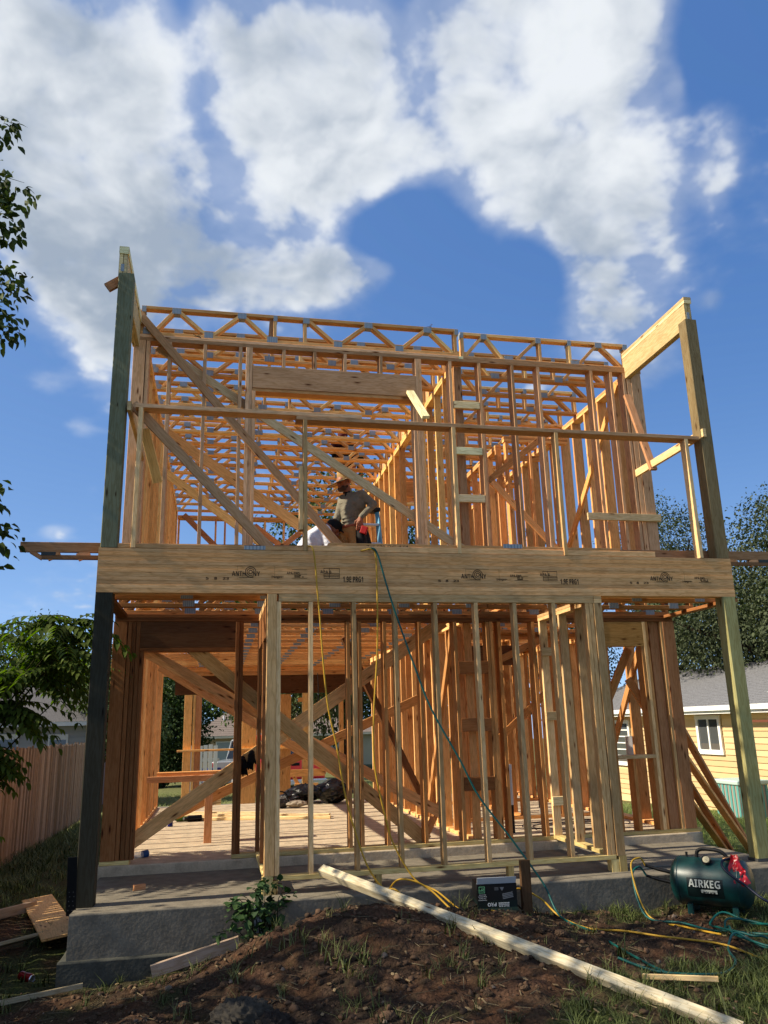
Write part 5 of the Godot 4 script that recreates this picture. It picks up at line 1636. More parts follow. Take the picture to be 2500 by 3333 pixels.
func make_things() -> void:
	loose_board("long pale squared timber lying slantwise from the bay's bottom plate down over the mound", Vector3(1.915, 0.172, 0.055), Vector3(3.70, -0.245, 2.92), 0.068, 0.072, Vector3(0.3, 0.3, 0.9), "pale_board")
	var g := "boards leaning on the right end of the house frame"
	var n := 0
	for b in [[6.26, 1.25, -1.58, 7.86, -2.86, "uppermost of the boards leaning on the house's right corner, reaching farthest out"], [6.26, 0.96, -1.62, 7.70, -2.60, "second highest of the boards leaning on the house's right corner, palest of them"], [6.26, 0.74, -1.66, 7.52, -2.78, "third of the boards leaning on the house's right corner, dark brown"], [6.26, 0.45, -1.60, 7.40, -2.70, "lowest of the boards leaning on the house's right corner"]]:
		loose_board(b[5], Vector3(b[0], b[1], b[2]), gy(b[3], b[4], 0.01), FOUR, TWO, Vector3(0.3, 0.2, 1), "spf_red" if n % 2 == 0 else "spf_warm", g, "leaning_board")
		n += 1
	loose_board("flat chipboard offcut striped by sunlight, lying by the slab's left corner", gy(-0.80, -2.85, 0.05), gy(-0.20, -0.75, 0.10), 0.30, 0.02, Vector3(1, 0.1, 0.25), "osb")
	loose_board("weathered board end sticking in from the left edge beside the chipboard offcut", gy(-1.25, -2.05, 0.06), gy(-0.72, -2.40, 0.10), 0.09, TWO, Vector3.UP, "picket")
	loose_board("splintered pale board at the left edge, in front of the chipboard offcut", gy(-0.95, -0.75, 0.05), gy(-0.36, -1.10, 0.07), 0.11, 0.03, Vector3(0, 0.3, 1), "pale_board")
	loose_board("thin pale lath in the grass at the lower left, nearest the camera", gy(-0.62, 0.72, 0.03), gy(0.16, 0.46, 0.05), 0.035, 0.012, Vector3.UP, "pale_board")
	loose_board("old form board lying along the foot of the slab, left of the mound", gy(0.62, 0.36, 0.06), gy(1.25, 0.34, 0.10), 0.09, 0.03, Vector3.UP, "picket")
	loose_board("short broken stick on the mound's right shoulder by the hose coil", gy(3.55, 2.20, 0.03), gy(3.95, 2.35, 0.04), 0.03, 0.015, Vector3.UP, "spf_pale")
	var s := thing("wooden_stake", "dark brown upright stake driven into the ground before the bay", "stake", Vector3(3.555, -0.5, 0.33))
	part("post", plank(0.70, 0.088, 0.036, 0.005), wood("stake"), s, along(Vector3(0, 0, 0), Vector3(0.006, 0.70, 0.0), Vector3.RIGHT))
	# bent anchor straps of black and pale steel
	var st := thing("anchor_strap", "black perforated anchor strap standing at the foot of the blackened post", "strap", Vector3(-0.02, -0.03, 0.03))
	var sm := flat(Color(0.05, 0.05, 0.055), 0.5, 0.5)
	part("plate", soft_box(Vector3(0.072, 0.42, 0.006), 0.0028), sm, st, Transform3D(Basis(Vector3(0, 0, 1), 0.03) * Basis(Vector3(1, 0, 0), 0.04), Vector3(0, 0.2, 0.02)))
	var holes := Buf.new()
	for k in 12:
		for j in 2:
			var c := Vector3(-0.015 + 0.03 * j + 0.006 * (k % 2), 0.03 + k * 0.032, 0.026 - 0.0012 * k)
			holes.box(c - Vector3(0.003, 0.003, 0.002), c + Vector3(0.003, 0.003, 0.002))
	part("nail_holes", done(holes), flat(Color(0.30, 0.30, 0.29), 0.8), st)
	st = thing("anchor_strap", "pale galvanised strap bent down over the porch slab's edge beside the vine", "strap", Vector3(1.40, -0.115, 0.245))
	part("plate", soft_box(Vector3(0.075, 0.20, 0.005), 0.0024), flat(Color(0.55, 0.57, 0.58), 0.4, 0.7), st, Transform3D(Basis(Vector3(1, 0, 0), -0.10), Vector3.ZERO))
	var can := thing("drink_can", "crushed red and silver drink can in the grass at the lower left", "can", gy(-0.30, 0.04, 0.035))
	var cb := Basis(Vector3(0, 1, 0), -0.62) * Basis(Vector3(0, 0, 1), PI / 2 - 0.12)
	part("can_body", lathe([Vector2(0, 0.062), Vector2(0.024, 0.062), Vector2(0.031, 0.052), Vector2(0.033, 0.035), Vector2(0.029, 0.01), Vector2(0.033, -0.02), Vector2(0.033, -0.05), Vector2(0.026, -0.062)], 18), flat(Color(0.45, 0.02, 0.03), 0.3, 0.6), can, Transform3D(cb, Vector3.ZERO))
	part("can_end", lathe([Vector2(0, -0.055), Vector2(0.024, -0.057), Vector2(0.027, -0.066), Vector2(0.031, -0.060)], 18), flat(Color(0.75, 0.75, 0.76), 0.25, 0.9), can, Transform3D(cb, Vector3.ZERO))
	carton()
	compressor()
	hoses()
	floor_litter()
	ladder()
	dragonflies()
	gloves()

func carton() -> void:
	var y := ground_y(3.26, 0.56)
	var o := thing("carton", "black and green printed carton upside down on the grass in front of the bay", "box", Vector3(3.25, y + 0.035, 0.50), -0.10)
	var black := flat(Color(0.028, 0.030, 0.034), 0.55)
	var green := flat(Color(0.016, 0.085, 0.080), 0.5)
	var cardboard := flat(Color(0.74, 0.75, 0.75), 0.8)
	part("carton_body", box_mesh(Vector3(-0.16, 0.012, -0.20), Vector3(0.16, 0.185, 0.0)), black, o, Transform3D(Basis(Vector3(1, 0, 0), 0.05), Vector3.ZERO))
	var w := Transform3D(Basis(Vector3(1, 0, 0), 0.05), Vector3.ZERO)
	part("green_band", box_mesh(Vector3(-0.1605, 0.010, -0.2005), Vector3(0.1605, 0.062, 0.0008)), green, o, w)
	part("flap", box_mesh(Vector3(-0.158, 0.0, 0.0), Vector3(0.158, 0.003, 0.055)), cardboard, o, Transform3D(Basis(Vector3(1, 0, 0), -1.15), Vector3(0, 0.184, -0.004)))
	part("flap", box_mesh(Vector3(-0.002, 0.0, -0.19), Vector3(0.10, 0.003, -0.01)), black, o, Transform3D(Basis(Vector3(0, 0, 1), -0.85), Vector3(0.16, 0.03, 0.0)))
	part("flap", box_mesh(Vector3(-0.12, 0.0, -0.19), Vector3(0.002, 0.003, -0.01)), black, o, Transform3D(Basis(Vector3(0, 0, 1), 0.25), Vector3(-0.16, 0.035, 0.0)))
	part("flap", box_mesh(Vector3(-0.158, 0.0, 0.0), Vector3(0.158, 0.003, 0.09)), green, o, Transform3D(Basis(Vector3(1, 0, 0), 0.10), Vector3(0, 0.009, 0.002)))
	var ink := flat(Color(0.80, 0.82, 0.82), 0.6)
	var gr := flat(Color(0.45, 0.72, 0.52), 0.6)
	# the print stands on its head
	var f := func(x: float, yy: float) -> Transform3D: return w * Transform3D(Basis(Vector3(0, 0, 1), PI), Vector3(x, yy, 0.0018))
	text(o, "lettering", "PRO", 0.026, 0.070, f.call(-0.043, 0.036), ink)
	for k in 3: text(o, "lettering", ["INTER", "CHANGE", "BRANDS"][k], 0.0085, 0.085, f.call(0.052, 0.044 - 0.0115 * (2 - k)), ink)
	text(o, "lettering", "21°", 0.020, 0.034, f.call(-0.122, 0.146), gr)
	var fr := Buf.new()
	for q in [[-0.146, -0.098, 0.122, 0.125], [-0.146, -0.098, 0.166, 0.169], [-0.146, -0.143, 0.1252, 0.1658], [-0.101, -0.098, 0.1252, 0.1658]]: fr.box(Vector3(q[0], q[2], 0.0005), Vector3(q[1], q[3], 0.0016))
	part("label_frame", done(fr), gr, o, w)
	for k in 4: text(o, "lettering", ["Round Head", "Ring Shank", "Fits Most", "Framing Nailers"][k], 0.0065, 0.055 + 0.012 * (k % 2), f.call(-0.118, 0.108 - 0.013 * k), ink, false)
	var tri := Buf.new()
	tri.tri(Vector3(0.022, 0.160, 0.0016), Vector3(0.058, 0.160, 0.0016), Vector3(0.040, 0.132, 0.0016), Vector3(0, 0, 1))
	for k in 3: tri.box(Vector3(-0.02, 0.140 + 0.008 * k, 0.0005), Vector3(0.012, 0.143 + 0.008 * k, 0.0014))
	for k in 4: tri.box(Vector3(0.04, 0.078 + 0.011 * k, 0.0005), Vector3(0.125, 0.085 + 0.011 * k, 0.0014), Transform3D(Basis(Vector3(0, 0, 1), 0.16), Vector3(0.02, -0.012, 0)))
	part("printed_pictures", done(tri), flat(Color(0.42, 0.43, 0.44), 0.6), o, w)

func compressor() -> void:
	var at := Vector3(5.07, ground_y(5.1, 0.62), 0.62)
	var o := thing("air_tank", "dark green air tank with handle and gauge on the grass by the porch slab", "air tank", at, -0.80)
	var paint := flat(Color(0.02, 0.22, 0.22), 0.38, 0.0, 0.5)
	paint.albedo_texture = speckle(101, 0.02, 0.72, 1.0)
	var prof := []
	var r := 0.185
	for k in 9:
		var a := PI / 2 * k / 8.0
		prof.append(Vector2(r * sin(a), 0.24 + 0.085 * cos(a)))
	for k in 9:
		var a := PI / 2 * (8 - k) / 8.0
		prof.append(Vector2(r * sin(a), -0.24 - 0.085 * cos(a)))
	var lie := Transform3D(Basis(Vector3(0, 0, 1), PI / 2), Vector3(0, 0.245, 0))
	part("tank", lathe(prof, 40), paint, o, lie)
	for x in [-0.235, 0.235]: part("weld_seam", lathe([Vector2(r, 0.006), Vector2(r + 0.004, 0.003), Vector2(r + 0.004, -0.003), Vector2(r, -0.006)], 40), paint, o, lie * Transform3D(Basis(), Vector3(0, x, 0)))
	for x in [-0.17, 0.18]:
		for z in [-0.09, 0.09]: part("foot", soft_box(Vector3(0.05, 0.10, 0.02), 0.008), paint, o, Transform3D(Basis(), Vector3(x, 0.05, z)))
	part("handle", tube(smooth_path([Vector3(-0.10, 0.41, 0), Vector3(-0.09, 0.475, 0), Vector3(-0.03, 0.495, 0), Vector3(0.09, 0.485, 0), Vector3(0.14, 0.44, 0), Vector3(0.15, 0.41, 0)], 5), [0.015], 10), flat(Color(0.03, 0.03, 0.035), 0.6), o)
	var gz := Transform3D(Basis(Vector3(1, 0, 0), 0.95), Vector3(0.0, 0.415, 0.09))
	part("gauge", lathe([Vector2(0, 0.03), Vector2(0.028, 0.03), Vector2(0.036, 0.034), Vector2(0.038, 0.02), Vector2(0.038, 0.0), Vector2(0.010, -0.004), Vector2(0.010, -0.05)], 20), flat(Color(0.10, 0.10, 0.10), 0.4), o, gz)
	part("gauge_dial", lathe([Vector2(0, 0.0315), Vector2(0.027, 0.0313)], 20), flat(Color(0.72, 0.68, 0.55), 0.5), o, gz)
	part("gauge_needle", box_mesh(Vector3(-0.001, 0.032, -0.002), Vector3(0.001, 0.033, 0.02)), flat(Color(0.05, 0.05, 0.05), 0.5), o, gz * Transform3D(Basis(Vector3.UP, 0.7), Vector3.ZERO))
	part("valve", tube([Vector3(0.12, 0.43, 0.03), Vector3(0.20, 0.445, 0.05), Vector3(0.25, 0.44, 0.06)], [0.016, 0.018, 0.014], 10), flat(Color(0.55, 0.42, 0.30), 0.4, 0.7), o)
	part("valve", tube([Vector3(-0.18, 0.41, 0.0), Vector3(-0.18, 0.465, 0.0)], [0.008, 0.011], 8), flat(Color(0.05, 0.05, 0.05), 0.5), o)
	for y in [0.30, 0.22]: part("coupling", tube([Vector3(-0.31, y, 0.03), Vector3(-0.42, y + 0.02, 0.05), Vector3(-0.52, y + 0.045, 0.06)], [0.016, 0.014, 0.011], 9), flat(Color(0.05, 0.05, 0.05), 0.5), o)
	# the painted name follows the tank's side
	var label := Node3D.new()
	put(label, "name_panel", o)
	label.transform = Transform3D(Basis(Vector3(1, 0, 0), -0.12), Vector3(-0.015, 0.245, 0)) * Transform3D(Basis(), Vector3(0, 0.02, 0.1856))
	var pb := Buf.new()
	for i in 8:
		var a0 := lerpf(-0.62, 0.16, i / 8.0)
		var a1 := lerpf(-0.62, 0.16, (i + 1) / 8.0)
		var rr := 0.1862
		var n0 := Vector3(0, sin(a0), cos(a0))
		var n1 := Vector3(0, sin(a1), cos(a1))
		pb.quad(Vector3(-0.14, -0.02, -0.1856) + n0 * rr, Vector3(0.14, -0.02, -0.1856) + n0 * rr, Vector3(0.14, -0.02, -0.1856) + n1 * rr, Vector3(-0.14, -0.02, -0.1856) + n1 * rr, (n0 + n1).normalized())
	part("panel", done(pb), flat(Color(0.014, 0.075, 0.080), 0.45), label)
	var white := flat(Color(0.62, 0.64, 0.62), 0.6)
	text(label, "lettering", "AIRKEG", 0.056, 0.245, Transform3D(Basis(Vector3(0, 1, 0), 0.0), Vector3(0.0, -0.030, 0.003)), white, true, 0.004)
	var tilt := Transform3D(Basis(Vector3(1, 0, 0), 0.42), Vector3(0.03, -0.085, -0.006))
	part("name_plate", box_mesh(Vector3(-0.062, -0.013, -0.002), Vector3(0.062, 0.013, 0.002)), white, label, tilt)
	text(label, "lettering", "ROLAIR", 0.017, 0.095, tilt * Transform3D(Basis(), Vector3(0.0, -0.0085, 0.0025)), flat(Color(0.02, 0.03, 0.03), 0.6), true, 0.002)
	# a red plastic rag hanging from the valve
	var rag := thing("red_rag", "crumpled red plastic rag hung over the green air tank's valve", "rag", at)
	rag.rotation.y = o.rotation.y
	var rb := Buf.new()
	var nn := noise(9.0, 3, 44)
	var gw := 10
	var gh := 12
	for i in gh:
		for j in gw:
			var u := j / float(gw - 1) - 0.5
			var v := i / float(gh - 1)
			var wd := 0.05 + 0.11 * v
			var p := Vector3(0.215 + u * wd + 0.04 * v, 0.475 - 0.20 * v, 0.085 + 0.105 * v - 0.02 * v * v)
			p += Vector3(nn.get_noise_3d(u * 0.4, v * 0.4, 1), nn.get_noise_3d(u * 0.4, v * 0.4, 5), 1.4 * nn.get_noise_3d(u * 0.5, v * 0.3, 9)) * 0.03
			rb.v.append(p)
			rb.uv.append(Vector2(u, v))
	grid_faces(rb, gw, gh)
	var rm := flat(Color(0.62, 0.05, 0.10), 0.3, 0.0, 0.5)
	rm.cull_mode = BaseMaterial3D.CULL_DISABLED
	part("sheet", done(rb), rm, rag)

func grid_faces(b: Buf, w: int, h: int) -> void:
	b.n.resize(b.v.size())
	for i in h:
		for j in w:
			var q := i * w + j
			var l := q - 1 if j > 0 else q
			var r := q + 1 if j < w - 1 else q
			var u := q - w if i > 0 else q
			var d := q + w if i < h - 1 else q
			b.n[q] = (b.v[d] - b.v[u]).cross(b.v[r] - b.v[l]).normalized()
	for i in h - 1:
		for j in w - 1:
			var q := i * w + j
			b.idx.append_array([q, q + 1, q + w, q + 1, q + w + 1, q + w])

func hoses() -> void:
	var yellow := flat(Color(0.72, 0.56, 0.16), 0.5)
	var teal := flat(Color(0.05, 0.32, 0.30), 0.45)
	var blue := flat(Color(0.02, 0.06, 0.16), 0.5)
	var z := 0.045
	hose("yellow_hose", [Vector3(1.80, 2.92, -0.25), Vector3(1.805, 2.90, -0.02), Vector3(1.845, 2.865, z), Vector3(1.868, 2.72, z), Vector3(1.885, 2.49, z), Vector3(1.905, 2.27, z), Vector3(1.935, 1.85, z), Vector3(1.975, 1.47, z), Vector3(2.045, 1.15, z), Vector3(2.108, 0.78, z), Vector3(2.20, 0.44, z), Vector3(2.295, 0.18, z + 0.01), Vector3(2.41, 0.02, 0.10), Vector3(2.50, 0.012, 0.20), gy(2.62, 0.42, 0.02), gy(2.80, 0.50, 0.02)], 0.0075, yellow, "yellow air hose hanging from the balcony just right of the left inner baluster")
	hose("yellow_hose", [Vector3(2.25, 2.90, -0.15), Vector3(2.30, 2.862, 0.0), Vector3(2.385, 2.868, z), Vector3(2.425, 2.80, z), Vector3(2.430, 2.50, z), Vector3(2.428, 2.27, z), Vector3(2.415, 1.9, z), Vector3(2.375, 1.40, z), Vector3(2.372, 0.98, z), Vector3(2.455, 0.56, z), Vector3(2.53, 0.32, z), Vector3(2.69, 0.06, 0.08), Vector3(2.83, -0.01, 0.24), gy(3.02, 0.42, 0.02), gy(3.20, 0.60, 0.02)], 0.0075, yellow, "yellow air hose beside the teal one, dropping from the beam's middle")
	hose("yellow_hose", [Vector3(2.46, 0.012, 0.12), Vector3(2.52, 0.09, 0.20), Vector3(2.65, 0.075, 0.24), Vector3(2.78, 0.0, 0.27), gy(2.95, 0.45, 0.02), gy(3.12, 0.62, 0.02), gy(3.36, 0.36, 0.05), Vector3(3.48, -0.02, 0.30), Vector3(3.68, -0.10, 0.32), gy(3.78, 0.45, 0.02), gy(3.85, 0.82, 0.02), gy(4.05, 1.02, 0.02), gy(4.22, 1.22, 0.02), gy(4.36, 1.34, 0.02), gy(4.56, 1.50, 0.02), gy(4.68, 1.84, 0.02), gy(4.9, 2.1, 0.02)], 0.0075, yellow, "yellow air hose looping over the slab's edge and across the grass to the right")
	hose("teal_hose", [Vector3(2.33, 2.87, -0.1), Vector3(2.395, 2.874, z + 0.012), Vector3(2.445, 2.80, z + 0.012), Vector3(2.51, 2.55, z + 0.02), Vector3(2.59, 2.27, z + 0.03), Vector3(2.74, 1.82, 0.08), Vector3(2.88, 1.43, 0.10), Vector3(3.11, 1.00, 0.12), Vector3(3.265, 0.69, 0.13), Vector3(3.51, 0.36, 0.16), Vector3(3.66, 0.13, 0.22), Vector3(3.74, -0.02, 0.30), gy(3.77, 0.50, 0.02), gy(3.82, 0.95, 0.015), gy(3.80, 1.45, 0.015), gy(3.74, 1.95, 0.015), gy(3.80, 2.15, 0.015)], 0.0085, teal, "teal air hose slanting down across the front from the beam's middle")
	var c := [gy(4.83, 1.03, 0.02)]
	for k in 26:
		var a := k * 0.62
		var rr := 0.22 + 0.10 * sin(k * 0.8)
		c.append(gy(4.86 + rr * cos(a) * 0.8 + 0.005 * k, 1.28 + rr * sin(a) * 1.4, 0.02 + 0.05 * absf(sin(k * 1.3))))
	c.append_array([gy(4.55, 1.55, 0.02), gy(4.40, 1.85, 0.02), gy(4.20, 2.06, 0.02), gy(3.95, 2.20, 0.02), gy(3.72, 2.06, 0.02), gy(3.60, 1.8, 0.015)])
	hose("teal_hose", c, 0.0085, teal, "coiled teal air hose on the soil in front of the green air tank")
	var t: Transform3D = get_node("air_tank").transform
	hose("teal_hose", [t * Vector3(-0.52, 0.265, 0.06), Vector3(4.60, 0.085, 0.30), Vector3(4.50, 0.02, 0.36), gy(4.47, 0.58, 0.03), gy(4.62, 0.85, 0.02), gy(4.78, 1.0, 0.02), gy(4.86, 1.15, 0.04)], 0.0085, teal, "teal hose curving down from the green air tank's lower coupling")
	hose("yellow_hose", [t * Vector3(-0.52, 0.345, 0.06), Vector3(4.61, 0.155, 0.30), Vector3(4.50, 0.09, 0.35), gy(4.50, 0.56, 0.03), gy(4.62, 0.9, 0.02), gy(4.7, 1.25, 0.02)], 0.0075, yellow, "yellow hose curving down from the green air tank's upper coupling")
	hose("blue_hose", [t * Vector3(0.20, 0.445, 0.04), t * Vector3(0.13, 0.43, 0.13), t * Vector3(0.16, 0.37, 0.19), t * Vector3(0.30, 0.28, 0.22), t * Vector3(0.50, 0.17, 0.28), gy(5.72, 1.10, 0.05), gy(6.0, 1.3, 0.02)], 0.010, blue, "dark blue hose running off to the right from the green air tank's valve")
	hose("grey_cable", [Vector3(4.66, 0.012, -0.1), Vector3(4.8, 0.012, 0.0), Vector3(5.0, 0.012, -0.06), Vector3(5.15, 0.012, 0.02)], 0.006, flat(Color(0.35, 0.36, 0.34), 0.6), "thin grey cable lying on the porch slab right of the bay", "cable")

func floor_litter() -> void:
	for b in [[0.62, -5.05, 2.60, -4.42, 0.11, "long lath across the living room floor, nearest the camera", TWO], [0.55, -5.55, 2.62, -4.65, 0.115, "long board on the living room floor, running under the rubbish bags", TWO], [0.60, -5.9, 1.9, -5.3, 0.11, "board lying farthest back on the living room floor", TWO]]:
		loose_board(b[5], Vector3(b[0], b[4], b[1]), Vector3(b[2], b[4], b[3]), FOUR, b[6], Vector3(0, 0, 1), "spf_pale", "boards on the living room floor", "floor_board")
	var r := RandomNumberGenerator.new()
	r.seed = 91
	var spots := [[0.485, -4.40, "blue drink can standing on the living room floor", Color(0.02, 0.09, 0.40), 0.12, 0.033, true], [0.70, -4.95, "green and black spray can lying on the living room floor", Color(0.20, 0.30, 0.06), 0.20, 0.033, false], [0.88, -4.90, "black bottle lying on the living room floor", Color(0.03, 0.03, 0.035), 0.24, 0.04, false]]
	for q in spots:
		var o := thing("can" if q[6] else "bottle", q[2], "can" if q[6] else "bottle", Vector3(q[0], 0.092, q[1]))
		var h: float = q[4]
		var rad: float = q[5]
		var xf := Transform3D() if q[6] else Transform3D(Basis(Vector3(0, 1, 0), 0.15) * Basis(Vector3(0, 0, 1), PI / 2), Vector3(0, rad, 0))
		part("body", lathe([Vector2(0, h), Vector2(rad * 0.4, h), Vector2(rad * 0.5, h * 0.86), Vector2(rad, h * 0.78), Vector2(rad, 0.004), Vector2(rad * 0.8, 0.0), Vector2(0, 0.0)], 14), flat(q[3], 0.3, 0.2), o, xf)
		part("cap", lathe([Vector2(0, h + 0.012), Vector2(rad * 0.42, h + 0.012), Vector2(rad * 0.42, h - 0.01)], 12), flat(Color(0.6, 0.6, 0.6), 0.4, 0.4), o, xf)
	var pb := thing("water_bottle", "crushed clear water bottle with a blue label and red cap by the doorway", "bottle", Vector3(0.34, 0.125, -1.80), 0.5)
	var lie := Transform3D(Basis(Vector3(0, 0, 1), PI / 2 + 0.05), Vector3(0.08, 0, 0))
	var clear := flat(Color(0.85, 0.90, 0.92, 0.35), 0.15, 0.0, 0.6)
	clear.transparency = BaseMaterial3D.TRANSPARENCY_ALPHA
	part("body", lathe([Vector2(0, 0.19), Vector2(0.012, 0.19), Vector2(0.016, 0.17), Vector2(0.034, 0.14), Vector2(0.030, 0.11), Vector2(0.034, 0.08), Vector2(0.031, 0.05), Vector2(0.034, 0.01), Vector2(0.025, 0)], 14), clear, pb, lie)
	part("paper_label", lathe([Vector2(0.0345, 0.07), Vector2(0.0345, 0.012)], 14), flat(Color(0.10, 0.28, 0.50), 0.5), pb, lie)
	part("cap", lathe([Vector2(0, 0.205), Vector2(0.014, 0.205), Vector2(0.014, 0.188)], 12), flat(Color(0.75, 0.12, 0.05), 0.4), pb, lie)
	var cu := thing("offcut", "small block of wood on the porch slab in front of the doorway", "offcut", Vector3(0.43, 0.02, -0.60), 0.4)
	part("block", plank(0.10, 0.05, 0.04), wood("spf_red"), cu)
	# rubbish: black bags, a tool bag and torn paper at the back of the room
	var bm := flat(Color(0.010, 0.010, 0.011), 0.38, 0.0, 0.5)
	var bags := [[2.50, -6.9, 0.34, 0.30, 0.30, "black rubbish bag sagging behind the others in the living room", 2], [2.95, -6.6, 0.30, 0.38, 0.28, "black rubbish bag, crumpled and tallest, in front of the red pickup", 3], [2.28, -6.75, 0.22, 0.20, 0.22, "small black rubbish bag left of the other two", 4]]
	for q in bags:
		var o := thing("rubbish_bag", q[5], "rubbish bag", Vector3(q[0], 0.09, q[1]))
		part("sack", bag_mesh(q[2], q[3], q[4], q[6]), bm, o)
	var tb := thing("tool_bag", "grey canvas tool bag with black straps on the floor left of the rubbish bags", "tool bag", Vector3(2.08, 0.09, -6.2))
	part("bag", bag_mesh(0.14, 0.17, 0.12, 7), flat(Color(0.30, 0.29, 0.28), 0.8), tb)
	part("strap", tube(smooth_path([Vector3(-0.12, 0.08, 0.1), Vector3(-0.08, 0.24, 0.08), Vector3(0.05, 0.22, 0.1), Vector3(0.1, 0.06, 0.1)], 5), [0.012], 6), flat(Color(0.02, 0.02, 0.02), 0.7), tb)
	var wp := thing("torn_wrapper", "pale torn wrapper lying beside the tool bag", "wrapper", Vector3(2.30, 0.10, -6.1))
	part("sheet", bag_mesh(0.17, 0.11, 0.10, 9), flat(Color(0.62, 0.57, 0.50), 0.8), wp)
	for k in 4:
		var o := loose_board(["bottom board of the small stack behind the rear posts", "second board of the small stack behind the rear posts", "third board of the small stack behind the rear posts", "top board of the small stack behind the rear posts"][k], Vector3(0.80, -0.06 + 0.045 * k, -8.5 + 0.02 * k), Vector3(1.16, -0.06 + 0.045 * k, -8.45 - 0.02 * k), TWO, FOUR, Vector3.UP, "spf_pale", "boards stacked behind the rear posts", "stacked_board")
	# pipes standing out of the slab
	var pv := thing("drain_pipe", "white plastic drain pipe with a dark foot, rising from the slab behind the bay", "pipe", Vector3(4.35, 0.09, -2.1))
	part("pipe", lathe([Vector2(0.030, 0.72), Vector2(0.038, 0.72), Vector2(0.038, 0.30), Vector2(0.030, 0.30)], 14), flat(Color(0.78, 0.79, 0.80), 0.4), pv)
	part("pipe_cap", lathe([Vector2(0, 0.74), Vector2(0.041, 0.74), Vector2(0.041, 0.68)], 14), flat(Color(0.82, 0.83, 0.84), 0.4), pv)
	part("pipe_foot", lathe([Vector2(0.037, 0.30), Vector2(0.037, 0.0)], 14), flat(Color(0.07, 0.05, 0.04), 0.7), pv)
	pv = thing("drain_pipe", "thick white pipe with flaking dark foot, seen through the right window opening", "pipe", Vector3(7.05, -0.4, -4.2))
	part("pipe", lathe([Vector2(0, 1.45), Vector2(0.085, 1.45), Vector2(0.088, 0.3), Vector2(0.09, 0.28)], 16), flat(Color(0.72, 0.71, 0.70), 0.6), pv)
	part("pipe_foot", lathe([Vector2(0.091, 0.28), Vector2(0.093, -0.1)], 16), flat(Color(0.06, 0.06, 0.05), 0.8), pv)
	var vv := thing("stub_pipe", "short black-capped pipe stub on the slab at the right of the bay", "pipe", Vector3(4.95, 0.09, -2.6))
	part("pipe", lathe([Vector2(0, 0.26), Vector2(0.05, 0.26), Vector2(0.05, 0.13), Vector2(0.035, 0.12), Vector2(0.035, 0)], 12), flat(Color(0.55, 0.54, 0.52), 0.6), vv)
	part("pipe_cap", lathe([Vector2(0, 0.30), Vector2(0.055, 0.30), Vector2(0.055, 0.2)], 12), flat(Color(0.05, 0.05, 0.05), 0.6), vv)
	var pts := []
	for k in 40:
		var a := k * 0.5
		pts.append(Vector3(5.15 + (0.30 + 0.01 * k) * cos(a), 0.10 + 0.001 * k, -2.2 + (0.20 + 0.006 * k) * sin(a)))
	hose("coiled_cable", pts, 0.007, flat(Color(0.25, 0.22, 0.20), 0.6), "grey-brown cable coiled on the slab inside the right room", "cable")
	hose("hanging_cord", [Vector3(2.93, 2.30, -8.5), Vector3(2.94, 1.8, -8.5), Vector3(2.90, 1.4, -8.5), Vector3(2.93, 1.15, -8.5)], 0.008, flat(Color(0.03, 0.03, 0.03), 0.6), "black cord hanging in the living room in front of the rear house's roof", "cord")

func bag_mesh(rx: float, h: float, rz: float, s: int) -> ArrayMesh:
	var b := Buf.new()
	var n := noise(3.2, 4, s)
	var w := 29
	var hh := 17
	for i in hh:
		var v := i / float(hh - 1)
		for j in w:
			var a := TAU * j / (w - 1)
			var rr := sin(PI * clampf(v * 0.93 + 0.02, 0, 1)) * 0.9 + 0.12 * (1.0 - v)
			var d := Vector3(cos(a), 0, sin(a))
			var k := 1.0 + 0.55 * n.get_noise_3d(d.x, v * 1.4, d.z) + 0.10 * sin(a * 9.0 + v * 4.0) * v
			b.v.append(Vector3(d.x * rx * rr * k, h * (v + 0.10 * n.get_noise_3d(d.x * 2, v * 2, d.z * 2 + 4)), d.z * rz * rr * k))
			b.uv.append(Vector2(j / float(w - 1), v))
	grid_faces(b, w, hh)
	for j in hh:
		b.n[j * w] = b.n[j * w + 1]
		b.n[j * w + w - 1] = b.n[j * w + 1]
	return done(b)

func ladder() -> void:
	var o := thing("step_ladder", "light blue step ladder with pale rungs standing behind the worker in the straw hat", "ladder", Vector3(3.13, 2.85, -3.0))
	var blue := flat(Color(0.36, 0.62, 0.76), 0.5)
	var metal := flat(Color(0.75, 0.76, 0.77), 0.35, 0.6)
	for s in [0.0, -1.0]:
		var foot := Vector3(0.42 * s, 0, 0.10)
		var head := Vector3(-0.03 + 0.36 * s, 1.26, -0.20)
		part("side_rail", plank(foot.distance_to(head), 0.065, 0.03), blue, o, along(foot, head, Vector3(0.6, 0, 0.8)))
		part("rear_rail", plank(1.27, 0.035, 0.025), blue, o, along(Vector3(0.17 + 0.42 * s, 0, -0.62), head + Vector3(0.02, -0.02, -0.06), Vector3.RIGHT))
		part("spreader", tube([foot.lerp(head, 0.45), Vector3(0.17 + 0.42 * s, 0, -0.62).lerp(head, 0.45)], [0.009], 6), metal, o)
	for k in 4:
		var t := 0.18 + k * 0.22
		var p0 := Vector3(-0.42, 0, 0.10).lerp(Vector3(-0.39, 1.26, -0.20), t)
		var p1 := Vector3(0, 0, 0.10).lerp(Vector3(-0.03, 1.26, -0.20), t)
		part("rung", plank(p0.distance_to(p1), 0.03, 0.075), metal, o, along(p0, p1, Vector3.UP))
	part("top_cap", soft_box(Vector3(0.44, 0.06, 0.16), 0.02), flat(Color(0.04, 0.05, 0.06), 0.6), o, Transform3D(Basis(), Vector3(-0.21, 1.28, -0.22)))

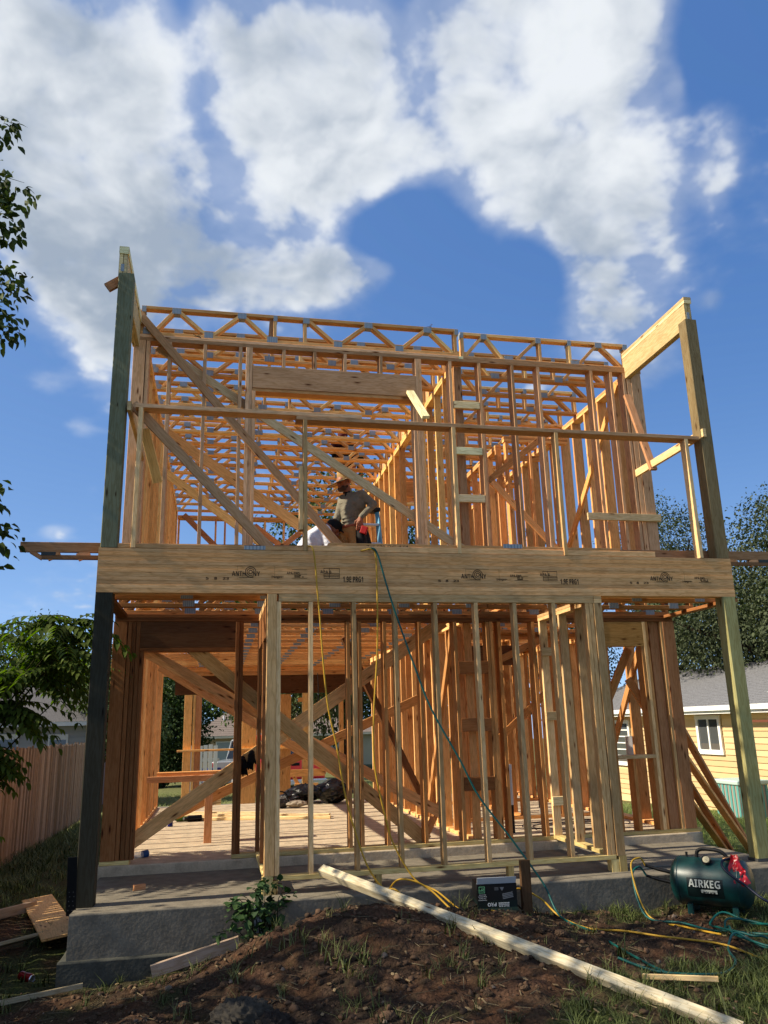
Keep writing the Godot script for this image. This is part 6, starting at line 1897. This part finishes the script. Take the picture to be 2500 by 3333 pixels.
func dragonflies() -> void:
	for q in [[Vector3(0.83, 4.07, 1.62), 0.7, "dragonfly hovering in the air above the first roof truss"], [Vector3(3.46, 5.968, -1.43), 0.3, "dragonfly perched on the top of the first roof truss"]]:
		var o := thing("dragonfly", q[2], "dragonfly", q[0], q[1])
		var dk := flat(Color(0.03, 0.03, 0.03), 0.5)
		var up := 0.5 if q[1] > 0.5 else 0.25
		part("body", tube([Vector3(-0.05, 0.03 * up, 0), Vector3(-0.02, 0.012, 0), Vector3(0.0, 0.012, 0), Vector3(0.012, 0.014, 0), Vector3(0.02, 0.014, 0)], [0.0015, 0.002, 0.0045, 0.0045, 0.004], 7), dk, o)
		var wb := Buf.new()
		for s in [-1.0, 1.0]:
			for x in [0.002, -0.010]:
				wb.quad(Vector3(x - 0.004, 0.016, 0.003 * s), Vector3(x + 0.004, 0.016, 0.003 * s), Vector3(x + 0.006, 0.028, 0.048 * s), Vector3(x - 0.006, 0.028, 0.048 * s), Vector3.UP)
		var wm := flat(Color(0.30, 0.30, 0.30, 0.45), 0.2)
		wm.transparency = BaseMaterial3D.TRANSPARENCY_ALPHA
		wm.cull_mode = BaseMaterial3D.CULL_DISABLED
		part("wing", done(wb), wm, o)

func gloves() -> void:
	var m := flat(Color(0.025, 0.024, 0.024), 0.75)
	var n := 0
	for q in [[1.315, 1.00, "left black work glove hung over the brace in the doorway"], [1.40, 1.055, "right black work glove hung over the brace in the doorway"]]:
		var bones := [[Vector3(0, 0.03, -0.03), Vector3(0, 0.0, 0.01), 0.030, 0.032], [Vector3(0, 0.0, 0.01), Vector3(0.0, -0.06, 0.02), 0.034, 0.032]]
		for f in 4: bones.append([Vector3(-0.024 + 0.016 * f, -0.06, 0.022), Vector3(-0.034 + 0.022 * f, -0.125 - 0.010 * (f % 2), 0.018 + 0.006 * f), 0.0105, 0.0085])
		bones.append([Vector3(0.03, -0.02, 0.02), Vector3(0.055, -0.07, 0.028), 0.011, 0.009])
		var o := part("work_glove", blob(bones, 0.0055, 0.010), m, null, Transform3D(Basis(Vector3(0, 0, 1), 0.1 - 0.25 * n), Vector3(q[0], q[1] - 0.02, -1.605)))
		tag(o, q[2], "glove", "work gloves on the brace")
		n += 1

# ------------------------------------------------------------------ people
# a smooth skin over tapered bones [a, b, radius at a, radius at b, optional flatness z scale]
func blob(bones: Array, cell: float, k: float) -> ArrayMesh:
	var bf := Buf.new()
	blob_into(bf, bones, cell, k)
	return done(bf)

func blobs(grids: Array) -> ArrayMesh:
	var bf := Buf.new()
	for g in grids: blob_into(bf, g[0], g[1], g[2])
	return done(bf)

func blob_into(bf: Buf, bones: Array, cell: float, k: float) -> void:
	var lo := Vector3.ONE * 1e9
	var hi := Vector3.ONE * -1e9
	for q in bones:
		var r: float = max(q[2], q[3]) + k + cell * 2
		lo = lo.min(q[0] - Vector3.ONE * r).min(q[1] - Vector3.ONE * r)
		hi = hi.max(q[0] + Vector3.ONE * r).max(q[1] + Vector3.ONE * r)
	var nx := int((hi.x - lo.x) / cell) + 2
	var ny := int((hi.y - lo.y) / cell) + 2
	var nz := int((hi.z - lo.z) / cell) + 2
	var f := PackedFloat32Array()
	f.resize(nx * ny * nz)
	f.fill(1.0)
	for q in bones:
		var a: Vector3 = q[0]
		var b: Vector3 = q[1]
		var ra: float = q[2]
		var rb: float = q[3]
		var ab := b - a
		var l2: float = max(ab.length_squared(), 1e-9)
		var m: float = max(ra, rb) + k + cell * 2
		var i0 := ((a.min(b) - Vector3.ONE * m - lo) / cell).floor()
		var i1 := ((a.max(b) + Vector3.ONE * m - lo) / cell).ceil()
		for z in range(max(0, int(i0.z)), min(nz, int(i1.z) + 1)):
			for y in range(max(0, int(i0.y)), min(ny, int(i1.y) + 1)):
				var row := (z * ny + y) * nx
				for x in range(max(0, int(i0.x)), min(nx, int(i1.x) + 1)):
					var p := lo + Vector3(x, y, z) * cell
					var t := clampf((p - a).dot(ab) / l2, 0.0, 1.0)
					var d := p.distance_to(a + ab * t) - lerpf(ra, rb, t)
					var e := f[row + x]
					var h: float = max(k - absf(d - e), 0.0) / k
					f[row + x] = min(d, e) - h * h * k * 0.25
	var ids := PackedInt32Array()
	ids.resize(nx * ny * nz)
	ids.fill(-1)
	var offs := [0, 1, nx, nx + 1, nx * ny, nx * ny + 1, nx * ny + nx, nx * ny + nx + 1]
	var edges := [[0, 1], [2, 3], [4, 5], [6, 7], [0, 2], [1, 3], [4, 6], [5, 7], [0, 4], [1, 5], [2, 6], [3, 7]]
	var corner := [Vector3(0, 0, 0), Vector3(1, 0, 0), Vector3(0, 1, 0), Vector3(1, 1, 0), Vector3(0, 0, 1), Vector3(1, 0, 1), Vector3(0, 1, 1), Vector3(1, 1, 1)]
	for z in nz - 1:
		for y in ny - 1:
			for x in nx - 1:
				var q := (z * ny + y) * nx + x
				var neg := 0
				for c in 8:
					if f[q + offs[c]] < 0.0: neg += 1
				if neg == 0 or neg == 8: continue
				var sum := Vector3.ZERO
				var cnt := 0
				for e in edges:
					var d0: float = f[q + offs[e[0]]]
					var d1: float = f[q + offs[e[1]]]
					if (d0 < 0.0) == (d1 < 0.0): continue
					sum += corner[e[0]].lerp(corner[e[1]], d0 / (d0 - d1))
					cnt += 1
				ids[q] = bf.v.size()
				bf.v.append(lo + (Vector3(x, y, z) + sum / cnt) * cell)
				var g := Vector3(f[q + 1] - f[q], f[q + nx] - f[q], f[q + nx * ny] - f[q])
				bf.n.append(g.normalized())
				bf.uv.append(Vector2(x, y) * cell * 4.0)
	for z in range(1, nz - 1):
		for y in range(1, ny - 1):
			for x in range(1, nx - 1):
				var q := (z * ny + y) * nx + x
				var d0 := f[q]
				for ax in 3:
					var st: int = [1, nx, nx * ny][ax]
					var d1 := f[q + st]
					if (d0 < 0.0) == (d1 < 0.0): continue
					var u: int = [nx, nx * ny, 1][ax]
					var w: int = [nx * ny, 1, nx][ax]
					var a := ids[q]
					var b := ids[q - u]
					var c := ids[q - u - w]
					var d := ids[q - w]
					if a < 0 or b < 0 or c < 0 or d < 0: continue
					if d0 < 0.0: bf.idx.append_array([a, c, b, a, d, c])
					else: bf.idx.append_array([a, b, c, a, c, d])

func hand_bones(wrist: Vector3, dir: Vector3, palm: Vector3, side: float, curl: float) -> Array:
	# fingers along dir, palm facing palm, thumb on the side given
	var d := dir.normalized()
	var p := (palm - d * palm.dot(d)).normalized()
	var s := d.cross(p) * side
	var out := [[wrist, wrist + d * 0.045, 0.026, 0.030]]
	for i in 4:
		var k0 := wrist + d * 0.080 + s * (0.030 - 0.020 * i)
		out.append([wrist + d * 0.025 + s * (0.016 - 0.011 * i), k0, 0.016, 0.013])
		var l: float = [0.040, 0.046, 0.042, 0.033][i]
		var a := curl * (0.5 + 0.12 * i)
		var k1 := k0 + (d * cos(a) + p * sin(a)) * l
		var k2 := k1 + (d * cos(a * 2.0) + p * sin(a * 2.0)) * l * 0.62
		var k3 := k2 + (d * cos(a * 2.7) + p * sin(a * 2.7)) * l * 0.5
		out.append([k0, k1, 0.0105, 0.0095])
		out.append([k1, k2, 0.0095, 0.0085])
		out.append([k2, k3, 0.0085, 0.0075])
	var t0 := wrist + d * 0.030 + s * 0.026
	var t1 := t0 + (d * 0.6 + s * 0.7 + p * 0.3).normalized() * 0.042
	out.append([wrist + d * 0.015 + s * 0.012, t0, 0.018, 0.015])
	out.append([t0, t1, 0.013, 0.011])
	out.append([t1, t1 + (d * 0.9 + s * 0.25 + p * 0.35).normalized() * 0.032, 0.0105, 0.0085])
	return out

func head_bones(c: Vector3, face: Vector3, up: Vector3) -> Array:
	var f := face.normalized()
	var u := (up - f * up.dot(f)).normalized()
	var s := u.cross(f)
	var at := func(x: float, y: float, z: float) -> Vector3: return c + s * x + u * y + f * z
	var o := [[at.call(0, 0.035, -0.02), at.call(0, 0.025, 0.01), 0.088, 0.080], [at.call(0, -0.02, 0.02), at.call(0, -0.065, 0.045), 0.066, 0.045], [at.call(-0.03, -0.055, 0.03), at.call(0.03, -0.055, 0.03), 0.042, 0.042],
		[at.call(0, 0.012, 0.085), at.call(0, -0.020, 0.108), 0.010, 0.015], [at.call(-0.012, -0.026, 0.092), at.call(0.012, -0.026, 0.092), 0.011, 0.011], [at.call(-0.035, 0.028, 0.072), at.call(0.035, 0.028, 0.072), 0.017, 0.017], [at.call(-0.018, -0.050, 0.082), at.call(0.018, -0.050, 0.082), 0.009, 0.009], [at.call(-0.016, -0.062, 0.079), at.call(0.016, -0.062, 0.079), 0.010, 0.010]]
	for e in [-1.0, 1.0]:
		o.append([at.call(e * 0.083, 0.015, -0.012), at.call(e * 0.086, -0.025, -0.006), 0.014, 0.010])
		o.append([at.call(e * 0.045, -0.012, 0.055), at.call(e * 0.038, -0.03, 0.06), 0.020, 0.016])
	return o

func cloth(c: Color, s: int) -> StandardMaterial3D:
	var m := flat(c, 0.9, 0.0, 0.15)
	var nt := NoiseTexture2D.new()
	nt.width = 256
	nt.height = 256
	nt.seamless = true
	nt.as_normal_map = true
	nt.bump_strength = 14.0
	var n := noise(0.018, 3, s)
	n.domain_warp_enabled = true
	n.domain_warp_amplitude = 30.0
	nt.noise = n
	m.normal_enabled = true
	m.normal_texture = nt
	m.normal_scale = 1.0
	m.uv1_triplanar = true
	m.uv1_scale = Vector3(2.2, 3.4, 2.2)
	return m

func worker_with_hat() -> void:
	var o := thing("person", "worker in a wide straw hat, grey-green long-sleeved shirt and tan trousers, standing hand on hip", "person", Vector3(2.625, 2.845, -2.70), -0.34)
	var skin := flat(Color(0.60, 0.38, 0.27), 0.55)
	skin.subsurf_scatter_enabled = true
	skin.subsurf_scatter_strength = 0.15
	var hd := Vector3(-0.045, 1.500, 0.05)
	var face := Vector3(-0.62, -0.18, 0.78)
	var neck := Vector3(-0.005, 1.385, 0.0)
	var sh_r := Vector3(-0.085, 1.305, -0.09)
	var sh_l := Vector3(0.195, 1.300, 0.09)
	var el_r := Vector3(-0.145, 1.055, -0.02)
	var wr_r := Vector3(-0.225, 0.875, 0.09)
	var el_l := Vector3(0.335, 1.175, 0.06)
	var wr_l := Vector3(0.185, 0.985, 0.17)
	var hip_r := Vector3(-0.065, 0.84, -0.045)
	var hip_l := Vector3(0.085, 0.84, 0.045)
	var legs := [[hip_r, Vector3(-0.09, 0.45, -0.03), 0.085, 0.060], [Vector3(-0.09, 0.45, -0.03), Vector3(-0.10, 0.09, -0.07), 0.058, 0.042], [hip_l, Vector3(0.12, 0.45, 0.07), 0.085, 0.060], [Vector3(0.12, 0.45, 0.07), Vector3(0.13, 0.09, 0.04), 0.058, 0.042]]
	var torso := [[Vector3(0.012, 0.93, 0.0), Vector3(0.03, 1.08, 0.01), 0.105, 0.112], [Vector3(-0.035, 1.20, -0.035), Vector3(0.115, 1.20, 0.045), 0.115, 0.115], [sh_r, sh_l, 0.062, 0.062], [Vector3(0.04, 1.12, 0.015), Vector3(0.045, 1.24, 0.0), 0.125, 0.115], [Vector3(-0.045, 0.90, -0.03), Vector3(0.065, 0.90, 0.03), 0.095, 0.095]]
	var arms := [[sh_r, el_r, 0.056, 0.043], [el_r, wr_r, 0.043, 0.028], [sh_l, el_l, 0.056, 0.043], [el_l, wr_l, 0.043, 0.028]]
	var body := [[neck + Vector3(0.01, -0.06, -0.01), hd + Vector3(0.015, -0.04, -0.02), 0.058, 0.056]]
	body.append_array(torso.map(func(q): return [q[0], q[1], q[2] - 0.012, q[3] - 0.012]))
	body.append_array(arms.map(func(q): return [q[0], q[1], q[2] - 0.010, q[3] - 0.006]))
	body.append_array(legs.map(func(q): return [q[0], q[1], q[2] - 0.012, q[3] - 0.012]))
	part("body", blobs([[body, 0.013, 0.02], [head_bones(hd, face, Vector3(-0.15, 1, 0.1)) + [body[0]], 0.0055, 0.016],
		[hand_bones(wr_r, Vector3(-0.30, -0.85, 0.35), Vector3(0.8, 0, 0.3), 1.0, 0.55) + [[el_r.lerp(wr_r, 0.7), wr_r, 0.028, 0.024]], 0.0045, 0.008],
		[hand_bones(wr_l, Vector3(-0.12, -0.95, 0.10), Vector3(-0.25, 0.0, -1.0), -1.0, 0.25) + [[el_l.lerp(wr_l, 0.7), wr_l, 0.028, 0.024]], 0.0045, 0.008]]), skin, o)
	var shirt := []
	shirt.append_array(torso.map(func(q): return [q[0], q[1], q[2] + 0.004, q[3] + 0.004]))
	shirt.append_array(arms.map(func(q): return [q[0], q[1].lerp(q[0], 0.06), q[2] + 0.006, q[3] + 0.009]))
	shirt.append([neck + Vector3(0.012, -0.05, -0.01), neck + Vector3(0.006, -0.025, 0.0), 0.066, 0.060])
	# folds at the waist and the crook of the arm
	for q in [[-0.07, 1.00, 0.10, 0.10, 1.03, 0.125], [-0.06, 0.955, 0.105, 0.11, 0.975, 0.125], [-0.02, 1.06, 0.118, 0.13, 1.11, 0.12], [0.10, 1.17, 0.135, 0.17, 1.22, 0.12]]:
		shirt.append([Vector3(q[0], q[1], q[2]), Vector3(q[3], q[4], q[5]), 0.009, 0.006])
	part("shirt", blob(shirt, 0.0095, 0.022), cloth(Color(0.50, 0.475, 0.41), 5), o)
	part("collar", blob([[neck + Vector3(-0.045, -0.028, 0.05), neck + Vector3(0.035, -0.02, 0.055), 0.010, 0.010], [neck + Vector3(-0.045, -0.028, 0.05), neck + Vector3(-0.05, -0.01, -0.03), 0.010, 0.009], [neck + Vector3(-0.01, -0.03, 0.060), neck + Vector3(-0.018, -0.085, 0.085), 0.008, 0.005]], 0.005, 0.008), flat(Color(0.03, 0.03, 0.032), 0.8), o)
	var tr := legs.map(func(q): return [q[0], q[1], q[2] + 0.010, q[3] + 0.018])
	tr.append_array([[Vector3(-0.05, 0.865, -0.03), Vector3(0.07, 0.865, 0.03), 0.112, 0.112], [Vector3(-0.10, 0.79, 0.06), Vector3(-0.04, 0.70, 0.06), 0.012, 0.008], [Vector3(0.10, 0.80, 0.125), Vector3(0.06, 0.68, 0.10), 0.012, 0.008]])
	part("trousers", blob(tr, 0.012, 0.03), cloth(Color(0.72, 0.54, 0.33), 7), o)
	for s in [[-0.10, -0.07], [0.13, 0.04]]:
		part("boot", blob([[Vector3(s[0], 0.10, s[1]), Vector3(s[0], 0.045, s[1]), 0.048, 0.044], [Vector3(s[0], 0.035, s[1]), Vector3(s[0] - 0.08, 0.032, s[1] + 0.15), 0.042, 0.034]], 0.008, 0.02), flat(Color(0.18, 0.11, 0.06), 0.7), o)
	var ring := []
	for k in 17:
		var a := TAU * k / 16.0
		ring.append(Vector3(0.012 + 0.172 * cos(a), 0.905 + 0.012 * cos(a + 0.8), 0.005 + 0.118 * sin(a) + 0.05 * cos(a)))
	var belt := Buf.new()
	tube_into(belt, ring, [0.021], 6, false)
	part("belt", done(belt), flat(Color(0.62, 0.33, 0.22), 0.6), o)
	part("tool_pouch", blob([[Vector3(0.165, 0.86, 0.12), Vector3(0.185, 0.66, 0.12), 0.055, 0.070], [Vector3(0.21, 0.84, 0.06), Vector3(0.24, 0.68, 0.06), 0.05, 0.06]], 0.008, 0.02), flat(Color(0.04, 0.025, 0.025), 0.75), o)
	part("tool_pouch", soft_box(Vector3(0.085, 0.10, 0.05), 0.012), flat(Color(0.62, 0.04, 0.05), 0.6), o, Transform3D(Basis(Vector3(0, 0, 1), -0.35), Vector3(0.225, 0.82, 0.17)))
	part("tool_pouch", blob([[Vector3(-0.155, 0.86, 0.05), Vector3(-0.215, 0.70, 0.05), 0.035, 0.045]], 0.008, 0.02), flat(Color(0.03, 0.028, 0.03), 0.75), o)
	# beard, then the hat: wide straw brim bound in dark braid
	var f := face.normalized()
	var u := (Vector3(-0.15, 1, 0.1) - f * Vector3(-0.15, 1, 0.1).dot(f)).normalized()
	var s2 := u.cross(f)
	part("beard", blob([[hd + f * 0.055 - u * 0.085 - s2 * 0.03, hd + f * 0.055 - u * 0.085 + s2 * 0.03, 0.036, 0.036], [hd + f * 0.02 - u * 0.07 - s2 * 0.06, hd + f * 0.05 - u * 0.085 - s2 * 0.03, 0.020, 0.03], [hd + f * 0.02 - u * 0.07 + s2 * 0.06, hd + f * 0.05 - u * 0.085 + s2 * 0.03, 0.020, 0.03]], 0.006, 0.012), flat(Color(0.33, 0.23, 0.17), 0.9), o)
	part("teeth", soft_box(Vector3(0.032, 0.008, 0.012), 0.003), flat(Color(0.85, 0.82, 0.76), 0.4), o, Transform3D(Basis(s2, u, f), hd + f * 0.087 - u * 0.055))
	var hat := Node3D.new()
	put(hat, "straw_hat", o)
	var hu := Vector3(-0.30, 0.92, 0.26).normalized()
	var hx := hu.cross(Vector3(0, 0, 1)).normalized()
	hat.transform = Transform3D(Basis(hx, hu, hx.cross(hu)), hd + Vector3(0.012, 0.055, -0.005))
	var straw := flat(Color(0.78, 0.62, 0.38), 0.85)
	straw.cull_mode = BaseMaterial3D.CULL_DISABLED
	straw.albedo_texture = speckle(111, 0.06, 0.75, 1.0)
	straw.backlight_enabled = true
	straw.backlight = Color(0.35, 0.22, 0.10)
	part("crown", lathe([Vector2(0, 0.125), Vector2(0.045, 0.122), Vector2(0.072, 0.105), Vector2(0.088, 0.06), Vector2(0.098, 0.0)], 28), straw, hat)
	var rows := [Vector2(0.098, 0.0)]
	for k in 13: rows.append(Vector2(0.106 + 0.0125 * k, -0.004 - 0.0026 * k + (0.0025 if k % 2 else 0.0)))
	var bm := lathe(rows, 36)
	part("brim", bm, straw, hat)
	var edge := []
	for k in 37: edge.append(Vector3(0.257 * cos(TAU * k / 36.0), -0.0355, 0.257 * sin(TAU * k / 36.0)))
	part("brim_edge", tube(edge, [0.0045], 6, false), flat(Color(0.05, 0.035, 0.03), 0.8), hat)

func crouching_worker() -> void:
	var o := thing("person", "worker in a white shirt bending low beside the man in the straw hat", "person", Vector3(2.29, 2.845, -2.62))
	var skin := flat(Color(0.50, 0.30, 0.21), 0.6)
	var hd := Vector3(0.115, 0.86, -0.03)
	var face := Vector3(0.75, -0.55, 0.35)
	var torso := [[Vector3(-0.20, 0.58, 0.0), Vector3(-0.12, 0.70, 0.0), 0.135, 0.135], [Vector3(-0.12, 0.70, -0.05), Vector3(-0.02, 0.80, -0.05), 0.120, 0.105], [Vector3(-0.12, 0.70, 0.06), Vector3(-0.02, 0.80, 0.06), 0.120, 0.105], [Vector3(0.0, 0.82, -0.14), Vector3(0.0, 0.80, 0.14), 0.062, 0.062]]
	var arms := [[Vector3(0.0, 0.80, 0.15), Vector3(0.06, 0.56, 0.19), 0.055, 0.044], [Vector3(0.06, 0.56, 0.19), Vector3(0.16, 0.40, 0.14), 0.042, 0.028], [Vector3(0.0, 0.82, -0.15), Vector3(0.08, 0.60, -0.18), 0.055, 0.044], [Vector3(0.08, 0.60, -0.18), Vector3(0.18, 0.44, -0.12), 0.042, 0.028]]
	var legs := [[Vector3(-0.24, 0.52, -0.09), Vector3(0.02, 0.34, -0.13), 0.09, 0.062], [Vector3(0.02, 0.34, -0.13), Vector3(-0.20, 0.08, -0.10), 0.06, 0.042], [Vector3(-0.24, 0.52, 0.09), Vector3(0.04, 0.42, 0.13), 0.09, 0.062], [Vector3(0.04, 0.42, 0.13), Vector3(0.0, 0.06, 0.11), 0.06, 0.042]]
	var body := [[Vector3(0.0, 0.82, 0.0), hd, 0.055, 0.055]]
	for q in torso + arms + legs: body.append([q[0], q[1], q[2] - 0.012, q[3] - 0.008])
	part("body", blobs([[body, 0.014, 0.02], [head_bones(hd, face, Vector3(0.5, 1, 0.1)) + [body[0]], 0.0065, 0.016],
		[hand_bones(Vector3(0.16, 0.40, 0.14), Vector3(0.3, -0.9, 0), Vector3(0, 0, -1), 1.0, 0.6), 0.006, 0.008], [hand_bones(Vector3(0.18, 0.44, -0.12), Vector3(0.3, -0.9, 0), Vector3(0, 0, 1), 1.0, 0.6), 0.006, 0.008]]), skin, o)
	var shirt := []
	for q in torso: shirt.append([q[0], q[1], q[2] + 0.012, q[3] + 0.012])
	for i in [0, 2]: shirt.append([arms[i][0], arms[i][1], 0.072, 0.062])
	for q in [[-0.24, 0.66, 0.10, -0.05, 0.84, 0.12], [-0.20, 0.56, 0.13, 0.0, 0.70, 0.16], [-0.28, 0.60, 0.06, -0.14, 0.80, 0.06], [-0.1, 0.60, 0.13, 0.02, 0.66, 0.16]]:
		shirt.append([Vector3(q[0], q[1], q[2]), Vector3(q[3], q[4], q[5]), 0.014, 0.010])
	part("shirt", blob(shirt, 0.012, 0.03), cloth(Color(0.84, 0.85, 0.88), 15), o)
	var tr := []
	for q in legs: tr.append([q[0], q[1], q[2] + 0.012, q[3] + 0.014])
	tr.append([Vector3(-0.22, 0.53, -0.07), Vector3(-0.22, 0.53, 0.07), 0.115, 0.115])
	part("trousers", blob(tr, 0.014, 0.03), cloth(Color(0.05, 0.055, 0.07), 17), o)
	for s in [[-0.20, 0.06, -0.10], [0.0, 0.04, 0.11]]:
		part("boot", blob([[Vector3(s[0] - 0.02, s[1], s[2]), Vector3(s[0] + 0.12, s[1] - 0.015, s[2]), 0.042, 0.034]], 0.009, 0.02), flat(Color(0.14, 0.09, 0.06), 0.8), o)
	var f := face.normalized()
	var u := (Vector3(0.5, 1, 0.1) - f * Vector3(0.5, 1, 0.1).dot(f)).normalized()
	part("cap", blob([[hd + u * 0.055 - f * 0.015, hd + u * 0.060 + f * 0.015, 0.093, 0.086], [hd + u * 0.055 + f * 0.06, hd + u * 0.045 + f * 0.15, 0.018, 0.010]], 0.008, 0.02), flat(Color(0.03, 0.03, 0.035), 0.8), o)

func roof_worker() -> void:
	var o := thing("person", "worker in maroon cap and dark clothes crouching on the rear roof trusses", "person", Vector3(3.22, 5.96, -7.05))
	var skin := flat(Color(0.55, 0.33, 0.23), 0.6)
	var hd := Vector3(0.0, 0.60, 0.10)
	var face := Vector3(0.3, -0.5, 0.8)
	var torso := [[Vector3(0.10, 0.22, -0.06), Vector3(0.04, 0.40, 0.0), 0.125, 0.125], [Vector3(-0.05, 0.44, 0.02), Vector3(0.11, 0.44, 0.0), 0.105, 0.105], [Vector3(-0.14, 0.47, 0.04), Vector3(0.18, 0.47, 0.0), 0.06, 0.06]]
	var arms := [[Vector3(-0.14, 0.47, 0.04), Vector3(-0.22, 0.28, 0.18), 0.052, 0.042], [Vector3(-0.22, 0.28, 0.18), Vector3(-0.10, 0.12, 0.30), 0.040, 0.028], [Vector3(0.18, 0.47, 0.0), Vector3(0.28, 0.27, 0.12), 0.052, 0.042], [Vector3(0.28, 0.27, 0.12), Vector3(0.22, 0.10, 0.26), 0.040, 0.028]]
	var legs := [[Vector3(0.02, 0.18, -0.05), Vector3(-0.16, 0.24, 0.28), 0.09, 0.062], [Vector3(-0.16, 0.24, 0.28), Vector3(-0.14, 0.05, 0.02), 0.058, 0.042], [Vector3(0.18, 0.18, -0.05), Vector3(0.34, 0.25, 0.24), 0.09, 0.062], [Vector3(0.34, 0.25, 0.24), Vector3(0.34, 0.05, 0.0), 0.058, 0.042]]
	var body := [[Vector3(0.02, 0.50, 0.02), hd, 0.055, 0.055]]
	for q in torso + arms + legs: body.append([q[0], q[1], q[2] - 0.010, q[3] - 0.006])
	part("body", blobs([[body, 0.014, 0.02], [head_bones(hd, face, Vector3.UP) + [body[0]], 0.008, 0.016],
		[hand_bones(Vector3(-0.10, 0.12, 0.30), Vector3(0.3, -0.9, 0.2), Vector3(0, 0, -1), 1.0, 0.5), 0.006, 0.008], [hand_bones(Vector3(0.22, 0.10, 0.26), Vector3(-0.2, -0.9, 0.2), Vector3(0, 0, -1), -1.0, 0.5), 0.006, 0.008]]), skin, o)
	var sh := []
	for q in torso + arms: sh.append([q[0], q[1], q[2] + 0.008, q[3] + 0.008])
	part("shirt", blob(sh, 0.015, 0.03), cloth(Color(0.14, 0.035, 0.045), 25), o)
	var tr := []
	for q in legs: tr.append([q[0], q[1], q[2] + 0.010, q[3] + 0.012])
	tr.append([Vector3(0.04, 0.17, -0.05), Vector3(0.16, 0.17, -0.05), 0.11, 0.11])
	part("trousers", blob(tr, 0.015, 0.03), cloth(Color(0.03, 0.035, 0.05), 27), o)
	for s in [[-0.14, 0.05, 0.02], [0.34, 0.05, 0.0]]:
		part("boot", blob([[Vector3(s[0], s[1], s[2] - 0.02), Vector3(s[0], s[1] - 0.01, s[2] + 0.13), 0.042, 0.034]], 0.010, 0.02), flat(Color(0.5, 0.42, 0.34), 0.8), o)
	var f := face.normalized()
	var u := (Vector3.UP - f * f.y).normalized()
	part("cap", blob([[hd + u * 0.055 - f * 0.015, hd + u * 0.060 + f * 0.015, 0.094, 0.087], [hd + u * 0.055 + f * 0.06, hd + u * 0.045 + f * 0.15, 0.020, 0.012]], 0.008, 0.02), flat(Color(0.30, 0.09, 0.10), 0.8), o)

# ------------------------------------------------------------------ scene
func _ready() -> void:
	rng.seed = 2024
	var cam := Camera3D.new()
	cam.name = "camera"
	cam.position = Vector3(1.0296, 1.3134, 7.0679)
	cam.basis = Basis.from_euler(Vector3(0.2602, -0.2081, -0.0261))
	cam.fov = 65.44
	cam.near = 0.05
	cam.far = 400.0
	add_child(cam)
	cam.current = true
	var env := Environment.new()
	env.background_mode = Environment.BG_SKY
	env.tonemap_mode = Environment.TONE_MAPPER_LINEAR
	env.tonemap_exposure = 1.5
	env.sdfgi_enabled = true
	env.ssao_enabled = true
	env.ssil_enabled = true
	var sky := Sky.new()
	var pano := PanoramaSkyMaterial.new()
	pano.panorama = make_sky()
	pano.energy_multiplier = 1.0
	sky.sky_material = pano
	env.sky = sky
	var we := WorldEnvironment.new()
	we.name = "surroundings"
	we.environment = env
	add_child(we)
	var sun := DirectionalLight3D.new()
	sun.name = "sun"
	var to_sun := Vector3(-1.26, 1.0, 0.04).normalized()
	sun.basis = Basis.looking_at(-to_sun, Vector3.UP)
	sun.light_energy = 1.6
	sun.light_color = Color(1.0, 0.95, 0.86)
	sun.light_angular_distance = 0.5
	sun.shadow_enabled = true
	add_child(sun)

	var g := []
	for q in [[11, 7], [23, 4], [37, 9], [53, 6]]: g.append(ImageTexture.create_from_image(grain_image(q[0], q[1])))
	var clear := ImageTexture.create_from_image(grain_image(71, 0))
	var clear2 := ImageTexture.create_from_image(grain_image(83, 1))
	tone("glulam", Color(0.88, 0.68, 0.465), [clear, clear2, clear], 0.11)
	tone("spf_tan", Color(0.85, 0.67, 0.50), g)
	tone("spf_pale", Color(0.95, 0.84, 0.64), g)
	tone("spf_warm", Color(0.92, 0.69, 0.45), g)
	tone("spf_gold", Color(0.95, 0.73, 0.46), g)
	tone("spf_roof", Color(0.95, 0.735, 0.48), g)
	tone("spf_red", Color(0.80, 0.58, 0.41), g)
	tone("spf_knotty", Color(0.80, 0.60, 0.34), [g[2]])
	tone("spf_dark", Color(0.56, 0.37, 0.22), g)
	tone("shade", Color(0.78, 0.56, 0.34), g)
	tone("bay", Color(0.87, 0.72, 0.515), g)
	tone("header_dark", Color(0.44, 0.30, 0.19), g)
	tone("brace_dark", Color(0.80, 0.64, 0.42), g)
	tone("treated", Color(0.72, 0.70, 0.48), g)
	tone("treated_green", Color(0.55, 0.58, 0.48), g)
	tone("treated_grey", Color(0.58, 0.51, 0.37), g)
	tone("treated_pale", Color(0.88, 0.78, 0.57), g)
	tone("treated_yellow", Color(0.84, 0.75, 0.50), g)
	tone("black_post", Color(0.22, 0.22, 0.19), g, 0.1)
	tone("pale_board", Color(0.76, 0.725, 0.62), g)
	tone("stake", Color(0.36, 0.26, 0.17), g)
	tone("picket", Color(0.63, 0.55, 0.475), g, 0.16, 0.9)
	tone("osb", Color(0.82, 0.66, 0.45), g)
	tone("edge_brown", Color(0.62, 0.47, 0.34), g)
	tone("panel", Color(0.86, 0.68, 0.50), g)

	make_ground()
	make_foundation()
	make_house()
	make_neighbours()
	make_trees()
	make_things()
	worker_with_hat()
	crouching_worker()
	roof_worker()
	make_ground_cover()
